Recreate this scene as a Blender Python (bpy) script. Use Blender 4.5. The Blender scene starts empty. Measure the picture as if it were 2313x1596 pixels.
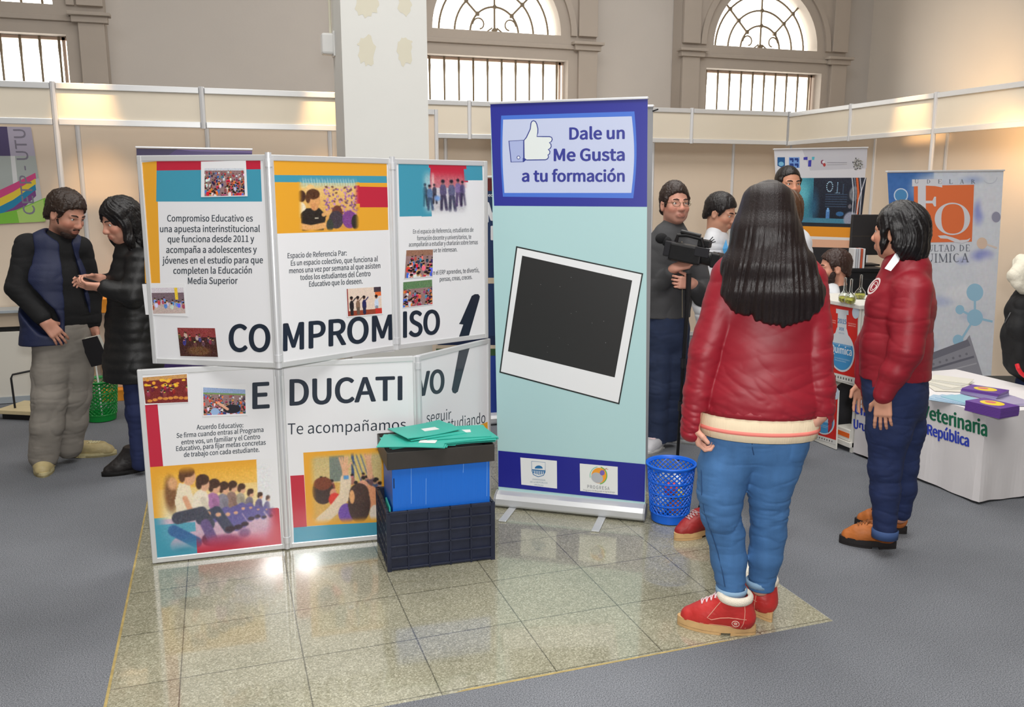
import bpy, bmesh, math, random
import numpy as np
from mathutils import Vector, Matrix
random.seed(4); RNG = np.random.default_rng(4)
SC = bpy.context.scene
COL = SC.collection
# ------------------------------------------------------------------ camera
FPX, CXP, CYP, EYE = 1950.0, 1156.5, 798.0, 1.65
TH = math.atan(366/FPX); YAW = math.atan(676/(FPX/math.cos(TH)))
cF = np.array([math.sin(YAW)*math.cos(TH), math.cos(YAW)*math.cos(TH), -math.sin(TH)])
cR = np.array([math.cos(YAW), -math.sin(YAW), 0.0]); cU = np.cross(cR, cF)
CAM = np.array([0, 0, EYE])
cam_d = bpy.data.cameras.new('camera'); cam = bpy.data.objects.new('camera', cam_d); COL.objects.link(cam)
cam_d.sensor_width = 36.0; cam_d.lens = 36.0*FPX/2313.0; cam_d.clip_start = 0.05; cam_d.clip_end = 100
cam.matrix_world = Matrix(((cR[0], cU[0], -cF[0], 0), (cR[1], cU[1], -cF[1], 0), (cR[2], cU[2], -cF[2], EYE), (0, 0, 0, 1)))
SC.camera = cam
# ------------------------------------------------------------------ world, lights, exposure
SC.view_settings.view_transform = 'Standard'; SC.view_settings.look = 'None'
SC.view_settings.exposure = 0.12; SC.view_settings.gamma = 1.0; SC.view_settings.use_curve_mapping = False
W = bpy.data.worlds.new('world'); SC.world = W; W.use_nodes = True
W.node_tree.nodes['Background'].inputs[0].default_value = (0.9, 0.95, 1.0, 1); W.node_tree.nodes['Background'].inputs[1].default_value = 0.6

def light(name, kind, loc, power, color=(1, 1, 1), size=1.0, size_y=None, target=None, spot=None, blend=.5):
    l = bpy.data.lights.new(name, kind); l.energy = power; l.color = color
    o = bpy.data.objects.new(name, l); COL.objects.link(o); o.location = loc
    if kind == 'AREA':
        l.size = size
        if size_y: l.shape = 'RECTANGLE'; l.size_y = size_y
    elif kind == 'SPOT':
        l.shadow_soft_size = size; l.spot_size = math.radians(spot); l.spot_blend = blend
    else: l.shadow_soft_size = size
    if target is not None:
        o.rotation_euler = (Vector(target)-Vector(loc)).to_track_quat('-Z', 'Y').to_euler()
    return o
# ceiling luminaires (high above the frame), an added back-wall fill and the photographer's flash
light('hall_light', 'AREA', (1.5, 1.0, 5.9), 240, (1, .985, .96), 4.0, 3.0, (1.5, 1.6, 0))
light('hall_light', 'AREA', (3.0, 5.6, 5.9), 190, (1, .98, .95), 5.0, 2.0, (3.0, 5.9, 0))
light('hall_light', 'AREA', (-2.5, 4.5, 5.9), 90, (1, .98, .95), 2.5, 2.5, (-2.5, 4.5, 0))
light('wall_fill', 'AREA', (3.0, 8.6, 6.1), 48, (1, .96, .92), 9.0, .8, (3.0, 11.0, 3.0))  # added fill that brightens the upper back wall, not a fitting of the hall
light('camera_flash', 'AREA', (0.03, -0.12, 1.86), 78, (1, .99, .97), 0.16, 0.11, (1.3, 3.8, 0.75))
# warm spotlights clamped on the booth fascias
WARM = (1, .62, .28)

# ------------------------------------------------------------------ photo geometry helpers (true positions from the calibrated camera)
def ray(x, y): return cF + cR*((x-CXP)/FPX) - cU*((y-CYP)/FPX)
def G(x, y, z=0.0):
    d = ray(x, y); return CAM + d*((z-EYE)/d[2])
def atY(x, y, Y):
    d = ray(x, y); return CAM + d*(Y/d[1])
def atX(x, y, X):
    d = ray(x, y); return CAM + d*(X/d[0])
class Plane:
    """a real flat surface: P(px,py) is the point of that surface seen at that pixel"""
    def __init__(s, o, n): s.o = np.array(o, float); s.n = np.array(n, float)/np.linalg.norm(n); s.n = s.n if s.n@(CAM-s.o) > 0 else -s.n
    def P(s, x, y, off=0.0):
        d = ray(x, y); t = ((s.o-CAM)@s.n)/(d@s.n); return CAM+d*t+s.n*off
def vplane(a, b, lean=0.0):
    a = np.array(a, float); b = np.array(b, float); e = b-a; n = np.array([-e[1], e[0], 0]); n /= np.linalg.norm(n)
    return Plane(a, n)

# ------------------------------------------------------------------ materials
def lin(c):
    c = np.array(c, float)/255.0
    return np.where(c <= .04045, c/12.92, ((c+.055)/1.055)**2.4)
def lin4(c): return (*[float(x) for x in lin(c)], 1.0)
MATS = {}
def mat(name, rgb, rough=.6, metal=0.0, noise=0.0, nscale=40.0, bump=0.0, bscale=200.0, sheen=0.0, coat=0.0, spec=.5, trans=0.0, alpha=1.0, stretch=None, ior=1.45):
    if name in MATS: return MATS[name]
    m = bpy.data.materials.new(name); m.use_nodes = True; nt = m.node_tree; b = nt.nodes['Principled BSDF']
    b.inputs['Base Color'].default_value = lin4(rgb); b.inputs['Roughness'].default_value = rough; b.inputs['Metallic'].default_value = metal
    b.inputs['Specular IOR Level'].default_value = spec; b.inputs['IOR'].default_value = ior
    if sheen: b.inputs['Sheen Weight'].default_value = sheen; b.inputs['Sheen Roughness'].default_value = .4
    if coat: b.inputs['Coat Weight'].default_value = coat; b.inputs['Coat Roughness'].default_value = .08
    if trans: b.inputs['Transmission Weight'].default_value = trans
    if alpha < 1: b.inputs['Alpha'].default_value = alpha
    if noise or bump:
        tc = nt.nodes.new('ShaderNodeTexCoord'); src = tc.outputs['Object']
        if stretch:
            mp = nt.nodes.new('ShaderNodeMapping'); mp.inputs['Scale'].default_value = stretch; nt.links.new(src, mp.inputs[0]); src = mp.outputs[0]
    if noise:
        n = nt.nodes.new('ShaderNodeTexNoise'); n.inputs['Scale'].default_value = nscale; n.inputs['Detail'].default_value = 5
        nt.links.new(src, n.inputs['Vector'])
        r = nt.nodes.new('ShaderNodeMapRange'); r.inputs[3].default_value = 1-noise; r.inputs[4].default_value = 1+noise; r.inputs[1].default_value = .25; r.inputs[2].default_value = .75
        nt.links.new(n.outputs['Fac'], r.inputs[0])
        v = nt.nodes.new('ShaderNodeVectorMath'); v.operation = 'SCALE'; v.inputs[0].default_value = lin4(rgb)[:3]; nt.links.new(r.outputs[0], v.inputs['Scale'])
        nt.links.new(v.outputs[0], b.inputs['Base Color'])
    if bump:
        n2 = nt.nodes.new('ShaderNodeTexNoise'); n2.inputs['Scale'].default_value = bscale; n2.inputs['Detail'].default_value = 4
        nt.links.new(src, n2.inputs['Vector'])
        bp = nt.nodes.new('ShaderNodeBump'); bp.inputs['Strength'].default_value = bump; bp.inputs['Distance'].default_value = .004
        nt.links.new(n2.outputs['Fac'], bp.inputs['Height']); nt.links.new(bp.outputs[0], b.inputs['Normal'])
    MATS[name] = m; return m
def ink(name, rough=.35, coat=0.0, spec=.5, sheen=0.0, bump=0.0, bscale=120.0):
    """printed / dyed surface whose own colours are stored per corner"""
    if name in MATS: return MATS[name]
    m = mat(name, (255, 255, 255), rough, coat=coat, spec=spec, sheen=sheen, bump=bump, bscale=bscale); nt = m.node_tree
    a = nt.nodes.new('ShaderNodeAttribute'); a.attribute_name = 'Col'
    nt.links.new(a.outputs['Color'], nt.nodes['Principled BSDF'].inputs['Base Color']); return m
def emit(name, rgb, strength):
    if name in MATS: return MATS[name]
    m = bpy.data.materials.new(name); m.use_nodes = True; b = m.node_tree.nodes['Principled BSDF']
    b.inputs['Base Color'].default_value = lin4(rgb); b.inputs['Emission Color'].default_value = lin4(rgb); b.inputs['Emission Strength'].default_value = strength
    MATS[name] = m; return m

# ------------------------------------------------------------------ objects
def adopt(o, parent):
    """parent an object whose mesh is in world coordinates"""
    o.parent = parent; o.matrix_parent_inverse = world_of(parent).inverted(); return o
def world_of(o):
    return o.matrix_basis.copy() if o.parent is None else world_of(o.parent) @ o.matrix_parent_inverse @ o.matrix_basis
def link(name, me, parent=None):
    o = bpy.data.objects.new(name, me); COL.objects.link(o)
    return o if parent is None else adopt(o, parent)
def thing(name, label, cat, loc=(0, 0, 0), group=None):
    o = bpy.data.objects.new(name, None); COL.objects.link(o); o.location = [float(v) for v in loc]; o.empty_display_size = .1
    o['label'] = label; o['category'] = cat
    if group: o['group'] = group
    return o
def tag(o, label, cat, group=None):
    o['label'] = label; o['category'] = cat
    if group: o['group'] = group
    return o
def struct(o): o['kind'] = 'structure'; return o

class MB:
    """mesh buffer: verts, faces, optional colours; builds ONE mesh object"""
    def __init__(s): s.v = []; s.f = []; s.c = []; s.n = 0; s.mi = []; s.cur = 0
    def add(s, verts, faces, col=None):
        verts = np.asarray(verts, float).reshape(-1, 3); s.v.append(verts)
        for f in faces: s.f.append([i+s.n for i in f]); s.c.append(col); s.mi.append(s.cur)
        s.n += len(verts); return s
    def box(s, c, size, rot=None, col=None):
        c = np.array(c, float); h = np.array(size, float)/2
        p = np.array([[x, y, z] for x in (-1, 1) for y in (-1, 1) for z in (-1, 1)])*h
        if rot is not None: p = p@np.array(rot).T
        return s.add(p+c, [(0, 1, 3, 2), (4, 6, 7, 5), (0, 4, 5, 1), (2, 3, 7, 6), (0, 2, 6, 4), (1, 5, 7, 3)], col)
    def bar(s, a, b, w, t, up=(0, 0, 1), col=None):
        """rectangular bar from a to b, width w along up-ish axis, thickness t across"""
        a = np.array(a, float); b = np.array(b, float); d = b-a; L = np.linalg.norm(d); d /= L
        up = np.array(up, float); sd = np.cross(d, up); sd /= np.linalg.norm(sd); u = np.cross(sd, d)
        return s.box((a+b)/2, (L, t, w), np.stack([d, sd, u], 1), col)
    def prism(s, pts, off, col=None):
        """closed outline pts (3D) extruded by vector off"""
        pts = np.asarray(pts, float); n = len(pts); q = pts+np.asarray(off, float)
        f = [list(range(n))[::-1], list(range(n, 2*n))]+[[i, (i+1) % n, n+(i+1) % n, n+i] for i in range(n)]
        return s.add(np.vstack([pts, q]), f, col)
    def tube(s, pts, r, seg=8, col=None, closed=False):
        pts = np.asarray(pts, float); n = len(pts); r = np.broadcast_to(np.asarray(r, float), (n,))
        d = np.gradient(pts, axis=0)
        if closed: d = np.roll(pts, -1, 0)-np.roll(pts, 1, 0)
        d /= np.linalg.norm(d, axis=1)[:, None]+1e-12
        ref = np.array([0, 0, 1.0]) if abs(d[0][2]) < .9 else np.array([1.0, 0, 0])
        u = np.cross(d[0], ref); u /= np.linalg.norm(u); V = []
        for i in range(n):
            u = u-d[i]*(u@d[i]); u /= np.linalg.norm(u)+1e-12; w = np.cross(d[i], u)
            a = np.arange(seg)*2*np.pi/seg
            V.append(pts[i]+r[i]*(np.cos(a)[:, None]*u+np.sin(a)[:, None]*w))
        F = []
        for i in range(n if closed else n-1):
            j = (i+1) % n
            for k in range(seg): F.append((i*seg+k, i*seg+(k+1) % seg, j*seg+(k+1) % seg, j*seg+k))
        if not closed: F += [tuple(range(seg))[::-1], tuple((n-1)*seg+k for k in range(seg))]
        return s.add(np.vstack(V), F, col)
    def lathe(s, c, prof, seg=32, col=None, axis=None):
        """prof: list of (r,z); optional 3x3 axis matrix"""
        c = np.array(c, float); V = []; F = []; n = len(prof); a = np.arange(seg)*2*np.pi/seg
        for r, z in prof: V.append(np.stack([r*np.cos(a), r*np.sin(a), np.full(seg, z)], 1))
        V = np.vstack(V)
        if axis is not None: V = V@np.array(axis).T
        for i in range(n-1):
            for k in range(seg): F.append((i*seg+k, i*seg+(k+1) % seg, (i+1)*seg+(k+1) % seg, (i+1)*seg+k))
        if prof[0][0] > 1e-6 and False: F.append(tuple(range(seg))[::-1])
        return s.add(V+c, F, col)
    def ball(s, c, r, seg=16, ring=10, col=None, rot=None):
        r = np.broadcast_to(np.array(r, float), (3,)); V = []; F = []
        for i in range(ring+1):
            t = np.pi*i/ring
            for k in range(seg): p = 2*np.pi*k/seg; V.append((math.sin(t)*math.cos(p), math.sin(t)*math.sin(p), math.cos(t)))
        V = np.array(V)*r
        if rot is not None: V = V@np.array(rot).T
        for i in range(ring):
            for k in range(seg): F.append((i*seg+k, (i+1)*seg+k, (i+1)*seg+(k+1) % seg, i*seg+(k+1) % seg))
        return s.add(V+np.array(c, float), F, col)
    def build(s, name, material, parent=None, smooth=False, bevel=0.0, merge=False):
        V = np.vstack(s.v) if s.v else np.zeros((0, 3))
        me = bpy.data.meshes.new(name); me.from_pydata(V.tolist(), [], s.f)
        mats = material if isinstance(material, (list, tuple)) else [material]
        for m in mats: me.materials.append(m)
        if len(mats) > 1: me.polygons.foreach_set('material_index', s.mi)
        if any(c is not None for c in s.c):
            at = me.color_attributes.new('Col', 'FLOAT_COLOR', 'CORNER'); buf = np.ones((len(me.loops), 4)); i = 0
            for f, c in zip(s.f, s.c):
                if c is not None: buf[i:i+len(f), :3] = c
                i += len(f)
            at.data.foreach_set('color', buf.ravel())
        if merge:
            bm = bmesh.new(); bm.from_mesh(me); bmesh.ops.remove_doubles(bm, verts=bm.verts, dist=1e-5); bm.to_mesh(me); bm.free()
        if smooth: me.polygons.foreach_set('use_smooth', np.ones(len(me.polygons), bool))
        me.update()
        o = link(name, me, parent)
        if bevel:
            md = o.modifiers.new('edge', 'BEVEL'); md.width = bevel; md.segments = 2; md.limit_method = 'ANGLE'; md.angle_limit = .7
            md.harden_normals = False
        return o
def fastmesh(name, V, Q, material, parent=None, smooth=True, vcol=None):
    me = bpy.data.meshes.new(name); n = len(Q)
    me.vertices.add(len(V)); me.vertices.foreach_set('co', np.ascontiguousarray(V, dtype=np.float32).ravel())
    me.loops.add(n*4); me.loops.foreach_set('vertex_index', np.ascontiguousarray(Q, dtype=np.int32).ravel())
    me.polygons.add(n); me.polygons.foreach_set('loop_start', np.arange(n, dtype=np.int32)*4)
    me.polygons.foreach_set('use_smooth', np.full(n, smooth)); me.update(calc_edges=True); me.validate()
    me.materials.append(material)
    if vcol is not None:
        at = me.color_attributes.new('Col', 'FLOAT_COLOR', 'POINT'); b = np.ones((len(V), 4), np.float32); b[:, :3] = vcol; at.data.foreach_set('color', b.ravel())
    return link(name, me, parent)

# ------------------------------------------------------------------ lettering
_tc = {}
import os
_fp = os.path.join(bpy.utils.system_resource('DATAFILES', path='fonts') or '', 'Noto Sans CJK Regular.woff2')   # a font that ships with Blender
try: FONT = bpy.data.fonts.load(_fp)
except Exception: FONT = None
def text_mesh(s, spacing=1.0, res=3):
    """letters as flat polygons; cap height 1"""
    key = (s, spacing, res)
    if key in _tc: return _tc[key]
    def mk(body):
        c = bpy.data.curves.new('t', 'FONT'); c.body = body; c.size = 1.0; c.resolution_u = res; c.space_character = spacing; c.fill_mode = 'FRONT'
        if FONT: c.font = FONT
        o = bpy.data.objects.new('t', c); COL.objects.link(o); bpy.context.view_layer.update()
        me = bpy.data.meshes.new_from_object(o.evaluated_get(bpy.context.evaluated_depsgraph_get()))
        v = np.array([x.co[:2] for x in me.vertices]); f = [tuple(p.vertices) for p in me.polygons]
        bpy.data.objects.remove(o); bpy.data.curves.remove(c); bpy.data.meshes.remove(me); return v, f
    if 'cap' not in _tc: _tc['cap'] = mk('H')[0][:, 1].max()
    v, f = mk(s); v = v/_tc['cap']; v[:, 0] -= v[:, 0].min(); _tc[key] = (v, f); return v, f

class Print:
    """flat printed graphics on a real plane, drawn in layers a fraction of a millimetre apart"""
    def __init__(s, plane, base=0.0006, step=0.00005): s.pl = plane; s.mb = MB(); s.off = base; s.step = step
    def P(s, x, y): return s.pl.P(x, y, s.off)
    def layer(s): s.off += s.step
    def poly(s, pts, rgb, new=True):
        if new: s.layer()
        s.mb.add([s.P(*p) for p in pts], [list(range(len(pts)))], lin(rgb)); return s
    def fan(s, pts, rgb):
        s.layer(); pts = list(pts); c = np.mean(pts, 0); n = len(pts)
        s.mb.add([s.P(*p) for p in pts]+[s.P(*c)], [(i, (i+1) % n, n) for i in range(n)], lin(rgb)); return s
    def line(s, pts, w, rgb, closed=False):
        s.layer(); pts = np.array(pts, float); n = len(pts)
        d = np.gradient(pts, axis=0) if not closed else np.roll(pts, -1, 0)-np.roll(pts, 1, 0)
        d /= np.linalg.norm(d, axis=1)[:, None]+1e-9; nn = np.stack([-d[:, 1], d[:, 0]], 1)*np.broadcast_to(np.asarray(w, float)/2, (n,))[:, None]
        a = pts+nn; b = pts-nn; V = [s.P(*p) for p in a]+[s.P(*p) for p in b]
        F = [(i, (i+1) % n, n+(i+1) % n, n+i) for i in range(n if closed else n-1)]
        s.mb.add(V, F, lin(rgb)); return s
    def ell(s, c, rx, ry, rgb, rot=0.0, n=28, a0=0, a1=2*math.pi):
        a = np.linspace(a0, a1, n, endpoint=abs(a1-a0-2*math.pi) > 1e-6); x = rx*np.cos(a); y = ry*np.sin(a)
        return s.fan([(c[0]+xx*math.cos(rot)-yy*math.sin(rot), c[1]+xx*math.sin(rot)+yy*math.cos(rot)) for xx, yy in zip(x, y)], rgb)
    def text(s, body, p0, p1, cap, rgb, bold=0.0, skew=0.0, cap1=None, spacing=1.0):
        """baseline from pixel p0 to p1, capital height cap pixels (cap1 at the far end); bold thickens the strokes (in cap heights)"""
        v, f = text_mesh(body, spacing, 9 if cap > 18 else 3); s.layer(); w = v[:, 0].max(); cap1 = cap if cap1 is None else cap1
        A = np.array(p0, float); B = np.array(p1, float); t = v[:, :1]/w
        px = A+(B-A)*t; ch = cap+(cap1-cap)*t[:, 0]; px[:, 1] -= v[:, 1]*ch; px[:, 0] += v[:, 1]*skew
        for dx, dy in (((0, 0),) if bold <= 0 else [(math.cos(k*math.pi/4), .7*math.sin(k*math.pi/4)) for k in range(8)] if cap > 18 else ((-1, -.5), (1, -.5), (-1, .5), (1, .5), (0, 0))):
            s.off += .000015; s.mb.add([s.P(x+dx*bold*c, y+dy*bold*c) for (x, y), c in zip(px, ch)], f, lin(rgb))
        return s
    def vtext(s, body, p0, p1, cap, rgb, bold=0.0):
        """lettering turned a quarter: reads upwards from p0 to p1"""
        v, f = text_mesh(body); s.layer(); w = v[:, 0].max(); A = np.array(p0, float); B = np.array(p1, float)
        px = A+(B-A)*(v[:, :1]/w); px[:, 0] -= v[:, 1]*cap
        for dx in ((0,) if bold <= 0 else (-1, 0, 1)): s.off += .000015; s.mb.add([s.P(x+dx*bold*cap, y+dx*bold*cap*.5) for x, y in px], f, lin(rgb))
        return s
    def raster(s, quad, img):
        """img HxWx3 sRGB 0..255, quad pixel corners TL TR BR BL"""
        s.layer(); h, w = img.shape[:2]; q = np.array([s.P(*p) for p in quad]); L = lin(img)
        u, v = np.meshgrid(np.linspace(0, 1, w+1), np.linspace(0, 1, h+1)); u = u[..., None]; v = v[..., None]
        V = (q[0]*(1-u)+q[1]*u)*(1-v)+(q[3]*(1-u)+q[2]*u)*v
        n0 = s.mb.n; s.mb.v.append(V.reshape(-1, 3)); s.mb.n += (h+1)*(w+1)
        for j in range(h):
            for i in range(w):
                a = n0+j*(w+1)+i; s.mb.f.append([a+w+1, a+w+2, a+1, a]); s.mb.c.append(L[j, i]); s.mb.mi.append(0)
        return s
    def build(s, name, material, parent=None): return s.mb.build(name, material, parent)

# ------------------------------------------------------------------ little pictures painted into arrays
class Cv:
    def __init__(s, w, h, rgb): s.a = np.ones((h, w, 3))*np.array(rgb, float); s.w = w; s.h = h; s.Y, s.X = np.mgrid[0:h, 0:w]+.5
    def _mix(s, m, rgb): s.a = s.a*(1-m[..., None])+np.array(rgb, float)*m[..., None]; return s
    def ell(s, x, y, rx, ry, rgb, rot=0, soft=.6):
        c, n = math.cos(rot), math.sin(rot); dx = s.X-x; dy = s.Y-y; d = np.hypot((dx*c+dy*n)/rx, (-dx*n+dy*c)/ry)
        return s._mix(np.clip((1-d)*min(rx, ry)/soft, 0, 1), rgb)
    def rect(s, x0, y0, x1, y1, rgb): return s._mix(((s.X >= x0) & (s.X <= x1) & (s.Y >= y0) & (s.Y <= y1))*1.0, rgb)
    def poly(s, pts, rgb):
        ins = np.zeros(s.X.shape, bool); n = len(pts)
        for i in range(n):
            (x0, y0), (x1, y1) = pts[i], pts[(i+1) % n]
            if y0 == y1: continue
            c = (y0 > s.Y) != (y1 > s.Y); ins ^= c & (s.X < (x1-x0)*(s.Y-y0)/(y1-y0)+x0)
        return s._mix(ins*1.0, rgb)
    def seg(s, pts, w, rgb):
        for (a, b) in zip(pts[:-1], pts[1:]):
            a = np.array(a, float); b = np.array(b, float); d = b-a; L = d@d+1e-9
            t = np.clip(((s.X-a[0])*d[0]+(s.Y-a[1])*d[1])/L, 0, 1); q = np.hypot(s.X-a[0]-t*d[0], s.Y-a[1]-t*d[1])
            s._mix(np.clip((w/2-q)+.5, 0, 1), rgb)
        return s
    def vgrad(s, y0, y1, c0, c1):
        t = np.clip((s.Y-y0)/(y1-y0), 0, 1); m = ((s.Y >= y0) & (s.Y <= y1))*1.0
        col = np.array(c0, float)*(1-t[..., None])+np.array(c1, float)*t[..., None]; s.a = s.a*(1-m[..., None])+col*m[..., None]; return s
    def grain(s, amt): s.a = s.a+RNG.normal(0, amt, s.a.shape[:2])[..., None]+RNG.normal(0, amt*.4, s.a.shape); return s
    def blur(s, n=1):
        for _ in range(n):
            p = np.pad(s.a, ((1, 1), (1, 1), (0, 0)), 'edge'); s.a = (p[:-2, 1:-1]+p[2:, 1:-1]+p[1:-1, :-2]+p[1:-1, 2:]+4*p[1:-1, 1:-1])/8
        return s
    def crowd(s, y0, y1, n, cols, skin=(190, 140, 115), grow=2.2, r0=2.0):
        for k in range(n):
            t = (k+.5)/n; y = y0+(y1-y0)*t; x = RNG.uniform(0, s.w); r = r0*(1+(grow-1)*t)
            c = np.array(cols[RNG.integers(len(cols))])+RNG.normal(0, 14, 3)
            s.ell(x, y+r*1.9, r*1.25, r*1.9, c); s.ell(x, y, r*.75, r*.9, np.array(skin)+RNG.normal(0, 18, 3)); s.ell(x, y-r*.45, r*.8, r*.6, (35, 25, 25))
        return s
    def fade(s, rgb_fn_img, l, r, t, b):
        """fade the borders into another picture of the same size"""
        m = np.clip(s.X/max(l, 1e-6), 0, 1)*np.clip((s.w-s.X)/max(r, 1e-6), 0, 1)*np.clip(s.Y/max(t, 1e-6), 0, 1)*np.clip((s.h-s.Y)/max(b, 1e-6), 0, 1)
        m = (m*m*(3-2*m))[..., None]; s.a = s.a*m+rgb_fn_img*(1-m); return s
    def img(s): return np.clip(s.a, 0, 255)
# ------------------------------------------------------------------ setting: floor, walls, windows, pillar
def floor_mats():
    m = mat('carpet_grey', (116, 118, 122), .95, spec=.1); nt = m.node_tree; b = nt.nodes['Principled BSDF']
    tc = nt.nodes.new('ShaderNodeTexCoord')
    n1 = nt.nodes.new('ShaderNodeTexNoise'); n1.inputs['Scale'].default_value = 230; n1.inputs['Detail'].default_value = 5; n1.inputs['Roughness'].default_value = .85
    n2 = nt.nodes.new('ShaderNodeTexNoise'); n2.inputs['Scale'].default_value = 1.3; n2.inputs['Detail'].default_value = 3
    r = nt.nodes.new('ShaderNodeValToRGB'); r.color_ramp.elements[0].position = .36; r.color_ramp.elements[0].color = lin4((50, 52, 56)); r.color_ramp.elements[1].position = .66; r.color_ramp.elements[1].color = lin4((152, 155, 161))
    mr = nt.nodes.new('ShaderNodeMapRange'); mr.inputs[1].default_value = .3; mr.inputs[2].default_value = .7; mr.inputs[3].default_value = .86; mr.inputs[4].default_value = 1.12
    v = nt.nodes.new('ShaderNodeVectorMath'); v.operation = 'SCALE'
    for n in (n1, n2): nt.links.new(tc.outputs['Object'], n.inputs['Vector'])
    nt.links.new(n1.outputs['Fac'], r.inputs[0]); nt.links.new(n2.outputs['Fac'], mr.inputs[0]); nt.links.new(r.outputs[0], v.inputs[0]); nt.links.new(mr.outputs[0], v.inputs['Scale']); nt.links.new(v.outputs[0], b.inputs['Base Color'])
    bp = nt.nodes.new('ShaderNodeBump'); bp.inputs['Strength'].default_value = .25; bp.inputs['Distance'].default_value = .003; nt.links.new(n1.outputs['Fac'], bp.inputs['Height']); nt.links.new(bp.outputs[0], b.inputs['Normal'])
    t = mat('terrazzo', (170, 166, 140), .13, spec=.5); nt = t.node_tree; b = nt.nodes['Principled BSDF']; b.inputs['Coat Weight'].default_value = .9; b.inputs['Coat Roughness'].default_value = .05
    tc = nt.nodes.new('ShaderNodeTexCoord'); sx = nt.nodes.new('ShaderNodeSeparateXYZ'); nt.links.new(tc.outputs['Object'], sx.inputs[0])
    def M(op, a, bb=None):
        q = nt.nodes.new('ShaderNodeMath'); q.operation = op
        for i, z in enumerate((a, bb)):
            if z is None: continue
            if isinstance(z, (int, float)): q.inputs[i].default_value = z
            else: nt.links.new(z, q.inputs[i])
        return q.outputs[0]
    gx = M('ABSOLUTE', M('SUBTRACT', M('FRACT', M('DIVIDE', M('SUBTRACT', sx.outputs[0], -.205-.2075+.4150*10*-1), .415)), .5))
    gy = M('ABSOLUTE', M('SUBTRACT', M('FRACT', M('DIVIDE', M('SUBTRACT', sx.outputs[1], 2.572-.1865-.373*10), .373)), .5))
    dm = M('MINIMUM', M('MULTIPLY', gx, .415), M('MULTIPLY', gy, .373))
    gr = nt.nodes.new('ShaderNodeMapRange'); gr.inputs[1].default_value = .0006; gr.inputs[2].default_value = .0036; gr.inputs[3].default_value = .34; gr.inputs[4].default_value = 1; nt.links.new(dm, gr.inputs[0])
    vo = nt.nodes.new('ShaderNodeTexVoronoi'); vo.inputs['Scale'].default_value = 210; nt.links.new(tc.outputs['Object'], vo.inputs['Vector'])
    rp = nt.nodes.new('ShaderNodeValToRGB'); e = rp.color_ramp.elements; e[0].position = 0; e[0].color = lin4((128, 125, 104)); e[1].position = 1; e[1].color = lin4((184, 181, 160))
    for p, c in ((.25, (143, 140, 119)), (.6, (155, 152, 130)), (.8, (166, 163, 142))): q = e.new(p); q.color = lin4(c)
    sv = nt.nodes.new('ShaderNodeSeparateColor'); nt.links.new(vo.outputs['Color'], sv.inputs[0]); nt.links.new(sv.outputs[0], rp.inputs[0])
    nz = nt.nodes.new('ShaderNodeTexNoise'); nz.inputs['Scale'].default_value = 2.2; nz.inputs['Detail'].default_value = 4; nt.links.new(tc.outputs['Object'], nz.inputs['Vector'])
    mr = nt.nodes.new('ShaderNodeMapRange'); mr.inputs[1].default_value = .3; mr.inputs[2].default_value = .7; mr.inputs[3].default_value = .86; mr.inputs[4].default_value = 1.08; nt.links.new(nz.outputs['Fac'], mr.inputs[0])
    k = M('MULTIPLY', gr.outputs[0], mr.outputs[0])
    v = nt.nodes.new('ShaderNodeVectorMath'); v.operation = 'SCALE'; nt.links.new(rp.outputs[0], v.inputs[0]); nt.links.new(k, v.inputs['Scale']); nt.links.new(v.outputs[0], b.inputs['Base Color'])
    rr = nt.nodes.new('ShaderNodeMapRange'); rr.inputs[1].default_value = .3; rr.inputs[2].default_value = .7; rr.inputs[3].default_value = .1; rr.inputs[4].default_value = .2; nt.links.new(nz.outputs['Fac'], rr.inputs[0]); nt.links.new(rr.outputs[0], b.inputs['Roughness'])
    return m, t
carpet, terrazzo = floor_mats()
TX0, TX1, TY0, TY1 = -.437, 2.197, 2.553, 5.35
fl = MB(); R_ = (-7.5, 9.37, -6.0, 11.0)
xs = [R_[0], TX0, TX1, R_[1]]; ys = [R_[2], TY0, TY1, R_[3]]
for i in range(3):
    for j in range(3):
        if (i, j) != (1, 1): fl.add([(xs[i], ys[j], 0), (xs[i+1], ys[j], 0), (xs[i+1], ys[j+1], 0), (xs[i], ys[j+1], 0)], [(0, 1, 2, 3)])
struct(fl.build('floor', carpet))
ft = MB(); ft.add([(TX0, TY0, -.0005), (TX1, TY0, -.0005), (TX1, TY1, -.0005), (TX0, TY1, -.0005)], [(0, 1, 2, 3)])
struct(ft.build('floor_tiles', terrazzo))
# worn yellow adhesive along the carpet edge
ad = MB(); ym = mat('adhesive_yellow', (166, 146, 92), .5, noise=.3, nscale=25)
ad.add([(TX0, TY0, .0004), (TX0+.010, TY0, .0004), (TX0+.008, TY1, .0004), (TX0, TY1, .0004)], [(0, 1, 2, 3)])
ad.add([(TX0+1.1, TY0, .0004), (TX1-.45, TY0, .0004), (TX1-.5, TY0+.008, .0004), (TX0+1.15, TY0+.011, .0004)], [(0, 1, 2, 3)])
struct(ad.build('trim_1', ym))
plaster = mat('plaster', (202, 196, 190), .85, noise=.035, nscale=1.2, bump=.12, bscale=40)
plaster_r = mat('plaster_right', (218, 210, 200), .85, noise=.03, nscale=1.0, bump=.12, bscale=40)
CEIL = 6.3
def slab(name, x0, x1, y0, y1, z0, z1, m): return struct(MB().box(((x0+x1)/2, (y0+y1)/2, (z0+z1)/2), (x1-x0, y1-y0, z1-z0)).build(name, m))
slab('wall_back', -7.6, 9.5, 11.0, 11.15, 0, CEIL, plaster)
slab('wall_right', 9.37, 9.5, -6.1, 11.0, 0, CEIL, plaster_r)
slab('wall_left', -7.65, -7.5, -6.1, 11.0, 0, CEIL, plaster)
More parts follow.
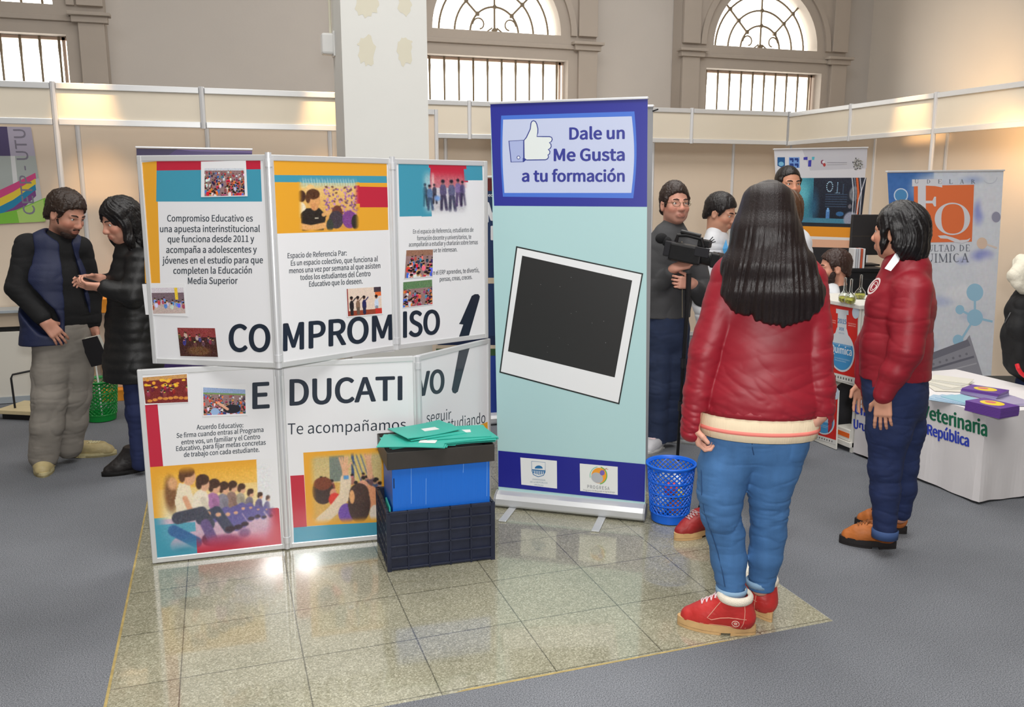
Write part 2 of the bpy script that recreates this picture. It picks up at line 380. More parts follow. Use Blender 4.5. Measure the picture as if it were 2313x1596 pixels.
slab('wall_front', -7.6, 9.5, -6.2, -6.05, 0, CEIL, plaster)
slab('ceiling', -7.6, 9.5, -6.2, 11.15, CEIL, CEIL+.1, mat('ceiling_white', (225, 222, 215), .9))
# windows: moulded surround with an arched light over a barred light
stone = mat('window_surround', (178, 168, 158), .8, noise=.03, nscale=3, bump=.1, bscale=30)
iron = mat('window_iron', (122, 108, 88), .6)
daylight = emit('frosted_daylight', (255, 253, 246), 3.6)
def outline_solid(name, loops, y, depth, m, parent=None):
    """2D loops in XZ (first outer, others holes) extruded along Y"""
    cu = bpy.data.curves.new(name, 'CURVE'); cu.dimensions = '2D'; cu.fill_mode = 'BOTH'; cu.extrude = depth/2
    for lp in loops:
        sp = cu.splines.new('POLY'); sp.points.add(len(lp)-1); sp.use_cyclic_u = True
        for p, q in zip(sp.points, lp): p.co = (q[0], q[1], 0, 1)
    t = bpy.data.objects.new(name, cu); COL.objects.link(t); bpy.context.view_layer.update()
    me = bpy.data.meshes.new_from_object(t.evaluated_get(bpy.context.evaluated_depsgraph_get())); bpy.data.objects.remove(t); bpy.data.curves.remove(cu)
    me.transform(Matrix(((1, 0, 0, 0), (0, 0, -1, y), (0, 1, 0, 0), (0, 0, 0, 1)))); me.materials.clear(); me.materials.append(m)
    return link(name, me, parent)
def arch_pts(xc, zc, r, n=40, bottom=None):
    return [(xc+r*math.cos(a), zc+r*math.sin(a)) for a in np.linspace(0, math.pi, n)]
def window(name, xc, zc=3.6):
    yf = 10.74; R = .84; hw = .94
    outer = [(xc-1.33, 0.3), (xc+1.33, 0.3), (xc+1.33, 5.2), (xc-1.33, 5.2)]
    rect = [(xc-hw, .9), (xc-hw, zc-.3), (xc+hw, zc-.3), (xc+hw, .9)]
    w = struct(outline_solid(name, [outer, rect, arch_pts(xc, zc, R)], (yf+10.99)/2, 10.99-yf, stone))
    # raised mouldings
    ring_o = [(xc+1.05*math.cos(a), zc+.0+1.05*math.sin(a)) for a in np.linspace(0, math.pi, 48)]; ring_i = [(xc+.97*math.cos(a), zc+.97*math.sin(a)) for a in np.linspace(0, math.pi, 48)]
    mb = MB(); n = len(ring_o)
    for k in range(n-1):
        q = [ring_o[k], ring_o[k+1], ring_i[k+1], ring_i[k]]; mb.prism([(x, yf+.01, z) for x, z in q], (0, -.045, 0))
    mb.build('moulding', stone, w)
    c = MB()
    for s in (-1, 1):
        c.box((xc+s*1.19, yf-.03, zc-.14), (.36, .1, .07)); c.box((xc+s*1.19, yf-.05, zc-.09), (.42, .14, .035)); c.box((xc+s*1.20, yf-.02, (zc-.17)/2), (.26, .06, zc-.17)); c.box((xc+s*1.20, yf-.02, zc+.8), (.26, .06, 1.6))
    c.box((xc, yf-.005, zc-.14), (2.1, .05, .05)); c.build('cornice', stone, w, bevel=.006)
    pn = MB(); pn.box((xc, 10.965, zc-.3-(zc-1.2)/2+.0), (2*hw+.04, .01, zc-1.2)); ap = arch_pts(xc, zc, R+.01)
    pn.prism([(x, 10.97, z) for x, z in ap][::-1], (0, -.01, 0)); pn.build('pane', daylight, w)
    g = MB(); yb = 10.9
    for k in range(10):
        x = xc-hw+(k+.5)*2*hw/10; zz = np.linspace(.9, zc-.3, 22)
        g.tube([(x, yb, z) for z in zz], [.0125+.005*(i % 5 == 0) for i in range(22)], 6)
    g.box((xc, yb, zc-.62-.0), (2*hw, .012, .012)) if False else None
    for f in (.38, .62, .86):
        a = np.linspace(0, math.pi, 30); g.tube([(xc+R*f*math.cos(t), yb, zc+R*f*math.sin(t)) for t in a], .0135, 6)
    for ang in (45, 90, 135):
        t = math.radians(ang); g.tube([(xc+R*f*math.cos(t), yb, zc+R*f*math.sin(t)) for f in (.05 if ang == 90 else .38, 1)], .0135, 6)
        for f in (.38, .62, .86): g.box((xc+R*f*math.cos(t), yb-.004, zc+R*f*math.sin(t)), (.05, .03, .05), [[.707, 0, .707], [0, 1, 0], [-.707, 0, .707]] if ang == 90 else None)
    for s in (-1, 1):
        a = np.linspace(0, 4.6, 20); g.tube([(xc+s*(.20+.085*math.cos(t)*(1-.1*t)), yb, zc+.10+.09*math.sin(t)*(1-.1*t)) for t in a], .01, 6)
        g.tube([(xc+s*(.03+.1*t), yb, zc+.07*(1-t)) for t in (0, .5, 1)], .01, 6)
    g.box((xc, yb, zc+.04), (.06, .03, .06), [[.707, 0, .707], [0, 1, 0], [-.707, 0, .707]])
    g.build('iron_bars', iron, w)
    rv = MB(); rv.box((xc+hw-.05, 10.93, 2.2), (.03, .06, 2.2)); rv.box((xc, 10.93, zc-.32), (2*hw, .06, .03)); rv.build('window_frame', mat('frame_pink', (200, 176, 160), .7), w)
    return w
window('window_1', -2.33); window('window_2', 3.48); window('window_3', 7.39)
# pillar
PX0, PX1, PY0, PY1 = .86, 1.436, 6.0, 6.42
white_wall = mat('pillar_white', (226, 226, 222), .8, noise=.015, nscale=3, bump=.1, bscale=25)
pil = struct(MB().box(((PX0+PX1)/2, (PY0+PY1)/2, CEIL/2), (PX1-PX0, PY1-PY0, CEIL)).build('column', white_wall))
pp = Plane((PX0, PY0, 0), (0, -1, 0)); pr = Print(pp)
for (x, y, rx, ry) in ((828, 12, 24, 26), (915, 12, 15, 22), (829, 115, 19, 32), (914, 116, 17, 32), (822, 98, 14, 8), (915, 98, 15, 10)):
    a = np.linspace(0, 2*math.pi, 22, endpoint=False); k = 1+RNG.uniform(-.22, .22, 22)
    pr.fan([(x+rx*kk*math.cos(t), y+ry*kk*math.sin(t)) for t, kk in zip(a, k)], (220, 215, 196))
pr.build('paint_patch', ink('patch_paint', .8), pil)
# alarm sounder and its conduit on the pillar's left face
t = thing('alarm_sounder', 'small white wall-mounted alarm box high on the left side of the white pillar', 'alarm', (PX0-.03, 6.37, 2.6))
sb = atY(735, 100, 6.37); cz = sb[2]
MB().box((PX0-.045, 6.37, cz), (.085, .1, .14)).build('housing', mat('white_plastic', (228, 228, 226), .45), t, bevel=.015)
MB().box((PX0-.006, 6.36, cz), (.012, .11, .165)).build('back_plate', mat('white_plastic', (228, 228, 226), .45), t, bevel=.004)
MB().tube([(PX0-.02, 6.38, cz+.07), (PX0-.02, 6.38, CEIL-.01)], .009, 8).build('conduit', mat('conduit_cream', (214, 210, 190), .5), t)

# ------------------------------------------------------------------ exhibition booths (aluminium system, pale panels, fascia boards)
alu = mat('aluminium', (222, 223, 226), .34, .3)
alu_w = mat('aluminium_pale', (222, 223, 224), .35, .35)
beige = mat('booth_panel', (221, 204, 184), .7, noise=.02, nscale=1.5)
fas = mat('fascia_panel', (224, 214, 196), .6, noise=.03, nscale=2)
def booth(name, label, segs, walls):
    """segs: fascia runs (p0, p1, post fractions, z0, z1); walls: (p0, p1, post fractions, ztop)"""
    g = segs[0][0]; t = thing(name, label, 'exhibition booth', (g[0], g[1], 0))
    for (p0, p1, fr, z0, z1, full) in segs:
        p0 = np.array(p0, float); p1 = np.array(p1, float); d = (p1-p0)/np.linalg.norm(p1-p0); n = np.array([-d[1], d[0]]); n = n if n@(-p0) > 0 else -n
        cuts = [p0+(p1-p0)*f for f in fr]
        for i, q in enumerate(cuts):
            zl = 0 if i in full else z0-.005
            MB().lathe((q[0], q[1], zl), [(0, 0), (.021, 0), (.021, z1+.008-zl), (0, z1+.008-zl)], 8).build('post', alu, t)
        for a, b in zip(cuts[:-1], cuts[1:]):
            a = a+d*.021; b = b-d*.021; m = (a+b)/2; L = np.linalg.norm(b-a); rot = [[d[0], -d[1], 0], [d[1], d[0], 0], [0, 0, 1]]
            MB().box((*m, (z0+z1)/2), (L, .006, z1-z0-.08), rot).build('fascia_panel', fas, t)
            for z in (z0+.022, z1-.022): MB().box((*m, z), (L, .034, .046), rot).build('rail', alu_w, t, bevel=.004)
    for (p0, p1, fr, zt) in walls:
        p0 = np.array(p0, float); p1 = np.array(p1, float); d = (p1-p0)/np.linalg.norm(p1-p0)
        cuts = [p0+(p1-p0)*f for f in fr]
        for q in cuts: MB().lathe((q[0], q[1], 0), [(0, 0), (.019, 0), (.019, zt), (0, zt)], 8).build('post', alu, t)
        for a, b in zip(cuts[:-1], cuts[1:]):
            a = a+d*.019; b = b-d*.019; m = (a+b)/2; L = np.linalg.norm(b-a); rot = [[d[0], -d[1], 0], [d[1], d[0], 0], [0, 0, 1]]
            MB().box((*m, zt/2), (L, .006, zt-.05), rot).build('wall_panel', beige, t)
            for z in (.03, zt-.022): MB().box((*m, z), (L, .03, .044), rot).build('rail', alu_w, t)
    return t
def fr_of(p0, p1, vals): L = p1-p0; return [(v-p0)/L for v in vals]
YL, YLW = 7.35, 7.8
xs = [atY(-300, 180, YL)[0], atY(119, 200, YL)[0], atY(457, 240, YL)[0], PX0+.16]
ws = [atY(-170, 300, YLW)[0], atY(176, 300, YLW)[0], atY(468, 310, YLW)[0], atY(745, 320, YLW)[0], atY(745, 320, YLW)[0]+.95]
booth('exhibition_booth', 'pale shell-scheme booth wall with silver fascia rails behind the two people in dark coats', [((xs[0], YL), (xs[-1], YL), fr_of(xs[0], xs[-1], xs), 2.135, 2.437, (1,))], [((ws[0], YLW), (ws[-1], YLW), fr_of(ws[0], ws[-1], ws), 2.37)])
YR, XR = 8.5, 6.19
xs = [1.5, atY(1060, 250, YR)[0], 3.55, atY(1562, 280, YR)[0], XR]
ys = [YR, 7.48, 6.37, 5.1, 4.0, 2.9]
ws = [2.2, 3.45, 4.5, 5.52, XR+.02]
booth('exhibition_booth', 'pale corner booth with silver fascia on two sides behind the cameraman and red jackets',
      [((xs[0], YR), (XR, YR), fr_of(xs[0], XR, xs), 2.165, 2.525, ()), ((XR, YR), (XR, ys[-1]), fr_of(YR, ys[-1], ys), 2.16, 2.515, (2, 4))],
      [((1.3, YR+.2), (XR+.2, YR+.2), fr_of(1.3, XR+.2, [1.3, atY(1006, 310, YR+.2)[0], 3.42, 4.6, atY(1657, 330, YR+.2)[0], XR+.2]), 2.42), ((XR+.2, YR+.2), (XR+.2, 2.9), fr_of(YR+.2, 2.9, [YR+.2, atX(1978, 320, XR+.2)[1], 6.4, 5.3, 4.2, 2.9]), 2.42)])
def warm(px, py, wall, val, power, ang=34):
    p = atY(px, py, val) if wall == 'Y' else atX(px, py, val)
    src = p+(np.array([0, -.30, .85]) if wall == 'Y' else np.array([-.30, 0, .85]))
    light('booth_spot', 'SPOT', tuple(src), power, WARM, .03, target=tuple(p), spot=ang, blend=1.0)
warm(195, 252, 'Y', YL, 130); warm(742, 268, 'Y', YL, 130); warm(2060, 250, 'X', XR, 130); None
_p = atX(2335, 330, XR+.2); light('booth_spot', 'SPOT', (_p[0]-.55, _p[1]-.1, _p[2]+.05), 16, WARM, .05, target=tuple(_p+np.array([0, .3, -.1])), spot=140, blend=1.0)
light('booth_spot', 'SPOT', (8.2, 8.3, 2.3), 70, WARM, .05, target=(9.37, 8.9, 3.2), spot=70, blend=1.0)
# ------------------------------------------------------------------ folding displays
lam = ink('laminate_print', .28, coat=.5); paper = ink('photo_paper', .3, coat=.25)
white_board = mat('board_white', (228, 228, 230), .35)
WH = (231, 231, 234); YE = (232, 166, 48); RE = (192, 36, 62); TE = (66, 152, 178); INK = (34, 44, 58); INK2 = (62, 70, 80)
def Gz(x, y, z): return G(x, y, z)
def quadpanel(root, b0, b1, z0, z1, name='panel', lean=0.0):
    """one framed board between two foot points; returns plane of its printed face and the panel object"""
    b0 = np.array([b0[0], b0[1], z0]); b1 = np.array([b1[0], b1[1], z0]); d = b1-b0; d /= np.linalg.norm(d); n = np.array([-d[1], d[0], 0]); n = n if n@(CAM-b0) > 0 else -n
    rot = np.stack([d, n, [0, 0, 1]], 1); m = (b0+b1)/2; L = np.linalg.norm(b1-b0); h = z1-z0
    pn = MB().box(m-n*.009+[0, 0, h/2], (L-.02, .014, h-.02), rot).build(name, white_board, root)
    f = MB()
    for z in (z0+.0125, z1-.0125): f.box([m[0]-n[0]*.008, m[1]-n[1]*.008, z], (L-.03, .022, .025), rot)
    for e in (b0+d*.012, b1-d*.012): f.box(e-n*.008+[0, 0, h/2], (.022, .024, h), rot)
    f.build('frame', alu_w, pn, bevel=.003)
    return Plane(b0-n*.002, n), pn, b0, b1
def hinge(root, p, z0, z1):
    m = MB()
    m.lathe((p[0], p[1], z0+.002), [(0, 0), (.013, 0), (.013, z1-z0-.004), (0, z1-z0-.004)], 14)
    for z in (z0+.03, z1-.06): m.lathe((p[0], p[1], z), [(.0, 0), (.0165, 0), (.0165, .03), (0, .03)], 14)
    m.build('hinge_post', alu, root, smooth=False)
ZL = .893
low = thing('folding_display', 'lower three-panel folding display printed EDUCATIVO, standing on the tiled floor', 'folding display', (.2, 3.95, 0), 'stacked folding displays')
L = [(-.357, 3.974), (.232, 3.951), (.862, 3.903), (1.331, 4.262)]
lp = [quadpanel(low, L[i], L[i+1], .004, ZL) for i in range(3)]
for q in L[1:3]: hinge(low, (q[0], q[1]-.004), .004, ZL)
up = thing('folding_display', 'upper three-panel folding display printed COMPROMISO, stacked on the lower one', 'folding display', (.2, 3.9, ZL), 'stacked folding displays')
U = [(-.298, 4.075), (.2255, 3.788), (.795, 4.06), (1.317, 4.249)]
ZU0, ZU1 = ZL+.006, 1.80
uq = [quadpanel(up, U[i], U[i+1], ZU0, ZU1) for i in range(3)]
for q in U[1:3]: hinge(up, (q[0], q[1]-.004), ZU0, ZU1+.01)
# pictures -------------------------------------------------------------
def teens_row():
    c = Cv(150, 104, YE)
    c.vgrad(0, 26, (236, 172, 50), (240, 190, 90)); c.vgrad(26, 60, (240, 205, 130), (236, 226, 190)); c.rect(126, 0, 150, 58, (228, 228, 230))
    c.vgrad(60, 104, (214, 190, 204), (196, 140, 170))
    bg = Cv(150, 104, YE); bg.rect(0, 58, 50, 104, (64, 152, 178)); bg.rect(50, 58, 150, 104, (192, 40, 66)); bg.rect(126, 0, 150, 58, (230, 230, 232))
    c.rect(0, 66, 50, 104, (90, 165, 190)); c.ell(58, 92, 40, 16, (206, 178, 198)); c.ell(100, 92, 46, 16, (222, 190, 208), soft=6)
    # seated row receding to the right
    k = [(136, 46, .36, (120, 110, 150)), (126, 42, .42, (110, 100, 140)), (114, 38, .5, (130, 120, 130)), (103, 32, .58, (170, 160, 140)), (92, 29, .66, (150, 120, 110)), (81, 30, .74, (140, 135, 150)), (69, 27, .84, (176, 120, 170)), (55, 22, .95, (238, 226, 205))]
    for (x, y, s, col) in k:
        c.ell(x+2*s, y+24*s, 11*s, 17*s, col, .25); c.seg([(x+6*s, y+20*s), (x+12*s, y+36*s), (x+24*s, y+40*s)], 7*s, np.array(col)*.9)
        c.seg([(x+2*s, y+44*s), (x+22*s, y+36*s), (x+36*s, y+58*s)], 13*s, (104, 96, 158) if s < .9 else (70, 74, 96)); c.ell(x+24*s, y+40*s, 4*s, 3*s, (222, 170, 140))
        c.ell(x+9*s, y+2*s, 6.5*s, 8.5*s, (224, 172, 140)); c.ell(x+7*s, y-4*s, 8.5*s, 7*s, (74, 48, 40)); c.ell(x+2*s, y+1*s, 4*s, 7*s, (74, 48, 40)); c.ell(x+38*s, y+59*s, 7*s, 4*s, (60, 44, 60))
    c.ell(24, 32, 10, 26, (130, 90, 60), soft=5); c.ell(27, 20, 7, 9, (220, 165, 120), soft=3)
    c.poly([(28, 40), (34, 20), (46, 22), (50, 40), (44, 56), (30, 58)], (238, 224, 196)); c.seg([(40, 38), (46, 54), (66, 58)], 6, (224, 165, 130))
    c.ell(46, 14, 8, 10, (224, 168, 130)); c.ell(44, 8, 9.5, 6.5, (98, 62, 40)); c.ell(38, 13, 4, 7, (98, 62, 40))
    c.seg([(30, 60), (58, 56), (66, 70)], 14, (74, 76, 92)); c.seg([(24, 74), (50, 90)], 13, (62, 106, 160)); c.ell(66, 88, 10, 8, (96, 70, 96)); c.seg([(62, 70), (70, 90)], 12, (110, 92, 140))
    c.ell(84, 92, 26, 10, (150, 100, 140), soft=4); c.ell(108, 84, 9, 7, (140, 110, 150), soft=3); c.ell(34, 98, 16, 4, (64, 110, 140), soft=3)
    c.grain(7).blur(1); c.fade(bg.img(), 22, 16, 12, 26); return c.img()
def hands_up():
    c = Cv(104, 96, (214, 170, 90)); c.vgrad(0, 40, (196, 176, 120), (214, 190, 130)); c.rect(30, 4, 50, 38, (120, 130, 120)); c.rect(60, 0, 64, 36, (60, 80, 120))
    for k in range(8): c.seg([(58+k*3, 4), (70+k*3, 40)], 1.2, (70, 90, 130) if k % 2 else (220, 190, 90))
    c.crowd(30, 46, 18, [(150, 90, 60), (170, 120, 80), (90, 80, 100)], r0=3, grow=1.4)
    c.ell(76, 50, 9, 12, (226, 160, 130)); c.ell(86, 62, 12, 16, (220, 150, 110)); c.seg([(84, 12), (86, 34)], 8, (224, 168, 130))
    for d in (-5, -2, 1, 4): c.seg([(84+d*.6, 12), (83+d*1.3, 1)], 2.4, (226, 172, 134))
    c.ell(20, 50, 15, 18, (62, 44, 42)); c.ell(20, 40, 13, 9, (120, 60, 40)); c.ell(34, 54, 5, 7, (214, 150, 120)); c.ell(36, 62, 9, 9, (220, 60, 50))
    c.seg([(14, 92), (34, 76), (50, 58), (52, 36)], 15, (226, 206, 178)); c.seg([(52, 32), (51, 20)], 9, (226, 172, 134))
    for d in (-5, -2, 1, 4): c.seg([(51+d*.7, 20), (50+d*1.2, 7)], 2.6, (228, 176, 138))
    c.seg([(56, 20), (60, 15)], 2.8, (228, 176, 138)); c.rect(49, 31, 56, 36, (90, 150, 200))
    c.ell(52, 82, 12, 14, (116, 80, 170)); c.ell(70, 70, 16, 26, (66, 46, 44)); c.ell(70, 56, 14, 14, (74, 52, 48)); c.ell(60, 60, 4, 10, (226, 166, 110)); c.ell(92, 84, 8, 12, (228, 214, 200))
    c.grain(8).blur(1); bg = Cv(104, 96, YE); c.fade(bg.img(), 12, 3, 8, 10); return c.img()
def black_shirt():
    c = Cv(100, 84, (222, 176, 110)); c.vgrad(0, 18, (120, 176, 180), (226, 200, 140)); c.vgrad(18, 84, (236, 196, 120), (214, 150, 70))
    c.rect(0, 2, 100, 10, (96, 160, 178))
    for k in range(22): c.seg([(4+k*4.3, 1+RNG.uniform(0, 5)), (6+k*4.3, 14)], .9, (200, 220, 216))
    for k in range(170):
        x, y = RNG.uniform(42, 98), RNG.uniform(16, 62); c.ell(x, y, 1.6, 2.6, [(150, 96, 170), (196, 140, 190), (120, 80, 120), (226, 180, 120), (110, 70, 60)][k % 5], RNG.uniform(0, 3))
    c.ell(6, 30, 7, 9, (70, 44, 34)); c.ell(20, 22, 8, 10, (238, 196, 130)); c.ell(4, 50, 9, 12, (236, 224, 196))
    c.poly([(4, 56), (14, 48), (34, 48), (44, 58), (40, 82), (6, 82)], (44, 38, 34)); c.ell(26, 36, 10, 13, (222, 160, 100)); c.ell(24, 27, 11, 8, (86, 52, 34)); c.ell(16, 33, 4, 8, (90, 56, 36)); c.ell(26, 46, 6, 6, (214, 150, 96))
    c.seg([(2, 74), (20, 78), (42, 74)], 9, (228, 170, 108)); c.seg([(40, 58), (52, 52)], 6, (226, 170, 110)); c.rect(26, 62, 32, 64, (190, 180, 160))
    c.ell(62, 56, 9, 12, (110, 60, 50)); c.ell(60, 66, 12, 14, (70, 60, 70)); c.ell(82, 66, 12, 14, (128, 70, 140)); c.ell(92, 70, 7, 12, (50, 46, 40)); c.ell(50, 74, 6, 10, (60, 66, 60))
    c.grain(8).blur(1); bg = Cv(100, 84, YE); bg.rect(0, 0, 100, 9, TE); bg.rect(88, 14, 100, 42, RE); c.fade(bg.img(), 9, 10, 7, 6); return c.img()
def dancers():
    c = Cv(72, 64, (200, 194, 204)); c.vgrad(0, 26, (196, 60, 76), (200, 130, 140)); c.vgrad(26, 64, (206, 200, 210), (196, 196, 200)); c.rect(0, 0, 14, 64, (150, 190, 200)); c.rect(16, 6, 20, 30, (220, 170, 170))
    for (x, y, s, col) in ((6, 24, .8, (60, 70, 90)), (13, 26, .9, (90, 120, 160)), (20, 24, .7, (70, 70, 90)), (33, 20, 1.1, (90, 84, 120)), (46, 20, 1.15, (96, 96, 130)), (56, 18, 1.0, (130, 110, 160)), (63, 20, .9, (80, 70, 110))):
        c.ell(x, y+9*s, 5*s, 9*s, col); c.seg([(x-2*s, y+16*s), (x-3*s, y+32*s)], 4*s, np.array(col)*.7); c.seg([(x+2*s, y+16*s), (x+4*s, y+32*s)], 4*s, np.array(col)*.75); c.ell(x, y-1, 2.6*s, 3.4*s, (150, 110, 110)); c.ell(x, y-2.5*s, 2.8*s, 2.4*s, (40, 34, 50))
    c.ell(24, 40, 6, 5, (120, 160, 220), soft=3); c.grain(9).blur(1); bg = Cv(72, 64, WH); bg.rect(0, 0, 15, 64, TE); bg.rect(15, 0, 72, 18, RE); bg.rect(66, 0, 72, 16, TE); c.fade(bg.img(), 10, 10, 14, 12); return c.img()
def crowd_pic(w, h, sky, cols, n=60, y0=.25, ground=None, r0=1.6):
    c = Cv(w, h, ground or (150, 120, 120)); c.rect(0, 0, w, h*y0, sky); c.crowd(h*y0, h*.95, n, cols, r0=r0); c.grain(8); return c
# upper boards ---------------------------------------------------------
def board(pn, pl, outer, fn):
    pr = Print(pl); pr.poly(outer, WH); fn(pr); return pr.build('print', lam, pn)
def u1(p):
    p.poly([(320, 367), (354, 364), (362, 639), (328, 639)], YE); p.poly([(354, 364), (588, 355), (589, 382), (354, 385)], RE); p.poly([(354, 385), (589, 382), (592, 455), (353, 455)], TE)
    for s, a, b in (('Compromiso Educativo es', (378, 500), (571, 500)), ('una apuesta interinstitucional', (362, 524), (587, 523.5)), ('que funciona desde 2011 y', (379, 547), (574, 546)), ('acompaña a adolescentes y', (376, 571), (580, 570)), ('jóvenes en el estudio para que', (367, 595), (594, 594)), ('completen la Educación', (392, 618), (569, 617)), ('Media Superior', (425, 641), (537, 640.5))):
        p.text(s, a, b, 14.5, INK2, .022)
    p.text('CO', (519, 792.5), (609, 792.5), 59, INK, .038)
def u2(p):
    p.poly([(616.6, 355), (873, 361), (877, 519), (623, 527.5)], YE); p.poly([(617.6, 395), (873, 397.5), (874, 413), (619, 411)], TE); p.poly([(800, 421), (874.5, 422.5), (876, 468), (800, 468)], RE)
    p.raster([(671, 397), (811, 398), (814, 521), (673, 525)], black_shirt())
    for s, a, b in (('Espacio de Referencia Par:', (649.5, 583), (782.7, 576.5)), ('Es un espacio colectivo, que funciona al', (657, 599.8), (853, 589.8)), ('menos una vez por semana al que asisten', (653, 617), (858.6, 605)), ('todos los estudiantes del Centro', (678, 632), (836.5, 623)), ('Educativo que lo deseen.', (698, 647), (818.6, 640))):
        p.text(s, a, b, 11.5, INK2, .018)
    p.text('MPROM', (641, 791.6), (885, 765.8), 60, INK, .038, cap1=55)
def u3(p):
    p.poly([(899.5, 365), (968, 366), (970, 487.5), (902.5, 489)], TE); p.poly([(968, 366), (1053, 369), (1054, 402), (969, 402)], RE); p.poly([(1053, 369), (1089, 371), (1090, 407), (1054, 407)], TE)
    p.raster([(949, 378), (1056, 382), (1060, 486), (952, 489)], dancers())
    for s, a, b in (('En el espacio de Referencia, estudiantes de', (933, 527.6), (1069, 523)), ('formación docente y universitarios, te', (942, 542.5), (1064, 539)), ('acompañarán a estudiar y charlarán sobre temas', (923.5, 556.7), (1079, 551)), ('que te interesan.', (974, 569.5), (1032.5, 567.6)), ('En el ERP aprendes, te divertís,', (974, 620.5), (1082, 614)), ('pensas, creas, creces.', (993, 635), (1066, 629.6))):
        p.text(s, a, b, 9.5, INK2, .012)
    p.text('ISO', (912, 761.4), (991.6, 752), 57, INK, .038, cap1=52)
    p.poly([(1065, 668), (1072, 664), (1080, 664), (1083.5, 669), (1082.5, 675), (1057, 764), (1035, 764), (1046, 732.5), (1036.5, 731), (1040, 725.5)], INK)
board(uq[0][1], uq[0][0], [(321, 366), (588, 355), (613, 818), (349, 808)], u1)
board(uq[1][1], uq[1][0], [(616.5, 354), (873, 360), (891, 793), (636, 818)], u2)
board(uq[2][1], uq[2][0], [(899, 364), (1089, 370), (1096, 761), (907, 788)], u3)
# lower boards ---------------------------------------------------------
def l1(p):
    p.poly([(311.6, 839), (349, 838), (368.6, 1053), (332, 1056)], RE)
    p.poly([(332, 1055), (581, 1036.7), (586, 1116), (630, 1146), (636, 1233), (350, 1262)], YE); p.poly([(341, 1171), (440, 1168), (441, 1252), (350, 1262)], TE); p.poly([(440, 1168), (630, 1146), (636, 1233), (441, 1252)], RE)
    p.poly([(581, 1034), (632, 1030), (634, 1147), (588, 1150)], WH)
    p.raster([(333, 1056), (624, 1034), (630, 1233), (350, 1260)], teens_row())
    for s, a, b in (('Acuerdo Educativo:', (444.5, 969.6), (549.4, 964.7)), ('Se firma cuando entras al Programa', (399, 988.5), (595, 974.8)), ('entre vos, un familiar y el Centro', (409.7, 1003.5), (587.5, 990.5)), ('Educativo, para fijar metas concretas', (398, 1018), (600, 1003.5)), ('de trabajo con cada estudiante.', (415.5, 1031.5), (585.6, 1019.5))):
        p.text(s, a, b, 10.5, INK2, .022)
    p.text('E', (572, 922), (607, 920), 57, INK, .038)
def l2(p):
    p.poly([(685, 1021.7), (900, 1008), (905, 1172), (693, 1188)], YE); p.poly([(655.6, 1074), (686.6, 1072), (693, 1189), (663, 1191)], RE); p.poly([(663, 1191), (905, 1172), (907, 1213), (664, 1231)], TE)
    p.raster([(693, 1026), (864, 1015), (866, 1178), (700, 1187)], hands_up())
    p.text('DUCATI', (656, 914.5), (907, 902), 57, INK, .038, cap1=52); p.text('Te acompañamos', (650, 981), (917, 968.5), 25, INK, cap1=22)
def l3(p):
    p.text('VO', (942, 894.5), (1002, 885), 53, INK, .038, cap1=51); p.text('a', (941, 962), (952, 960), 25, INK); p.text('seguir', (963, 956.5), (1019, 946), 25, INK, cap1=23); p.text('estudiando', (1000, 973), (1096, 954), 25, INK, cap1=23)
    p.poly([(1037, 787), (1060.5, 785), (1034, 884), (1028, 888.5), (1022, 886), (1020, 879)], INK); p.poly([(1062, 968), (1101, 952), (1103, 1060), (1060, 1075)], YE)
board(lp[0][1], lp[0][0], [(311.5, 836), (622, 833), (636, 1233), (350, 1262)], l1)
board(lp[1][1], lp[1][0], [(641, 831), (919, 809), (930, 1210), (662, 1231)], l2)
board(lp[2][1], lp[2][0], [(938, 802), (1100, 774), (1105, 1078), (948, 1178)], l3)
# photographs taped to the boards --------------------------------------
def taped(pl, quad, inner, cv, label):
    c = np.mean([pl.P(*q, .0035) for q in quad], 0); e = [pl.P(*q, .0028) for q in quad]; n = pl.n
    t = thing('photo_print', label, 'photograph', c, 'photographs taped to the displays')
    MB().prism([v+n*.0008 for v in e], -n*.0008).build('paper_sheet', mat('paper_white', (232, 232, 234), .35, coat=.3), t)
    pr = Print(pl, .0037); pr.raster(inner, cv.img()); pr.build('image', paper, t)
A = taped; cols = [(200, 50, 60), (70, 120, 200), (220, 220, 230), (40, 50, 90), (160, 60, 80), (230, 120, 60)]
A(uq[0][0], [(455, 365), (556, 362), (560, 443), (455, 445)], [(463, 380), (552, 380), (554, 441), (463, 443)], crowd_pic(74, 50, (206, 212, 220), cols, 130, .08, r0=1.3), 'photo of a big red and blue crowd taped near the top of the COMPROMISO display')
c = Cv(72, 52, (196, 176, 170)); c.rect(0, 0, 72, 10, (214, 206, 214)); c.rect(4, 10, 72, 30, (120, 100, 110)); c.rect(54, 0, 60, 24, (236, 200, 60)); c.crowd(20, 34, 16, [(90, 130, 210), (200, 210, 235), (190, 80, 90), (110, 160, 230)], r0=2.4, grow=1.3); c.grain(8)
A(uq[0][0], [(322, 641), (418, 639), (425, 714), (330, 710)], [(333, 650), (415, 649), (420, 707), (341, 708)], c, 'photo of people in blue outdoors taped at the left edge of the upper display')
c = Cv(70, 50, (70, 40, 36)); c.rect(0, 0, 70, 16, (140, 60, 60)); c.crowd(8, 24, 14, [(60, 70, 130), (150, 60, 60), (90, 70, 60), (180, 170, 170)], r0=2.2, grow=1.3); c.ell(36, 40, 26, 10, (110, 76, 50), soft=4); c.grain(12)
A(uq[0][0], [(401, 739), (487, 740), (494, 806), (408, 804)], [(401.5, 739.5), (486.5, 740.5), (493.5, 805.5), (408.5, 803.5)], c, 'dark photo of a group indoors taped left of the big letters CO')
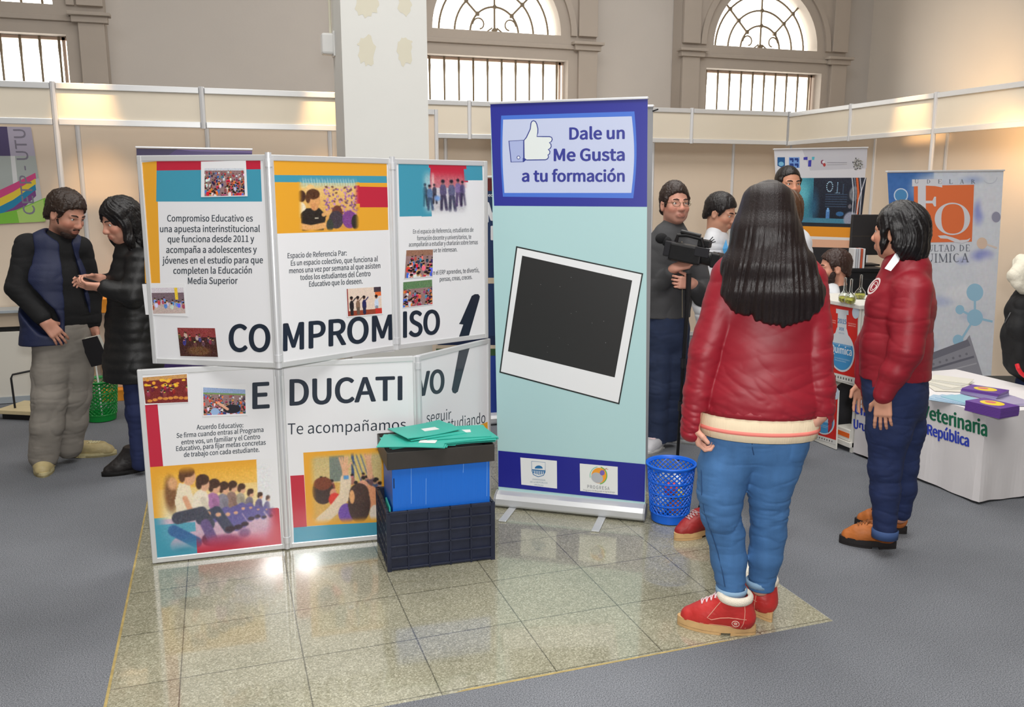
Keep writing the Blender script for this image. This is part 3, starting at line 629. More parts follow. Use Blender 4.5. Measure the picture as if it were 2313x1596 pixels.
c = Cv(66, 54, (228, 206, 190)); c.rect(0, 44, 66, 54, (150, 70, 50)); c.rect(0, 0, 2, 54, (150, 60, 60)); c.rect(52, 0, 66, 10, (70, 60, 70)); c.rect(54, 10, 66, 18, (226, 110, 60))
for (x, col) in ((8, (40, 36, 40)), (20, (140, 110, 90)), (32, (40, 42, 90)), (56, (200, 214, 236))):
    c.ell(x, 34, 4.5, 11, col); c.seg([(x, 40), (x, 50)], 6, np.array(col)*.6+20); c.ell(x, 20, 2.8, 3.6, (120, 86, 72)); c.ell(x, 18, 3.2, 3, (30, 24, 26)); c.seg([(x+2, 26), (x+8, 19)], 2, col)
c.rect(53, 43, 66, 54, (200, 60, 50)); c.grain(6)
A(uq[1][0], [(780, 650), (861, 645), (864, 709), (783, 716)], [(782, 652), (859, 647), (862, 707), (785, 714)], c, 'photo of four people at a pale wall taped above the letters OM')
A(uq[2][0], [(916, 564), (978, 562), (977, 624), (912, 629)], [(917, 565), (977, 563), (976, 623), (913, 628)], crowd_pic(50, 48, (150, 110, 90), cols[:4]+[(230, 130, 110)], 34, .2, r0=2), 'small photo of red-dressed people taped at the left of the right-hand upper panel')
A(uq[2][0], [(909, 636), (976, 630), (977, 687), (908, 695)], [(910, 637), (975, 631), (976, 686), (909, 694)], crowd_pic(50, 44, (96, 130, 90), cols, 50, .3, r0=1.5), 'photo of a crowd under green trees taped just above the letters ISO')
c = Cv(74, 50, (120, 36, 34)); c.rect(0, 0, 74, 7, (200, 150, 90))
for k in range(16): c.ell(RNG.uniform(4, 70), RNG.uniform(6, 20), RNG.uniform(3, 5), RNG.uniform(2, 4), (236, 170+RNG.uniform(-30, 30), 50))
for k in range(8): c.ell(8+k*9, 42+RNG.uniform(-2, 3), 5, 3, (214, 140, 60))
c.crowd(16, 30, 14, [(150, 40, 50), (110, 30, 40)], r0=2.4, grow=1.2); c.grain(9)
A(lp[0][0], [(319, 843), (424, 840), (427, 908), (327, 914)], [(322, 852), (422, 844), (425, 907), (329, 911)], c, 'red and yellow photo of a festive table taped on the EDUCATIVO display')
c = crowd_pic(74, 50, (150, 170, 206), cols, 120, .22, r0=1.3); c.rect(0, 9, 74, 12, (120, 150, 90)); c.ell(50, 40, 16, 9, (30, 28, 40)); c.ell(20, 44, 8, 7, (150, 180, 220)); c.seg([(26, 28), (42, 40)], 5, (226, 170, 140))
A(lp[0][0], [(456, 869), (556, 866), (559, 937), (458, 940)], [(459, 874), (554, 879), (555, 933), (460, 937)], c, 'photo of a crowd reaching out below a blue sky taped beside the big letter E')

# ------------------------------------------------------------------ roll-up banners
banner_ink = ink('banner_vinyl', .42, coat=.12)
def rollup(name, label, b0, b1, top_px, draw, base_r=.05, group=None, feet=True, drop=.0):
    """b0,b1 foot points of the cassette ends; top_px two pixel corners of the top rail"""
    b0 = np.array([b0[0], b0[1], 0.0]); b1 = np.array([b1[0], b1[1], 0.0]); d = (b1-b0)/np.linalg.norm(b1-b0); n = np.array([-d[1], d[0], 0]); n = n if n@(CAM-b0) > 0 else -n
    t = thing(name, label, 'roll-up banner', (b0+b1)/2, group); pl = Plane(b0, n)
    rot = np.stack([d, n, [0, 0, 1]], 1); m = (b0+b1)/2; L = np.linalg.norm(b1-b0)
    prof = [(-.055, .008), (.05, .008), (.06, .02), (.058, .05), (.04, .07), (.006, .082), (-.006, .082), (-.045, .07), (-.058, .04)]
    MB().prism([b0+n*u+[0, 0, v] for u, v in prof][::-1], d*L).build('cassette', mat('cassette_silver', (206, 208, 210), .3, .35), t, bevel=.004)
    for p, s in ((b0, -1), (b1, 1)): MB().prism([p+n*u*1.03+[0, 0, v] for u, v in prof][::-1], d*.007*s).build('end_cap', mat('cap_grey', (150, 152, 156), .4), t)
    if feet:
        for f in (.12, .73): MB().box(b0+d*L*f+n*.07+[0, 0, .004], (.04, .34, .008), rot).build('foot', mat('cassette_silver', (206, 208, 210), .3, .35), t, bevel=.003)
    tl, tr = pl.P(*top_px[0]), pl.P(*top_px[1])
    MB().bar(tl-n*.006, tr-n*.006, .03, .012, n).build('top_rail', alu, t, bevel=.003)
    MB().tube([m-n*.02+[0, 0, .07], (tl+tr)/2-n*.02-[0, 0, .01]], .008, 8).build('support_pole', alu, t)
    pr = Print(pl, .0); out = draw(pr); sh = MB(); q = [pl.P(*p, -.0006) for p in out]; sh.prism(q, -n*.0006)
    sh.build('banner_back', mat('vinyl_back', (206, 208, 210), .5), t); pr.build('banner_print', banner_ink, t); return t
NB = (45, 50, 150); AQ = (176, 212, 214)
def like_banner(p):
    out = [(1107.5, 235), (1463, 223), (1457.5, 1150), (1126, 1113)]
    p.poly(out, AQ); p.poly([(1107.5, 235), (1463, 223), (1461.5, 467), (1116, 464.6)], NB)
    def rr(x0, y0, x1, y1, x2, y2, x3, y3, bl, br, rgb): # sides bulging outwards
        pts = [(x0, y0)]+[(x0+(x1-x0)*t, y0+(y1-y0)*t) for t in (.5,)]+[(x1, y1)]+[(x1+(x2-x1)*t+br*math.sin(math.pi*t), y1+(y2-y1)*t) for t in np.linspace(.05, .95, 9)]+[(x2, y2), (x3, y3)]+[(x3+(x0-x3)*t-bl*math.sin(math.pi*t), y3+(y0-y3)*t) for t in np.linspace(.05, .95, 9)]
        p.poly(pts, rgb)
    rr(1132, 261, 1433, 251.5, 1430.5, 447.5, 1136, 444, 3, 6, (72, 116, 212)); rr(1136.5, 270, 1427, 262.5, 1426, 435.5, 1139.5, 435.5, 3, 6, (196, 205, 233))
    K = lambda L_: [(1080+x/3.193, 200+y/3.193) for x, y in L_]
    cuff = K([(222, 378), (328, 372), (328, 528), (238, 530)]); p.poly(cuff, (170, 182, 224)); p.line(cuff, 2.2, (44, 58, 140), True)
    hand = K([(330, 374), (348, 352), (364, 318), (376, 292), (381, 250), (388, 236), (400, 231), (414, 238), (424, 258), (431, 290), (430, 318), (424, 345), (470, 346), (515, 346), (530, 352), (535, 366), (528, 382), (514, 390), (526, 402), (527, 420), (518, 433), (506, 438), (518, 452), (516, 470), (504, 478), (508, 494), (500, 507), (486, 513), (420, 514), (350, 515), (332, 502)])
    p.poly(hand, (226, 233, 232)); p.line(hand, 2.2, (44, 58, 140), True); p.poly(K([(322, 500), (338, 505), (345, 516), (330, 528), (322, 528)]), (44, 58, 140)); p.ell(K([(291, 497)])[0], 4, 4.2, (44, 58, 140)); p.ell(K([(291, 497)])[0], 2.6, 2.9, (232, 236, 244))
    c = (52, 58, 148)
    p.text('Dale un', (1287, 314.5), (1410, 313), 26, c, .05); p.text('Me Gusta', (1252, 363), (1410, 362), 26.5, c, .05); p.text('a tu formación', (1180, 409.5), (1410, 409.5), 25, c, .05)
    o = [(1166, 555.5), (1453, 617), (1399, 913), (1128, 841)]
    p.poly(o, (36, 42, 42)); ctr = np.mean(o, 0); p.poly([np.array(q)+(ctr-np.array(q))*.022 for q in o], (232, 234, 236)); p.poly([(1179.6, 577), (1428, 633), (1388.6, 852), (1147.5, 793)], (40, 40, 40))
    for k in range(14): x, y = RNG.uniform(1200, 1400), RNG.uniform(610, 800); p.ell((x, y), RNG.uniform(.6, 1.3), RNG.uniform(.6, 1.2), (105, 105, 105), n=7)
    p.poly([(1125.5, 1017), (1458, 1048), (1456, 1133), (1126, 1098)], (32, 36, 140))
    p.poly([(1175.5, 1032.5), (1258, 1040), (1258.5, 1102.7), (1177.8, 1093.6)], (230, 232, 232)); p.poly([(1309.7, 1046), (1395.4, 1053.5), (1395.4, 1117), (1310.7, 1108)], (230, 232, 230))
    b = (40, 110, 165); p.line([(1201, 1041), (1232, 1043.5), (1232, 1066)], .8, b); p.line([(1201, 1041), (1201.5, 1064)], .8, b); p.ell((1217, 1057.5), 9, 7, b, a0=math.pi, a1=2*math.pi); p.poly([(1202, 1059), (1232, 1061.5), (1231.5, 1064), (1202, 1061.5)], b)
    for k in range(7): p.poly([(1204+k*4, 1062+k*.3), (1206.3+k*4, 1062.2+k*.3), (1206.5+k*4, 1071+k*.2-abs(k-3)), (1204.4+k*4, 1071+k*.2-abs(k-3))], b)
    p.line([(1202, 1062), (1205, 1071), (1216, 1076), (1228, 1072.5), (1232, 1064)], 1.6, b)
    for s, x0, x1, y in (('UNIVERSIDAD', 1203, 1232, 1083), ('DE LA REPÚBLICA', 1198, 1237, 1089), ('URUGUAY', 1207, 1228, 1095)): p.text(s, (x0, y), (x1, y+2.6), 3.4, (110, 140, 160))
    p.ell((1353, 1073), 17, 17.5, (240, 160, 50)); p.ell((1349, 1078), 14, 11, (178, 182, 188), .5); p.ell((1360.5, 1067), 5.5, 6, (120, 100, 180)); p.line([(1352+19*math.cos(a), 1073+19.5*math.sin(a)) for a in np.linspace(-1.3, 1.4, 16)], 2.2, (110, 180, 80)); p.line([(1352+19*math.cos(a), 1073+19.5*math.sin(a)) for a in np.linspace(2.9, 4.6, 12)], 1.6, (130, 200, 170)); p.line([(1361, 1062), (1366, 1058), (1374, 1059)], 1, (200, 120, 90)); p.line([(1364, 1062), (1371, 1056)], 1, (150, 120, 80))
    p.text('PROGRESA', (1327, 1101.5), (1377, 1106), 7.5, (120, 122, 130), spacing=1.1); p.text('Programa de Respaldo al Aprendizaje', (1318, 1107), (1389, 1112.5), 3.2, (110, 112, 120))
    return out
rollup('rollup_banner', 'tall blue and aqua roll-up banner with a thumbs-up hand reading Dale un Me Gusta', (1.351, 4.197), (1.995, 3.750), [(1106, 233), (1464.5, 221)], like_banner)
# ------------------------------------------------------------------ crate, box, folders
d0 = np.array([.9989, -.0466, 0]); n0 = np.array([-.0466, -.9989, 0]); o0 = np.array([.64, 3.556, 0]); ROT0 = np.stack([d0, -n0, [0, 0, 1]], 1)
def C0(u, v, z): return o0+d0*u-n0*v+np.array([0, 0, z])
navy = mat('crate_plastic', (34, 39, 58), .38, noise=.18, nscale=14, bump=.25, bscale=60)
t = thing('plastic_crate', 'dark navy ribbed plastic crate on the tiles holding the blue box', 'crate', C0(.235, .17, 0))
Wc, Dc, Hc = .471, .335, .276
m = MB()
m.box(C0(Wc/2, Dc/2, .008), (Wc, Dc, .012), ROT0)
for v in (.004, Dc-.004): m.box(C0(Wc/2, v, Hc/2), (Wc-.01, .005, Hc-.01), ROT0)
for u in (.004, Wc-.004): m.box(C0(u, Dc/2, Hc/2), (.005, Dc-.01, Hc-.01), ROT0)
m.build('shell', navy, t)
m = MB()
for z in (.012, .062, .115, .168, .220, .268):
    for v in (-.002, Dc+.002): m.box(C0(Wc/2, v, z), (Wc, .012, .007 if z < .26 else .016), ROT0)
    for u in (-.002, Wc+.002): m.box(C0(u, Dc/2, z), (.012, Dc, .007 if z < .26 else .016), ROT0)
for u in (.0, .085, .18, .275, .37, .471):
    for v in (-.002, Dc+.002): m.box(C0(u, v, Hc/2), (.009 if 0 < u < .47 else .02, .012, Hc), ROT0)
for v in (.0, .06, .12, .18, .24, .3, .335):
    for u in (-.002, Wc+.002): m.box(C0(u, v, Hc/2), (.012, .009, Hc), ROT0)
m.build('ribs', navy, t, bevel=.0015)
blue = mat('corrugated_blue', (24, 104, 204), .38, noise=.05, nscale=9, bump=.2, bscale=5, stretch=(90, 90, 1))
t = thing('storage_box', 'bright blue corrugated plastic box with a black lid standing in the navy crate', 'box', C0(.24, .15, .015))
bu0, bu1, bv0, bv1, bz0, bz1 = .024, .462, .012, .29, .016, .478
m = MB()
for v in (bv0+.002, bv1-.002): m.box(C0((bu0+bu1)/2, v, (bz0+bz1)/2), (bu1-bu0, .004, bz1-bz0), ROT0)
for u in (bu0+.002, bu1-.002): m.box(C0(u, (bv0+bv1)/2, (bz0+bz1)/2), (.004, bv1-bv0-.008, bz1-bz0), ROT0)
m.box(C0((bu0+bu1)/2, (bv0+bv1)/2, bz0+.002), (bu1-bu0-.01, bv1-bv0-.01, .004), ROT0)
body = m.build('body', blue, t, bevel=.001)
MB().box(C0(bu0+.007, bv0-.0008, .40), (.004, .0012, .045), ROT0).build('slot', mat('slot_dark', (14, 24, 50), .6), body)
m = MB()
for u, z0, z1 in ((.105, .30, .47), (.17, .29, .41), (.34, .42, .475), (.448, .3, .476)): m.bar(C0(u, bv0-.0006, z0), C0(u+.003, bv0-.0006, z1), .0016, .001, d0)
m.build('scratch', mat('scratch_blue', (120, 170, 230), .5), body)
lid = mat('lid_black', (52, 48, 45), .5, noise=.1, nscale=12, bump=.1, bscale=60)
m = MB(); lu0, lu1, lv0, lv1, lz0, lz1 = .004, .478, -.006, .312, .468, .545
for v in (lv0, lv1): m.box(C0((lu0+lu1)/2, v, (lz0+lz1)/2), (lu1-lu0, .005, lz1-lz0), ROT0)
for u in (lu0, lu1): m.box(C0(u, (lv0+lv1)/2, (lz0+lz1)/2), (.005, lv1-lv0, lz1-lz0), ROT0)
m.box(C0((lu0+lu1)/2, (lv0+lv1)/2, lz0+.016), (lu1-lu0, lv1-lv0, .004), ROT0); m.build('lid', lid, t, bevel=.001)
teal = mat('folder_teal', (54, 176, 158), .42, noise=.05, nscale=8); lab = mat('sticker_white', (226, 228, 226), .45)
def sheet_obj(name, u, v, z, w, l, yaw, thick, material, bend=0.0, tilt=(0, 0), parent=None, nx=8, ny=6, ripple=0.0):
    """slightly bent sheet lying at local (u,v,z) of the crate frame"""
    X, Y = np.meshgrid(np.linspace(-w/2, w/2, nx), np.linspace(-l/2, l/2, ny), indexing='ij'); Z = -bend*(X/(w/2))**2*abs(w/2)+tilt[0]*X+tilt[1]*Y+ripple*np.sin(X*22+Y*9)
    c, s_ = math.cos(yaw), math.sin(yaw); XX = X*c-Y*s_; YY = X*s_+Y*c
    P = np.stack([XX, YY, Z], -1).reshape(-1, 3)@ROT0.T+C0(u, v, z); F = []
    N = nx*ny
    for i in range(nx-1):
        for j in range(ny-1):
            a = i*ny+j; F += [(a, a+ny, a+ny+1, a+1), (N+a+1, N+a+ny+1, N+a+ny, N+a)]
    for i in range(nx-1): a = i*ny; F.append((a, N+a, N+a+ny, a+ny)); a = i*ny+ny-1; F.append((a+ny, N+a+ny, N+a, a))
    for j in range(ny-1): a = j; F.append((a+1, N+a+1, N+a, a)); a = (nx-1)*ny+j; F.append((a, N+a, N+a+1, a+1))
    mb = MB(); mb.add(np.vstack([P+[0, 0, thick], P]), F); return mb.build(name, material, parent)
FL = [  # u, v, yaw, tilt
    (.16, .20, .15, 'left pile, bottom folder'), (.175, .165, -.12, ''), (.15, .15, -.28, ''), (.145, .135, -.36, ''), (.13, .125, -.30, ''),
    (.345, .17, .05, ''), (.35, .16, -.03, ''), (.36, .165, .08, ''), (.35, .15, .0, ''), (.355, .155, .1, ''), (.34, .19, -.06, ''), (.23, .22, .2, ''), (.20, .235, .32, '')]
words = ['lowest teal folder of the left pile on the black lid', 'second lowest teal folder of the left pile on the black lid', 'teal folder in the middle of the left pile, turned askew', 'teal folder second from the top of the left pile on the lid',
         'top teal folder of the left pile with a white sticker, overhanging the front edge', 'lowest teal folder of the right pile on the black lid', 'second lowest teal folder of the right pile on the black lid', 'third lowest teal folder of the right pile on the black lid', 'third teal folder from the top of the right pile', 'second teal folder from the top of the right pile',
         'top teal folder of the right pile on the black lid', 'flat teal folder lying across both piles with a white sticker', 'curled teal folder lying highest at the back of the piles']
for k, (u, v, yaw, _) in enumerate(FL):
    z = .5465+ (k if k < 5 else (k-5) if k < 11 else k-5)*.0044
    if k >= 11: z = .5465+(k-6)*.0046+.003
    f = sheet_obj('folder', u, v-.042, z, .29 if k < 11 else .27, .195, yaw, .0030, teal, bend=.012 if k < 12 else -.04)
    tag(f, words[k], 'folder', 'teal folders on the black lid')
    if k in (4, 10, 11, 12): sheet_obj('sticker', u+(.06 if k == 4 else .03), v-.042+(-.04 if k == 4 else .0), z+.0036, .075, .045, yaw-.1, .0006, lab, parent=f, tilt=(-.0, 0))
m = MB(); m.prism([C0(.010, .02, .10), C0(.010, .15, .10), C0(.010, .15, .29), C0(.010, .03, .285)], d0*.006)
tag(m.build('folder', teal), 'teal folder standing inside the navy crate, only its corner showing at the left', 'folder')

# ------------------------------------------------------------------ waste baskets
def basket(name, label, loc, r1, r0, h, rgb, rows, nh=26):
    m_ = mat('basket_'+label.split()[0], rgb, .35); x, y, z = loc; t = thing(name, label, 'waste basket', loc)
    rad = lambda f: r0+(r1-r0)*f
    b = MB(); b.lathe((x, y, z), [(0, .003), (rad(0)-.004, .003), (rad(0), .006), (rad(.17), h*.17), (rad(.17)-.004, h*.17), (rad(0)-.005, .008), (0, .008)], 40); b.build('base', m_, t, smooth=False)
    b = MB()
    for f0, f1 in rows:
        for sgn in (-1, 1):
            for k in range(nh):
                a = 2*math.pi*k/nh; n_ = 7; tw = sgn*(f1-f0)*3.0
                b.tube([(x+rad(f0+(f1-f0)*q)*math.cos(a+tw*q), y+rad(f0+(f1-f0)*q)*math.sin(a+tw*q), z+h*(f0+(f1-f0)*q)) for q in np.linspace(0, 1, n_)], .0036, 4)
    for f in sorted({q for r in rows for q in r}): b.tube([(x+rad(f)*math.cos(a), y+rad(f)*math.sin(a), z+h*f) for a in np.linspace(0, 2*math.pi, 48, endpoint=False)], .0045, 6, closed=True)
    b.build('lattice', m_, t)
    b = MB(); b.lathe((x, y, z), [(rad(.95), h*.94), (rad(1), h), (rad(1)+.008, h*1.0), (rad(1)+.009, h*.965), (rad(1)+.003, h*.96), (rad(.95)+.002, h*.94)], 48); b.build('rim', m_, t, smooth=True)
    return t
bl = (2.113, 3.705, .0)
basket('waste_basket', 'blue plastic lattice waste basket with litter beside the blue roll-up banner', bl, .119, .093, .305, (22, 104, 222), [(.17, .33), (.33, .52), (.52, .72), (.72, .95)])
gb = (-.872, 6.80, 0)
basket('waste_basket', 'green plastic lattice waste basket on the carpet behind the two people in dark coats', gb, .128, .10, .305, (12, 132, 52), [(.17, .45), (.45, .7), (.7, .95)], 22)
lit = ['crumpled white paper', 'crumpled white paper', 'orange wrapper', 'purple wrapper', 'crumpled white paper', 'yellow wrapper', 'white plastic cup', 'red wrapper', 'crumpled white paper', 'grey paper']
lc = {'white': (226, 228, 232), 'orange': (226, 120, 60), 'purple': (120, 80, 170), 'yellow': (222, 190, 50), 'red': (200, 70, 70), 'grey': (170, 172, 176)}
lw = ['low on the left', 'low on the right', 'near the bottom', 'half way up', 'in the middle', 'at the very bottom', 'above the middle', 'beside the purple wrapper', 'on the top of the litter', 'towards the back']
for k, s_ in enumerate(lit):
    a = k*2.4; rr = .042 if k % 3 else .03; p = np.array([bl[0]+rr*math.cos(a), bl[1]+rr*math.sin(a), .045+.019*k]); key = [w for w in s_.split() if w in lc][0]
    bm = bmesh.new(); bmesh.ops.create_icosphere(bm, subdivisions=3, radius=.034)
    for v in bm.verts: q = np.array(v.co); kk = 1+.22*math.sin(q[0]*160+k)*math.sin(q[1]*140+2*k)*math.sin(q[2]*150)+.1*math.sin(q[0]*300+q[2]*260+k); v.co = Vector(q*kk+p)
    me = bpy.data.meshes.new('litter'); bm.to_mesh(me); bm.free(); me.materials.append(mat('litter_'+key, lc[key], .5)); o = link('crumpled_paper', me)
    tag(o, s_+' inside the blue waste basket, '+lw[k], 'litter', 'litter in the blue basket')
m = MB(); m.tube([(gb[0]+.01, gb[1]-.02, .012), (gb[0]+.0, gb[1]-.0, .25), (gb[0]-.012, gb[1]+.01, .46)], .006, 8); tag(m.build('white_stick', mat('white_plastic', (228, 228, 226), .45)), 'thin white stick standing up in the green waste basket', 'stick')

# ------------------------------------------------------------------ banners and furniture on the left
def purple(p):
    out = [(308, 335), (569.5, 340), (566, 890), (340, 880)]
    p.poly(out, (70, 52, 110)); p.poly([(308, 335), (400, 336.5), (350, 372), (309, 370)], (54, 44, 84)); p.poly([(400, 337), (569.5, 340), (569.5, 345), (430, 341)], (120, 100, 160)); return out
rollup('rollup_banner', 'purple roll-up banner mostly hidden behind the COMPROMISO display', (-.478, 6.5), (.286, 6.5), [(305.5, 332), (571, 337)], purple)
def navy_poster(p):
    out = [(985, 402), (1300, 402), (1300, 935), (990, 935)]
    p.poly(out, (30, 52, 92)); p.poly([(985, 402), (1300, 402), (1300, 431), (985, 431)], (104, 34, 34)); p.text('Medicina', (1095, 444), (1136, 444), 7.5, (220, 222, 230), .03)
    p.text('MED', (1097, 501), (1190, 501), 43, (226, 228, 232), .06); p.text('I', (1110, 541), (1116, 541), 30, (226, 228, 232), .06)
    p.poly([(985, 627), (1300, 627), (1300, 640), (985, 640)], (196, 180, 158)); p.poly([(985, 758), (1300, 758), (1300, 778), (985, 778)], (24, 40, 76)); p.poly([(985, 779), (1300, 779), (1300, 787), (985, 787)], (206, 190, 170)); p.poly([(985, 787), (1300, 787), (1300, 803), (985, 803)], (52, 84, 48)); p.poly([(985, 803), (1300, 803), (1300, 935), (985, 935)], (32, 62, 150)); return out
rollup('rollup_banner', 'navy roll-up banner with a dark red top strip glimpsed between the display and blue banner', (1.30, 5.80), (2.24, 5.74), [(984, 399), (1301, 399)], navy_poster)
def cetp(p):
    out = [(-80, 284), (70, 287), (103, 500), (-52, 508)]
    p.poly(out, (196, 198, 200)); p.poly([(-80, 284), (16, 286), (24, 352), (-72, 352)], (80, 70, 110)); p.poly([(16, 286), (70, 287), (80, 352), (24, 352)], (176, 170, 190)); p.poly([(-72, 352), (80, 352), (88, 402), (-64, 450)], (170, 178, 176)); p.poly([(24, 352), (34, 352), (50, 500), (38, 500)], (216, 218, 220))
    for k, col in enumerate(((206, 70, 130), (226, 200, 60), (30, 130, 170), (120, 66, 130))): p.poly([(-80, 466+k*20), (30, 415+k*18), (80, 390+k*13), (82, 403+k*13), (34, 434+k*18), (-80, 486+k*20)], col)
    p.poly([(-60, 495), (36, 474), (103, 446), (103, 500), (-52, 508)], (120, 186, 60)); p.poly([(38, 476), (98, 450), (103, 500), (44, 503)], (170, 206, 110))
    p.vtext('CETP - UTU', (80, 484), (56, 292), 26, (126, 122, 138), .02); return out
pl = Plane((0, 7.788, 0), (0, -1, 0)); pr = Print(pl, .004); out = cetp(pr)
t = thing('wall_poster', 'colourful striped poster reading CETP - UTU hung on the left booth wall', 'poster', pl.P(20, 400)); MB().prism([pl.P(*q, .003) for q in out], (0, .003, 0)).build('poster_sheet', mat('vinyl_back', (206, 208, 210), .5), t); pr.build('poster_print', banner_ink, t)
t = thing('low_counter', 'long low white counter with a silver edge along the left booth wall', 'counter', (-1.8, 7.65, 0)); cw = mat('counter_white', (208, 204, 194), .5)
MB().box((-1.88, 7.68, .29), (1.66, .2, .56)).build('body', cw, t, bevel=.003); MB().box((-1.88, 7.69, .592), (1.64, .17, .03)).build('gap', mat('gap_black', (20, 20, 22), .6), t)
MB().box((-1.88, 7.68, .665), (1.66, .2, .11)).build('drawer_band', mat('counter_beige', (186, 170, 150), .5), t, bevel=.002); MB().box((-1.88, 7.665, .732), (1.68, .24, .022)).build('top', mat('counter_edge', (176, 184, 190), .35, .3), t, bevel=.002)
MB().box((-1.88, 7.572, .03), (1.66, .014, .05)).build('plinth', mat('counter_edge', (176, 184, 190), .35, .3), t)
t = thing('foot_board', 'pale wooden board on black base with a black wire loop handle, on the carpet', 'foot board', (-1.36, 7.05, 0))
c0 = np.array([-1.36, 7.08, .0]); a_ = -.5; rot = [[math.cos(a_), -math.sin(a_), 0], [math.sin(a_), math.cos(a_), 0], [0, 0, 1]]
MB().box(c0+[0, 0, .06], (.40, .30, .03), rot).build('board', mat('pale_wood', (206, 190, 150), .5, noise=.06, nscale=3, stretch=(1, 14, 14)), t, bevel=.003)
MB().box(c0+[0, 0, .022], (.34, .24, .044), rot).build('base', mat('gap_black', (20, 20, 22), .6), t)
h = [(-.12, -.02, .07), (-.125, -.02, .30), (-.115, -.01, .325), (.02, .04, .34), (.03, .04, .325), (.035, .045, .07)]; MB().tube([c0+np.array(q) for q in h], .0075, 8).build('handle', mat('gap_black', (20, 20, 22), .6), t)
cb = MB(); cb.tube([(-1.95, 7.3, .006), (-1.6, 7.36, .006), (-1.3, 7.42, .006), (-1.05, 7.5, .006)], .005, 6); tag(cb.build('cable', mat('gap_black', (20, 20, 22), .6)), 'thin black cable lying on the carpet before the low white counter', 'cable')
t = thing('desk', 'orange-edged pale desk behind the woman in the black coat', 'desk', (-.45, 7.55, 0)); om = mat('desk_orange', (216, 140, 40), .5)
MB().box((-.42, 7.56, .765), (1.02, .30, .11)).build('top', om, t, bevel=.003); MB().box((-.42, 7.60, .40), (1.0, .2, .62)).build('front_panel', mat('desk_pale', (206, 184, 164), .6), t); MB().box((-.42, 7.53, .045), (1.02, .30, .085)).build('plinth', om, t)

# ------------------------------------------------------------------ right side: banners, counter, table
def back_grey(p):
    out = [(1130, 252), (1475.5, 241), (1462, 1100), (1145, 1080)]; p.poly(out, (140, 140, 142)); return out
nn = np.array([.57, .82, 0])
rb = rollup('rollup_banner', 'grey-backed roll-up banner, only its right edge showing behind the blue thumbs-up banner', np.array([1.351, 4.197, 0])+nn*.33, np.array([1.995, 3.75, 0])+nn*.33+np.array([-.05, .035, 0]), [(1128, 250), (1477, 239)], back_grey, feet=False)
pl = Plane(np.array([1.351, 4.197, 0])+nn*.33, nn)
MB().tube([pl.P(1474, 251), pl.P(1481, 248.5), pl.P(1487, 246.5)], .004, 6).build('banner_hook', mat('gap_black', (20, 20, 22), .6), rb)
def two_feet(tl, tr, T):
    a = CAM+ray(*tl)*T; b = CAM+ray(*tr)*T; return (a[0], a[1]), (b[0], b[1])
def eng_pic():
    c = Cv(140, 96, (30, 36, 50)); c.vgrad(0, 96, (40, 46, 62), (24, 30, 44)); c.rect(0, 0, 34, 96, (60, 130, 150)); c.ell(10, 30, 22, 40, (96, 180, 196), soft=16); c.ell(36, 60, 14, 50, (44, 90, 120), soft=12); c.rect(0, 84, 140, 96, (70, 130, 156))
    for y in range(34, 62, 5): c.seg([(60, y), (104, y)], 1.6, (64, 84, 110))
    for a in np.linspace(0, 2*math.pi, 16): c.ell(67+6*math.cos(a), 18+10*math.sin(a), 1.5, 1.5, (170, 206, 230))
    for k in range(7): c.ell(83, 10+k*3.2, 1.4, 1.4, (150, 190, 220)); c.ell(95, 14+k*3, 1.0, 1.0, (110, 150, 190))
    for k in range(9): c.ell(79+k*1.2, 31, .9, .9, (150, 190, 220))
    c.rect(62, 66, 70, 84, (80, 130, 190)); c.rect(64, 62, 68, 70, (120, 170, 220)); c.ell(92, 74, 9, 5, (50, 100, 150)); c.ell(118, 32, 11, 17, (120, 124, 132), soft=3); c.ell(120, 34, 8, 13, (90, 94, 104), soft=3); c.ell(116, 84, 17, 17, (150, 156, 176), soft=4); c.ell(112, 58, 4, 5, (110, 110, 120))
    for dx, col, w in ((-7, (190, 196, 206), 2.2), (-2, (150, 156, 170), 1.4), (3, (206, 96, 50), 4.5), (9, (196, 200, 210), 2), (16, (206, 208, 216), 2)): c.seg([(118+dx, 0), (124+dx, 30), (127+dx, 96)] if dx < 12 else [(138, 0), (130, 40), (126, 96)], w, col)
    c.grain(6); return c.img()
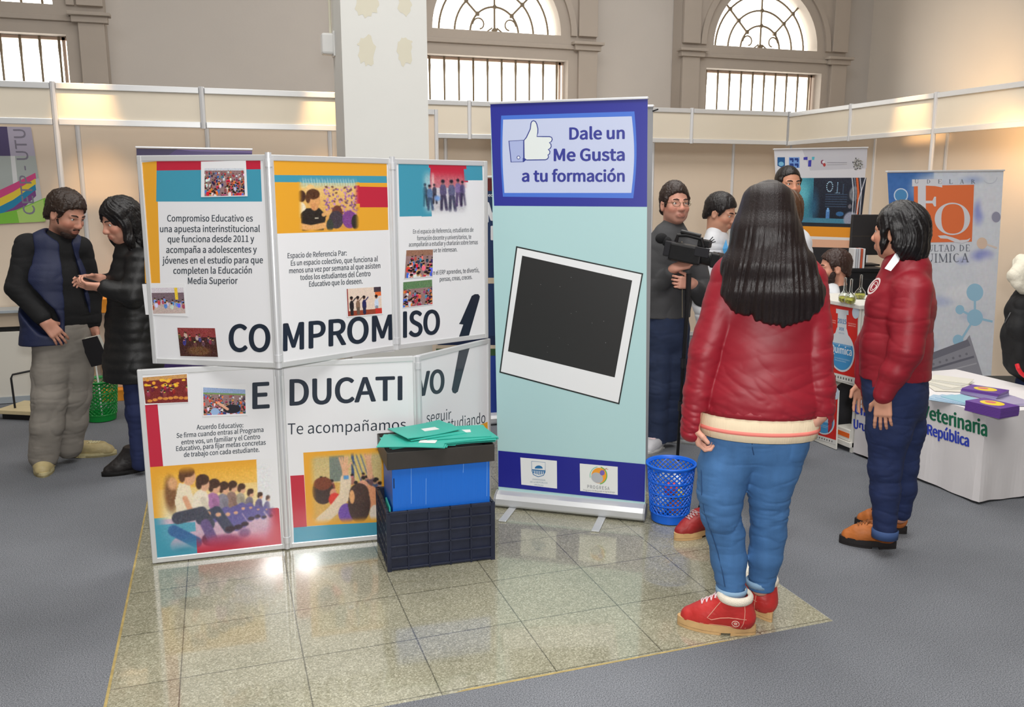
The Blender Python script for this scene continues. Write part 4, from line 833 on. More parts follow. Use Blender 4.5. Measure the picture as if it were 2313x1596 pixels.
def eng(p):
    out = [(1748.5, 339), (1959.5, 335), (1925, 745), (1770, 745)]
    p.poly(out, (206, 206, 212)); p.poly([(1812, 337.5), (1959.5, 335), (1957, 380), (1830, 385)], (188, 188, 196))
    p.poly([(1756, 355), (1773, 355), (1773, 374), (1764.5, 378), (1756, 374)], (30, 84, 140)); p.ell((1764.5, 370), 6, 5, (120, 180, 210)); p.poly([(1782, 355), (1806, 355), (1806, 379), (1782, 379)], (110, 150, 210))
    for x, y in ((1784, 357), (1795, 357), (1784, 369), (1795, 369)): p.poly([(x, y), (x+8, y), (x+9, y+4), (x+8, y+9), (x+5, y+9), (x+5, y+5), (x, y+5)], (34, 60, 130))
    p.poly([(1815, 355), (1824, 354), (1824, 361), (1815, 361)], (60, 60, 160)); p.poly([(1826, 362), (1833, 361), (1832, 376), (1825, 376)], (60, 60, 160)); p.poly([(1834, 354), (1840, 354), (1839, 361), (1834, 361)], (80, 170, 190))
    p.ell((1858, 366), 4, 5, (130, 60, 90)); p.ell((1860, 366), 3, 3.4, (206, 206, 212)); p.ell((1862, 372), 3, 4, (170, 60, 60)); p.line([(1868, 367), (1913, 367)], 1.6, (150, 150, 160)); p.line([(1868, 372), (1913, 371)], 1.2, (160, 160, 168))
    for k in range(30): a = k*2.4; rr = 3+11*(k/30); p.ell((1937+rr*math.cos(a)*.9, 370+rr*math.sin(a)), 1.6+1.5*(k % 3 == 0), 1.8, [(120, 120, 116), (80, 80, 80), (170, 170, 164)][k % 3], n=8)
    p.raster([(1800, 402), (1957, 401), (1944, 509), (1800, 503)], eng_pic()); p.poly([(1752, 402), (1801, 402), (1801, 503), (1756, 500)], (60, 130, 150)); p.poly([(1760, 500), (1945, 506), (1943, 515), (1760, 509)], (40, 44, 52))
    p.poly([(1760, 509), (1943, 514), (1937, 537), (1762, 531)], (230, 150, 40)); p.poly([(1762, 531), (1937, 537), (1936, 543), (1762, 538)], (226, 222, 220)); p.poly([(1762, 538), (1936, 543), (1932, 560), (1763, 556)], (226, 176, 146)); p.poly([(1763, 556), (1932, 560), (1925, 745), (1770, 745)], (40, 40, 44)); return out
b0, b1 = two_feet((1748, 337), (1960, 333), 7.75); rollup('rollup_banner', 'roll-up banner with a row of small logos above a dark picture of digits 011', b0, b1, [(1747, 337), (1961, 333)], eng, feet=False)
SERIF = {  # classical capitals: strokes (x0,y0,x1,y1,w) in units of cap height, serifs added at stroke ends marked 1
    'F': (.56, [(.14, 0, .14, 1, .13), (.1, .96, .54, .96, .05), (.14, .52, .42, .52, .05), (.53, .80, .53, .98, .05), (.41, .44, .41, .6, .04)], [(.14, 0)]),
    'A': (.74, [(.1, 0, .37, 1, .05), (.64, 0, .37, 1, .12), (.2, .34, .52, .34, .05)], [(.1, 0), (.64, 0)]), 'L': (.58, [(.14, 0, .14, 1, .12), (.14, .03, .56, .03, .05), (.55, .0, .56, .22, .05)], [(.14, 1)]),
    'T': (.66, [(.33, 0, .33, 1, .12), (.04, .96, .62, .96, .05), (.05, .78, .05, .97, .05), (.61, .78, .61, .97, .05)], [(.33, 0)]), 'I': (.3, [(.15, 0, .15, 1, .12)], [(.15, 0), (.15, 1)]),
    'M': (.92, [(.13, 0, .13, 1, .05), (.13, 1, .46, .08, .12), (.46, .08, .79, 1, .05), (.79, 0, .79, 1, .12)], [(.13, 0), (.79, 0)]), 'E': (.58, [(.14, 0, .14, 1, .12), (.14, .97, .54, .97, .05), (.14, .52, .42, .52, .05), (.14, .03, .56, .03, .05), (.53, .8, .53, .98, .05), (.56, .02, .56, .22, .05)], []),
    'N': (.8, [(.13, 0, .13, 1, .05), (.13, 1, .67, .0, .12), (.67, 0, .67, 1, .05)], [(.13, 0), (.67, 1)]), 'R': (.68, [(.14, 0, .14, 1, .12), (.34, .5, .64, 0, .11)], [(.14, 0)]), 'D': (.76, [(.14, 0, .14, 1, .12)], [])}
ARC = {'C': [(.4, .5, .34, .48, .12, .9, 5.4)], 'Q': [(.4, .5, .36, .5, .12, 0, 6.283)], 'U': [(.37, .3, .25, .3, .1, 3.14, 6.283)], 'D': [(.16, .5, .5, .475, .12, -1.57, 1.57)], 'R': [(.16, .735, .4, .235, .1, -1.57, 1.57)]}
WD = {'C': .74, 'Q': .82, 'U': .74, ' ': .34}
def serif_text(p, s, p0, p1, cap, rgb, spacing=.08):
    ws = [SERIF[c][0] if c in SERIF else WD[c] for c in s]; tot = sum(ws)+spacing*(len(s)-1); A = np.array(p0, float); B = np.array(p1, float); sx = np.linalg.norm(B-A)/tot; x = 0
    def T(u, v): q = A+(B-A)*(u/tot); return (q[0], q[1]-v*cap)
    for c, w in zip(s, ws):
        for (x0, y0, x1, y1, t_) in SERIF.get(c, (0, [], []))[1]:
            dx, dy = x1-x0, y1-y0; L_ = math.hypot(dx, dy); ox, oy = -dy/L_*t_/2, dx/L_*t_/2; p.poly([T(x+x0+ox, y0+oy), T(x+x1+ox, y1+oy), T(x+x1-ox, y1-oy), T(x+x0-ox, y0-oy)], rgb, new=False)
        for (sx_, sy_) in SERIF.get(c, (0, [], []))[2]: y0 = -.0 if sy_ == 0 else .955; p.poly([T(x+sx_-.13, y0), T(x+sx_+.13, y0), T(x+sx_+.13, y0+.045), T(x+sx_-.13, y0+.045)], rgb, new=False)
        for (cx_, cy_, rx, ry, t_, a0, a1) in ARC.get(c, []):
            aa = np.linspace(a0, a1, 26); o = [T(x+cx_+rx*math.cos(a), cy_+ry*math.sin(a)) for a in aa]; i = [T(x+cx_+(rx-t_*abs(math.cos(a))*.9-.04)*math.cos(a), cy_+(ry-.05)*math.sin(a)) for a in aa]
            for k in range(25): p.poly([o[k], o[k+1], i[k+1], i[k]], rgb, new=False)
        if c == 'U':
            for (x0, w_) in ((.12, .11), (.62, .05)): p.poly([T(x+x0-w_/2, .3), T(x+x0+w_/2, .3), T(x+x0+w_/2, 1), T(x+x0-w_/2, 1)], rgb, new=False); p.poly([T(x+x0-.12, .955), T(x+x0+.12, .955), T(x+x0+.12, 1), T(x+x0-.12, 1)], rgb, new=False)
        if c == 'Q': p.poly([T(x+.4, .12), T(x+.52, .1), T(x+.86, -.2), T(x+.7, -.17)], rgb, new=False)
        x += w+spacing
def fq(p):
    out = [(2004, 390), (2267, 386.5), (2233, 945), (2035, 955)]
    sky = Cv(90, 190, (214, 218, 226)); sky.rect(0, 0, 36, 40, (66, 112, 178)); sky.ell(40, 12, 26, 16, (205, 212, 226), soft=10); sky.ell(10, 46, 26, 18, (206, 212, 224), soft=10)
    for (x, y, a, b, col) in ((72, 30, 6, 12, (150, 158, 212)), (66, 6, 12, 4, (160, 176, 214)), (80, 24, 9, 12, (216, 218, 226)), (76, 62, 12, 6, (150, 156, 212)), (60, 66, 8, 4, (170, 178, 220)), (40, 96, 16, 6, (186, 194, 220)), (30, 110, 8, 4, (170, 178, 214)), (60, 90, 20, 8, (224, 226, 232)), (80, 80, 10, 20, (218, 220, 228)), (20, 130, 20, 12, (190, 200, 220)), (70, 108, 14, 6, (196, 202, 222))): sky.ell(x, y, a, b, col, soft=4)
    sky.grain(4).blur(2); p.raster(out, sky.img())
    # molecule outline and balls
    for pts in ([(2020, 462), (2008, 474), (2005, 478)], [(2022, 455), (2012, 462), (2006, 466)]): p.line(pts, 2.5, (206, 220, 236))
    p.line([(2035+15*math.cos(a), 441+15*math.sin(a)) for a in np.linspace(0, 2*math.pi, 20)], 2.6, (196, 212, 232)); p.ell((2035, 441), 13.5, 13.5, (80, 140, 190))
    lb = (156, 198, 222)
    for x, y, r in ((2202, 660, 19), (2202, 717, 18), (2168, 699, 10), (2164, 768, 12)): p.ell((x, y), r, r*1.05, lb)
    for a, b in (((2202, 660), (2202, 717)), ((2202, 717), (2168, 699)), ((2202, 717), (2242, 726)), ((2202, 717), (2172, 765))): p.line([a, b], 5, lb)
    p.ell((2250, 490), 10, 12, (150, 150, 170)); p.line([(2250+11*math.cos(a), 490+13*math.sin(a)) for a in np.linspace(1.5, 4.8, 16)], 2, (206, 206, 216)); p.ell((2218, 549), 12, 13, (222, 196, 176)); p.line([(2230, 552), (2252, 560)], 4, (222, 206, 196)); p.line([(2236+16*math.cos(a), 400+14*math.sin(a)) for a in np.linspace(0, 2.6, 14)], 2, (196, 200, 212))
    # building
    g = (150, 150, 160); p.poly([(2095, 805), (2180, 770), (2190, 756), (2220, 850), (2232, 948), (2070, 952), (2085, 880)], g); p.poly([(2095, 800), (2186, 766), (2192, 780), (2096, 816)], (120, 120, 132)); p.line([(2098, 835), (2200, 805)], 5, (112, 112, 124)); p.line([(2098, 848), (2206, 820)], 3, (176, 176, 184)); p.poly([(2140, 870), (2170, 858), (2176, 950), (2140, 950)], (124, 124, 134)); p.poly([(2200, 862), (2214, 860), (2216, 890), (2203, 890)], (118, 118, 128))
    for k in range(6): p.ell((2108+k*15, 822-k*4.6), 3, 3, (124, 124, 134), n=9)
    # FQ emblem: orange square, F knocked out on the left, Q inside
    OR = (228, 116, 68); WQ = (216, 216, 222)
    p.poly([(2064, 419.5), (2200, 417), (2195, 545.5), (2064, 548)], OR)
    p.poly([(2073, 408), (2091, 408), (2091, 560), (2073, 560)], WQ); p.poly([(2060, 405), (2128, 404), (2128, 423), (2112, 420), (2091, 419), (2060, 421)], WQ); p.poly([(2091, 453), (2106, 453), (2110, 444), (2114, 444), (2114, 466), (2110, 466), (2106, 459), (2091, 459)], WQ)
    aa = np.linspace(0, 2*math.pi, 49); c = (2151, 494); o = [(c[0]+40*math.cos(a), c[1]+36.5*math.sin(a)) for a in aa]; i = [(c[0]+1+(40-11*abs(math.cos(a))**1.3-3)*math.cos(a), c[1]+33.5*math.sin(a)) for a in aa]; p.layer()
    for k in range(48): p.poly([o[k], o[k+1], i[k+1], i[k]], WQ, new=False)
    p.poly([(2118, 532), (2134, 531), (2152, 536), (2168, 542), (2184, 541), (2192, 537), (2188, 544), (2174, 549), (2158, 547), (2140, 539), (2124, 538)], WQ)
    gr = (112, 116, 128); p.layer()
    serif_text(p, 'FACULTAD DE', (2058, 568), (2190, 567), 15, gr); serif_text(p, 'QUIMICA', (2070, 593), (2188, 591.5), 20, gr)
    for ch, x in zip('UDELAR', (2066, 2093, 2118, 2143, 2168, 2193)): serif_text(p, ch, (x, 414.5), (x+9, 414.3), 9.5, gr)
    return out
b0, b1 = two_feet((2003, 388), (2268, 385), 6.25); rollup('rollup_banner', 'sky-patterned roll-up banner with an orange FQ emblem behind the right red jacket', b0, b1, [(2002, 387.5), (2269, 384.5)], fq)
# cloth-covered table ---------------------------------------------------
X0, Y0, Y1, X1, ZT = 3.785, 3.365, 4.325, 4.56, .5
cloth = mat('white_cloth', (226, 222, 222), .75, noise=.02, nscale=5, bump=.15, bscale=9)
t = thing('table', 'low table draped with a white cloth lettered Facultad de Veterinaria', 'table', ((X0+X1)/2, (Y0+Y1)/2, 0))
m = MB(); m.box(((X0+X1)/2, (Y0+Y1)/2, ZT-.022), (X1-X0-.03, Y1-Y0-.03, .03)); m.build('tabletop', mat('desk_pale', (206, 184, 164), .6), t)
for sx in (X0+.06, X1-.06):
    for sy in (Y0+.06, Y1-.06): MB().tube([(sx, sy, .0), (sx, sy, ZT-.03)], .016, 10).build('leg', alu, t)
def drape():
    per = [(X0, Y1), (X0, Y0), (X1, Y0), (X1, Y1), (X0, Y1)]; P = []; 
    for a, b in zip(per[:-1], per[1:]):
        a = np.array(a); b = np.array(b); n_ = 34
        for k in range(n_): P.append((a+(b-a)*k/n_, np.array([(b-a)[1], -(b-a)[0]])/np.linalg.norm(b-a)))
    rows = [(ZT, 0), (ZT-.004, .0), (ZT-.03, .0), (.40, .0), (.3, .0), (.2, .4), (.1, .8), (.012, 1.0)]; V = []; N = len(P)
    for z, fa in rows:
        for k, (q, nn_) in enumerate(P): s_ = .006*fa*(math.sin(k*.42)+.5*math.sin(k*.93+1)); V.append((q[0]+nn_[0]*s_, q[1]+nn_[1]*s_, z+(0.004*math.sin(k*.4) if z < .02 else 0)))
    F = [(r*N+k, r*N+(k+1) % N, (r+1)*N+(k+1) % N, (r+1)*N+k) for r in range(len(rows)-1) for k in range(N)]
    m = MB(); m.add(V, F); 
    m.add([(X0, Y0, ZT), (X1, Y0, ZT), (X1, Y1, ZT), (X0, Y1, ZT)], [(0, 1, 2, 3)]); return m
tc = drape().build('cloth', cloth, t, smooth=False)
sol = tc.modifiers.new('thick', 'SOLIDIFY'); sol.thickness = .003
pl = Plane((X0-.0045, 0, 0), (-1, 0, 0)); pr = Print(pl, .0005); gc = (22, 104, 74); bc = (48, 68, 182)
pr.text('Facultad d', (1934, 897.5), (2057, 933), 23, gc, .045, cap1=26); pr.text('e Veterinaria', (2061, 934), (2229, 985), 26, gc, .045, cap1=33)
pr.build('title_lettering', ink('fabric_print', .7), tc); pr = Print(pl, .0005)
pr.text('Universidad d', (1931.5, 932), (2052, 967.5), 20, bc, .05, cap1=22); pr.text('e la República', (2056, 968.5), (2188, 1008), 21.5, bc, .05, cap1=25); pr.text('Uruguay', (1929, 966), (1996, 986), 20, bc, .05, cap1=21)
pr.build('lettering', ink('fabric_print', .7), tc)
# leaflets on the table
def rotz(a): return [[math.cos(a), -math.sin(a), 0], [math.sin(a), math.cos(a), 0], [0, 0, 1]]
def leaflet(x, y, z, yaw, w, l, th, rgb, label, group, cat='booklet', emblem=False, name='booklet'):
    m = MB(); o = tag(m.box((x, y, z+th/2), (w, l, th), rotz(yaw)).build(name, mat(name+str(rgb), rgb, .4)), label, cat, group)
    if emblem:
        e = MB(); e.cur = 0; c = np.array([x, y, z+th+.0006]); R_ = np.array(rotz(yaw)); a = np.linspace(0, 2*math.pi, 24, endpoint=False)
        e.add([c]+[c+R_@np.array([w*.36*math.cos(t_), l*.30*math.sin(t_), 0]) for t_ in a], [(0, 1+k, 1+(k+1) % 24) for k in range(24)], lin((232, 206, 60)))
        e.add([c+[0, 0, .0003]]+[c+[0, 0, .0003]+R_@np.array([w*.16*math.cos(t_)+w*.06, l*.14*math.sin(t_)+l*.08, 0]) for t_ in a], [(0, 1+k, 1+(k+1) % 24) for k in range(24)], lin((214, 110, 110))); e.build('cover_emblem', ink('booklet_print', .4), o)
    return o
def on_table(px, py): return G(px, py, ZT+.003)
pu = (104, 66, 150); pul = (150, 140, 186)
c1 = on_table(2241, 941); c2 = on_table(2216, 905)
ordn = ['lowest', 'second lowest', 'third lowest', 'fourth lowest', 'fifth lowest', 'sixth lowest', 'topmost']
for k in range(7): leaflet(c1[0]+.06, c1[1]+.06+RNG.uniform(-.002, .002), ZT+.0035+k*.0078, .12, .15, .20, .0072, pu if k else pu, ordn[k]+' purple booklet of the neat stack at the table front corner', 'purple booklets, front stack', emblem=k == 6)
for k in range(5): leaflet(c2[0]+.12+RNG.uniform(-.004, .004), c2[1]+.09, ZT+.0035+k*.0078, .25+.04*k, .15, .20, .0072, pu if k > 2 else pul, ['lowest', 'second lowest', 'middle', 'second highest', 'topmost'][k]+' purple booklet of the fanned stack behind the front stack', 'purple booklets, back stack', emblem=k == 4)
c3 = on_table(2160, 908)
for k in range(4): leaflet(c3[0]+.02*k, c3[1]+.05-.02*k, ZT+.0035+k*.0036, .5-.16*k, .15, .21, .003, (170, 196, 216) if k < 3 else (150, 196, 210), ['lowest', 'second lowest', 'second highest', 'topmost'][k]+' pale blue leaflet spread on the white table beside the purple stacks', 'pale blue leaflets', 'leaflet', name='leaflet')
c4 = on_table(2140, 872)
for k in range(5): leaflet(c4[0]-.05+.045*k, c4[1]-.02+.03*k, ZT+.0035+k*.003, -.5+.27*k, .16, .22, .0024, (226, 222, 208) if k % 2 == 0 else (206, 204, 194), ['lowest', 'second lowest', 'middle', 'second highest', 'topmost'][k]+' cream paper sheet in the loose spread at the far side of the table', 'cream papers on the table', 'paper', name='paper_sheet')
c5 = on_table(2296, 918)
for k in range(2): leaflet(c5[0]+.08, c5[1]+.10+.02*k, ZT+.0035+k*.004, -.3+.12*k, .16, .22, .0036, (176, 168, 196), ['lower', 'upper'][k]+' lilac leaflet at the far right of the white table', 'lilac leaflets', 'leaflet', name='leaflet')
# counter with red chemistry posters
t = thing('display_counter', 'white display counter with a red flask poster between the two red jackets', 'counter', (3.95, 4.56, 0)); cm = mat('counter_bright', (224, 222, 214), .45)
CY0, CY1, CX0, CX1, CZ = 4.345, 4.92, 3.765, 4.17, .955
MB().box(((CX0+CX1)/2, (CY0+CY1)/2, CZ-.0125), (CX1-CX0+.02, CY1-CY0+.02, .025)).build('top', cm, t, bevel=.003)
MB().box((CX0+.008, (CY0+CY1)/2, .69), (.016, CY1-CY0, .50)).build('front_panel', cm, t)
for y in (CY0+.01, CY1-.01): MB().box(((CX0+CX1)/2+.01, y, .47), (CX1-CX0-.02, .02, .94)).build('side_panel', cm, t)
MB().box(((CX0+CX1)/2, (CY0+CY1)/2, .05), (CX1-CX0, CY1-CY0, .03)).build('bottom_shelf', cm, t)
def flask_poster(p, q, dx=0, dy=0, ch=1.0, first=None):
    """red poster with a white flask holding blue liquid; q maps local (0..1, 0..1 down) to pixels"""
    Q = lambda u, v: tuple((np.array(q[0])*(1-u)+np.array(q[1])*u)*(1-v)+(np.array(q[3])*(1-u)+np.array(q[2])*u)*v)
    p.poly([Q(0, 0), Q(1, 0), Q(1, .915), Q(0, .915)], (212, 40, 32)); p.poly([Q(0, .915), Q(1, .915), Q(1, 1), Q(0, 1)], (222, 220, 214))
    for k in range(9): p.poly([Q(.12+.09*k, .945), Q(.155+.09*k, .945), Q(.155+.09*k, .975), Q(.12+.09*k, .975)], (90, 90, 90))
    W_ = (214, 220, 226); body = [(.5+.43*math.cos(a), .61+.27*math.sin(a)) for a in np.linspace(-1.15, math.pi+1.15, 30)]
    p.poly([Q(.36, .10), Q(.64, .10), Q(.65, .36), Q(.35, .36)], W_); p.poly([Q(.30, .05), Q(.70, .05), Q(.70, .11), Q(.30, .11)], W_); p.fan([Q(u, v) for u, v in body], W_)
    p.poly([Q(.34, .3), Q(.66, .3), Q(.74, .42), Q(.26, .42)], W_)
    liq = [(.5+.39*math.cos(a), .61+.245*math.sin(a)) for a in np.linspace(-.43, math.pi+.43, 28)]; p.fan([Q(u, v) for u, v in liq], (70, 150, 206)); p.ell(Q(.93, .06), 8, 14, (206, 220, 236))
    def tx(s_, u0, u1, v, cap, rgb, b=0.0): p.text(s_, Q(u0, v), Q(u1, v), cap*ch, rgb, b)
    tx('2015', .36, .64, .235, 10, (80, 130, 180), .03); tx('XIX', .41, .57, .33, 7, (80, 130, 180), .03); tx('edición', .4, .58, .375, 3.5, (120, 150, 180)); tx('Olimpíada Uruguaya', .2, .8, .53, 4.5, (190, 220, 240)); tx('Química', .16, .84, .64, 17, (232, 238, 244), .02); tx('de la Facultad de Química', .22, .78, .715, 3, (200, 226, 240)); tx('Montevideo', .3, .66, .745, 3, (200, 226, 240))
    for u0, u1 in ((.06, .3), (.7, .95)): tx('inscripciones', u0, u1, .222, 3, (240, 210, 200)); tx('abiertas', u0, u1, .25, 3, (240, 210, 200))
pl = Plane((CX0-.0012, 0, 0), (-1, 0, 0)); pr = Print(pl); flask_poster(pr, [(1868, 685), (1938.5, 696), (1933, 868), (1866, 851)]); 
tag(pr.build('wall_poster', banner_ink), 'red poster of a white flask with blue liquid on the front of the white counter', 'poster')
fb = CX0-.035
t = thing('poster_board', 'red flask poster on a low board leaning against the foot of the white counter', 'poster board', (fb, 4.62, 0))
pl = Plane((fb-.002, 0, 0), (-1, 0, 0)); pr = Print(pl); qd = [(1826, 868), (1893, 882), (1888, 1004), (1826, 985)]; flask_poster(pr, qd, ch=.9); pr.build('poster_print', banner_ink, t)
P_ = [pl.P(*q_, -.0006) for q_ in qd]; zl = min(v[2] for v in P_); P_[2][2] = P_[3][2] = min(zl, .004); MB().prism(P_, (.012, 0, 0)).build('board', cm, t)
# things under the counter
o = MB(); o.ball((3.95, 4.62, .24), (.10, .10, .16), 20, 14); tag(o.build('dark_bag', mat('bag_dark', (44, 44, 50), .7, bump=.5, bscale=20), smooth=True), 'dark grey bag on the shelf under the white counter', 'bag')
t = thing('shoe_box', 'white box with an orange stripe lying on the lower shelf of the white counter', 'box', (3.85, 4.34, .068)); MB().box((3.84, 4.44, .105), (.12, .14, .075)).build('carton', cm, t, bevel=.003); MB().box((3.779, 4.44, .105), (.002, .14, .03)).build('stripe', mat('stripe_orange', (232, 104, 36), .5), t)
# volumetric flasks
glass = mat('clear_glass', (244, 248, 246), .02, trans=1.0, ior=1.45); liqm = mat('yellow_liquid', (228, 224, 110), .05, trans=.85, ior=1.33)
for k, (px, lbl, fill) in enumerate(((1906, 'left glass volumetric flask with yellow liquid on the white counter', .5), (1919.5, 'glass volumetric flask standing in front with yellow liquid on the white counter', .6), (1948, 'glass volumetric flask standing at the back, closest to the right red jacket', .3))):
    base = G(px, 683 if k != 1 else 687, CZ); x, y = base[0], base[1]
    if k == 2: base = G(1942, 675, CZ); x, y = base[0], base[1]
    R1 = .036; prof = [(0, .001), (.022, .001), (R1*.95, .012), (R1, .03), (R1*.9, .048), (R1*.55, .064), (.010, .078), (.0085, .09), (.0085, .155), (.011, .158)]
    t = thing('volumetric_flask', lbl, 'flask', (x, y, CZ), 'glass flasks on the counter')
    inner = [(max(r-.0016, 0), z+.0016 if i == 0 else z) for i, (r, z) in enumerate(prof)][::-1]
    MB().lathe((x, y, CZ+.0005), prof+inner, 28).build('glass', glass, t, smooth=True)
    hl = .03+.02*fill; lp_ = [(0, .004), (.02, .0045), (R1*.95-.003, .0135), (R1-.003, .03), (R1*.9-.003, min(.048, hl)), (0, min(.048, hl))]; MB().lathe((x, y, CZ+.0005), lp_, 28).build('liquid', liqm, t, smooth=True)
# black cabinet with monitor and binders
def at(px, py, T): return CAM+ray(px, py)*T
bk = mat('cabinet_black', (24, 24, 27), .45)
ca, cb_ = at(1852, 606, 6.6), at(1998, 606, 6.6); dd = (cb_-ca); dd[2] = 0; Lc = np.linalg.norm(dd); dd /= Lc; nb = np.array([-dd[1], dd[0], 0]); rotc = np.stack([dd, nb, [0, 0, 1]], 1); zc = float(ca[2]); mc = (ca+cb_)/2
t = thing('cabinet', 'black cabinet behind the seated bearded man, carrying a monitor and binders', 'cabinet', (mc[0]+nb[0]*.2, mc[1]+nb[1]*.2, 0))
MB().box((mc[0]+nb[0]*.2, mc[1]+nb[1]*.2, zc/2), (Lc, .4, zc-.03), rotc).build('body', bk, t, bevel=.003); MB().box((mc[0]+nb[0]*.2, mc[1]+nb[1]*.2, zc-.014), (Lc+.03, .42, .028), rotc).build('top', bk, t, bevel=.003)
for s_ in (-.25, .25): MB().box((mc[0]+dd[0]*Lc*s_-nb[0]*.006, mc[1]+dd[1]*Lc*s_-nb[1]*.006, zc/2-.02), (Lc*.48, .012, zc-.12), rotc).build('door', bk, t, bevel=.002)
ml, mr_ = at(1921, 530, 6.75), at(2003, 530, 6.75); mm = (ml+mr_)/2; Lm = np.linalg.norm(mr_-ml); zt, zb = at(1921, 484, 6.75)[2], at(1921, 576, 6.75)[2]
t = thing('monitor', 'black flat monitor seen from behind on the black cabinet', 'monitor', (mm[0], mm[1], zc))
MB().box((mm[0], mm[1], (zt+zb)/2), (Lm, .035, zt-zb), rotc).build('screen_housing', mat('monitor_black', (38, 36, 38), .5), t, bevel=.006); MB().box((mm[0], mm[1], (zt+zb)/2-.01), (Lm*.96, .037, .004), rotc).build('seam', mat('seam_brown', (66, 58, 48), .5), t)
q = np.array([mm[0], mm[1], 0])+nb*.09; MB().box((q[0], q[1], (zb+zc)/2+.02), (.05, .03, zb-zc+.04), rotc).build('stand', mat('monitor_black', (38, 36, 38), .5), t); MB().box((q[0], q[1], zc+.008), (.22, .17, .014), rotc).build('foot', mat('monitor_black', (38, 36, 38), .5), t, bevel=.003)
for k, col in enumerate(((226, 226, 228), (190, 194, 200), (210, 210, 214), (204, 90, 60), (230, 230, 232))):
    b = at(1923+k*5.2, 600, 6.66); b = b+nb*.0; tag(MB().box((b[0], b[1], zc+.075), (.014, .11, .148), rotc).build('binder', mat('binder'+str(k), col, .5), bevel=.001), ['white binder at the left end of the row on the black cabinet', 'grey binder second in the row on the black cabinet', 'pale binder in the middle of the row on the black cabinet', 'orange binder in the row on the black cabinet', 'white binder at the right end of the row on the black cabinet'][k], 'binder', 'binders on the black cabinet')
# chair with coat and bag at the right edge
cc = at(2275, 850, 5.2); sx, sy, sz = cc[0]+.33, cc[1]+.13, .47; chm = mat('chair_fabric', (44, 46, 46), .7, bump=.3, bscale=200); chl = mat('chair_metal', (26, 26, 28), .4)
t = thing('chair', 'black upholstered chair at the right edge behind the white table', 'chair', (sx, sy, 0)); ra = rotz(-.35); RA = np.array(ra)
MB().box((sx, sy, sz-.035), (.44, .42, .07), ra).build('seat', chm, t, bevel=.025); bp_ = np.array([sx, sy, 0])+RA@np.array([.23, 0, 0]); MB().box((bp_[0], bp_[1], sz+.28), (.05, .42, .36), ra).build('backrest', chm, t, bevel=.02)
for u in (-.19, .19):
    for v in (-.18, .18): q = np.array([sx, sy, 0])+RA@np.array([u, v, 0]); q2 = np.array([sx, sy, 0])+RA@np.array([u*1.12, v*1.1, 0]); MB().tube([(q2[0], q2[1], .0), (q[0], q[1], sz-.06)], .011, 8).build('leg', chl, t)
for v in (-.15, .15): q = np.array([sx, sy, 0])+RA@np.array([.2, v, 0]); q2 = np.array([sx, sy, 0])+RA@np.array([.245, v, 0]); MB().tube([(q[0], q[1], sz-.05), (q2[0], q2[1], sz+.2)], .010, 8).build('back_support', chl, t)
# ------------------------------------------------------------------ figures: smooth blended volumes turned into one continuous surface each
f32 = np.float32
def unit(v): v = np.array(v, float); return v/np.linalg.norm(v)
def vnoise(P):
    I = np.floor(P).astype(np.int64); F = (P-I).astype(f32); U = F*F*(3-2*F); out = np.zeros(len(P), f32)
    for a in (0, 1):
        wa = U[:, 0] if a else 1-U[:, 0]; ha = (I[:, 0]+a)*73856093
        for b in (0, 1):
            wb = wa*(U[:, 1] if b else 1-U[:, 1]); hb = ha ^ ((I[:, 1]+b)*19349663)
            for c in (0, 1):
                hc = hb ^ ((I[:, 2]+c)*83492791); hc = (hc ^ (hc >> 13))*1274126177; r = ((hc ^ (hc >> 16)) & 0xffff).astype(f32)/32767.5-1
                out += wb*(U[:, 2] if c else 1-U[:, 2])*r
    return out
def creases(amp, scale, seed=0.0, axes=None, soft=.35):
    """cloth creases: ridged noise stretched along some axes"""
    sc = np.array(scale, float); A = np.eye(3) if axes is None else np.array(axes, float)
    def fn(P):
        Q = (P@A.T)*sc+seed; w = vnoise(Q*.5+7.3); n1 = vnoise(Q+np.stack([w, w, w], 1)*.8); n2 = vnoise(Q*2.1+3.1)
        return amp*((1-np.abs(n1))**3-soft)+amp*.35*((1-np.abs(n2))**2-.45)
    return fn
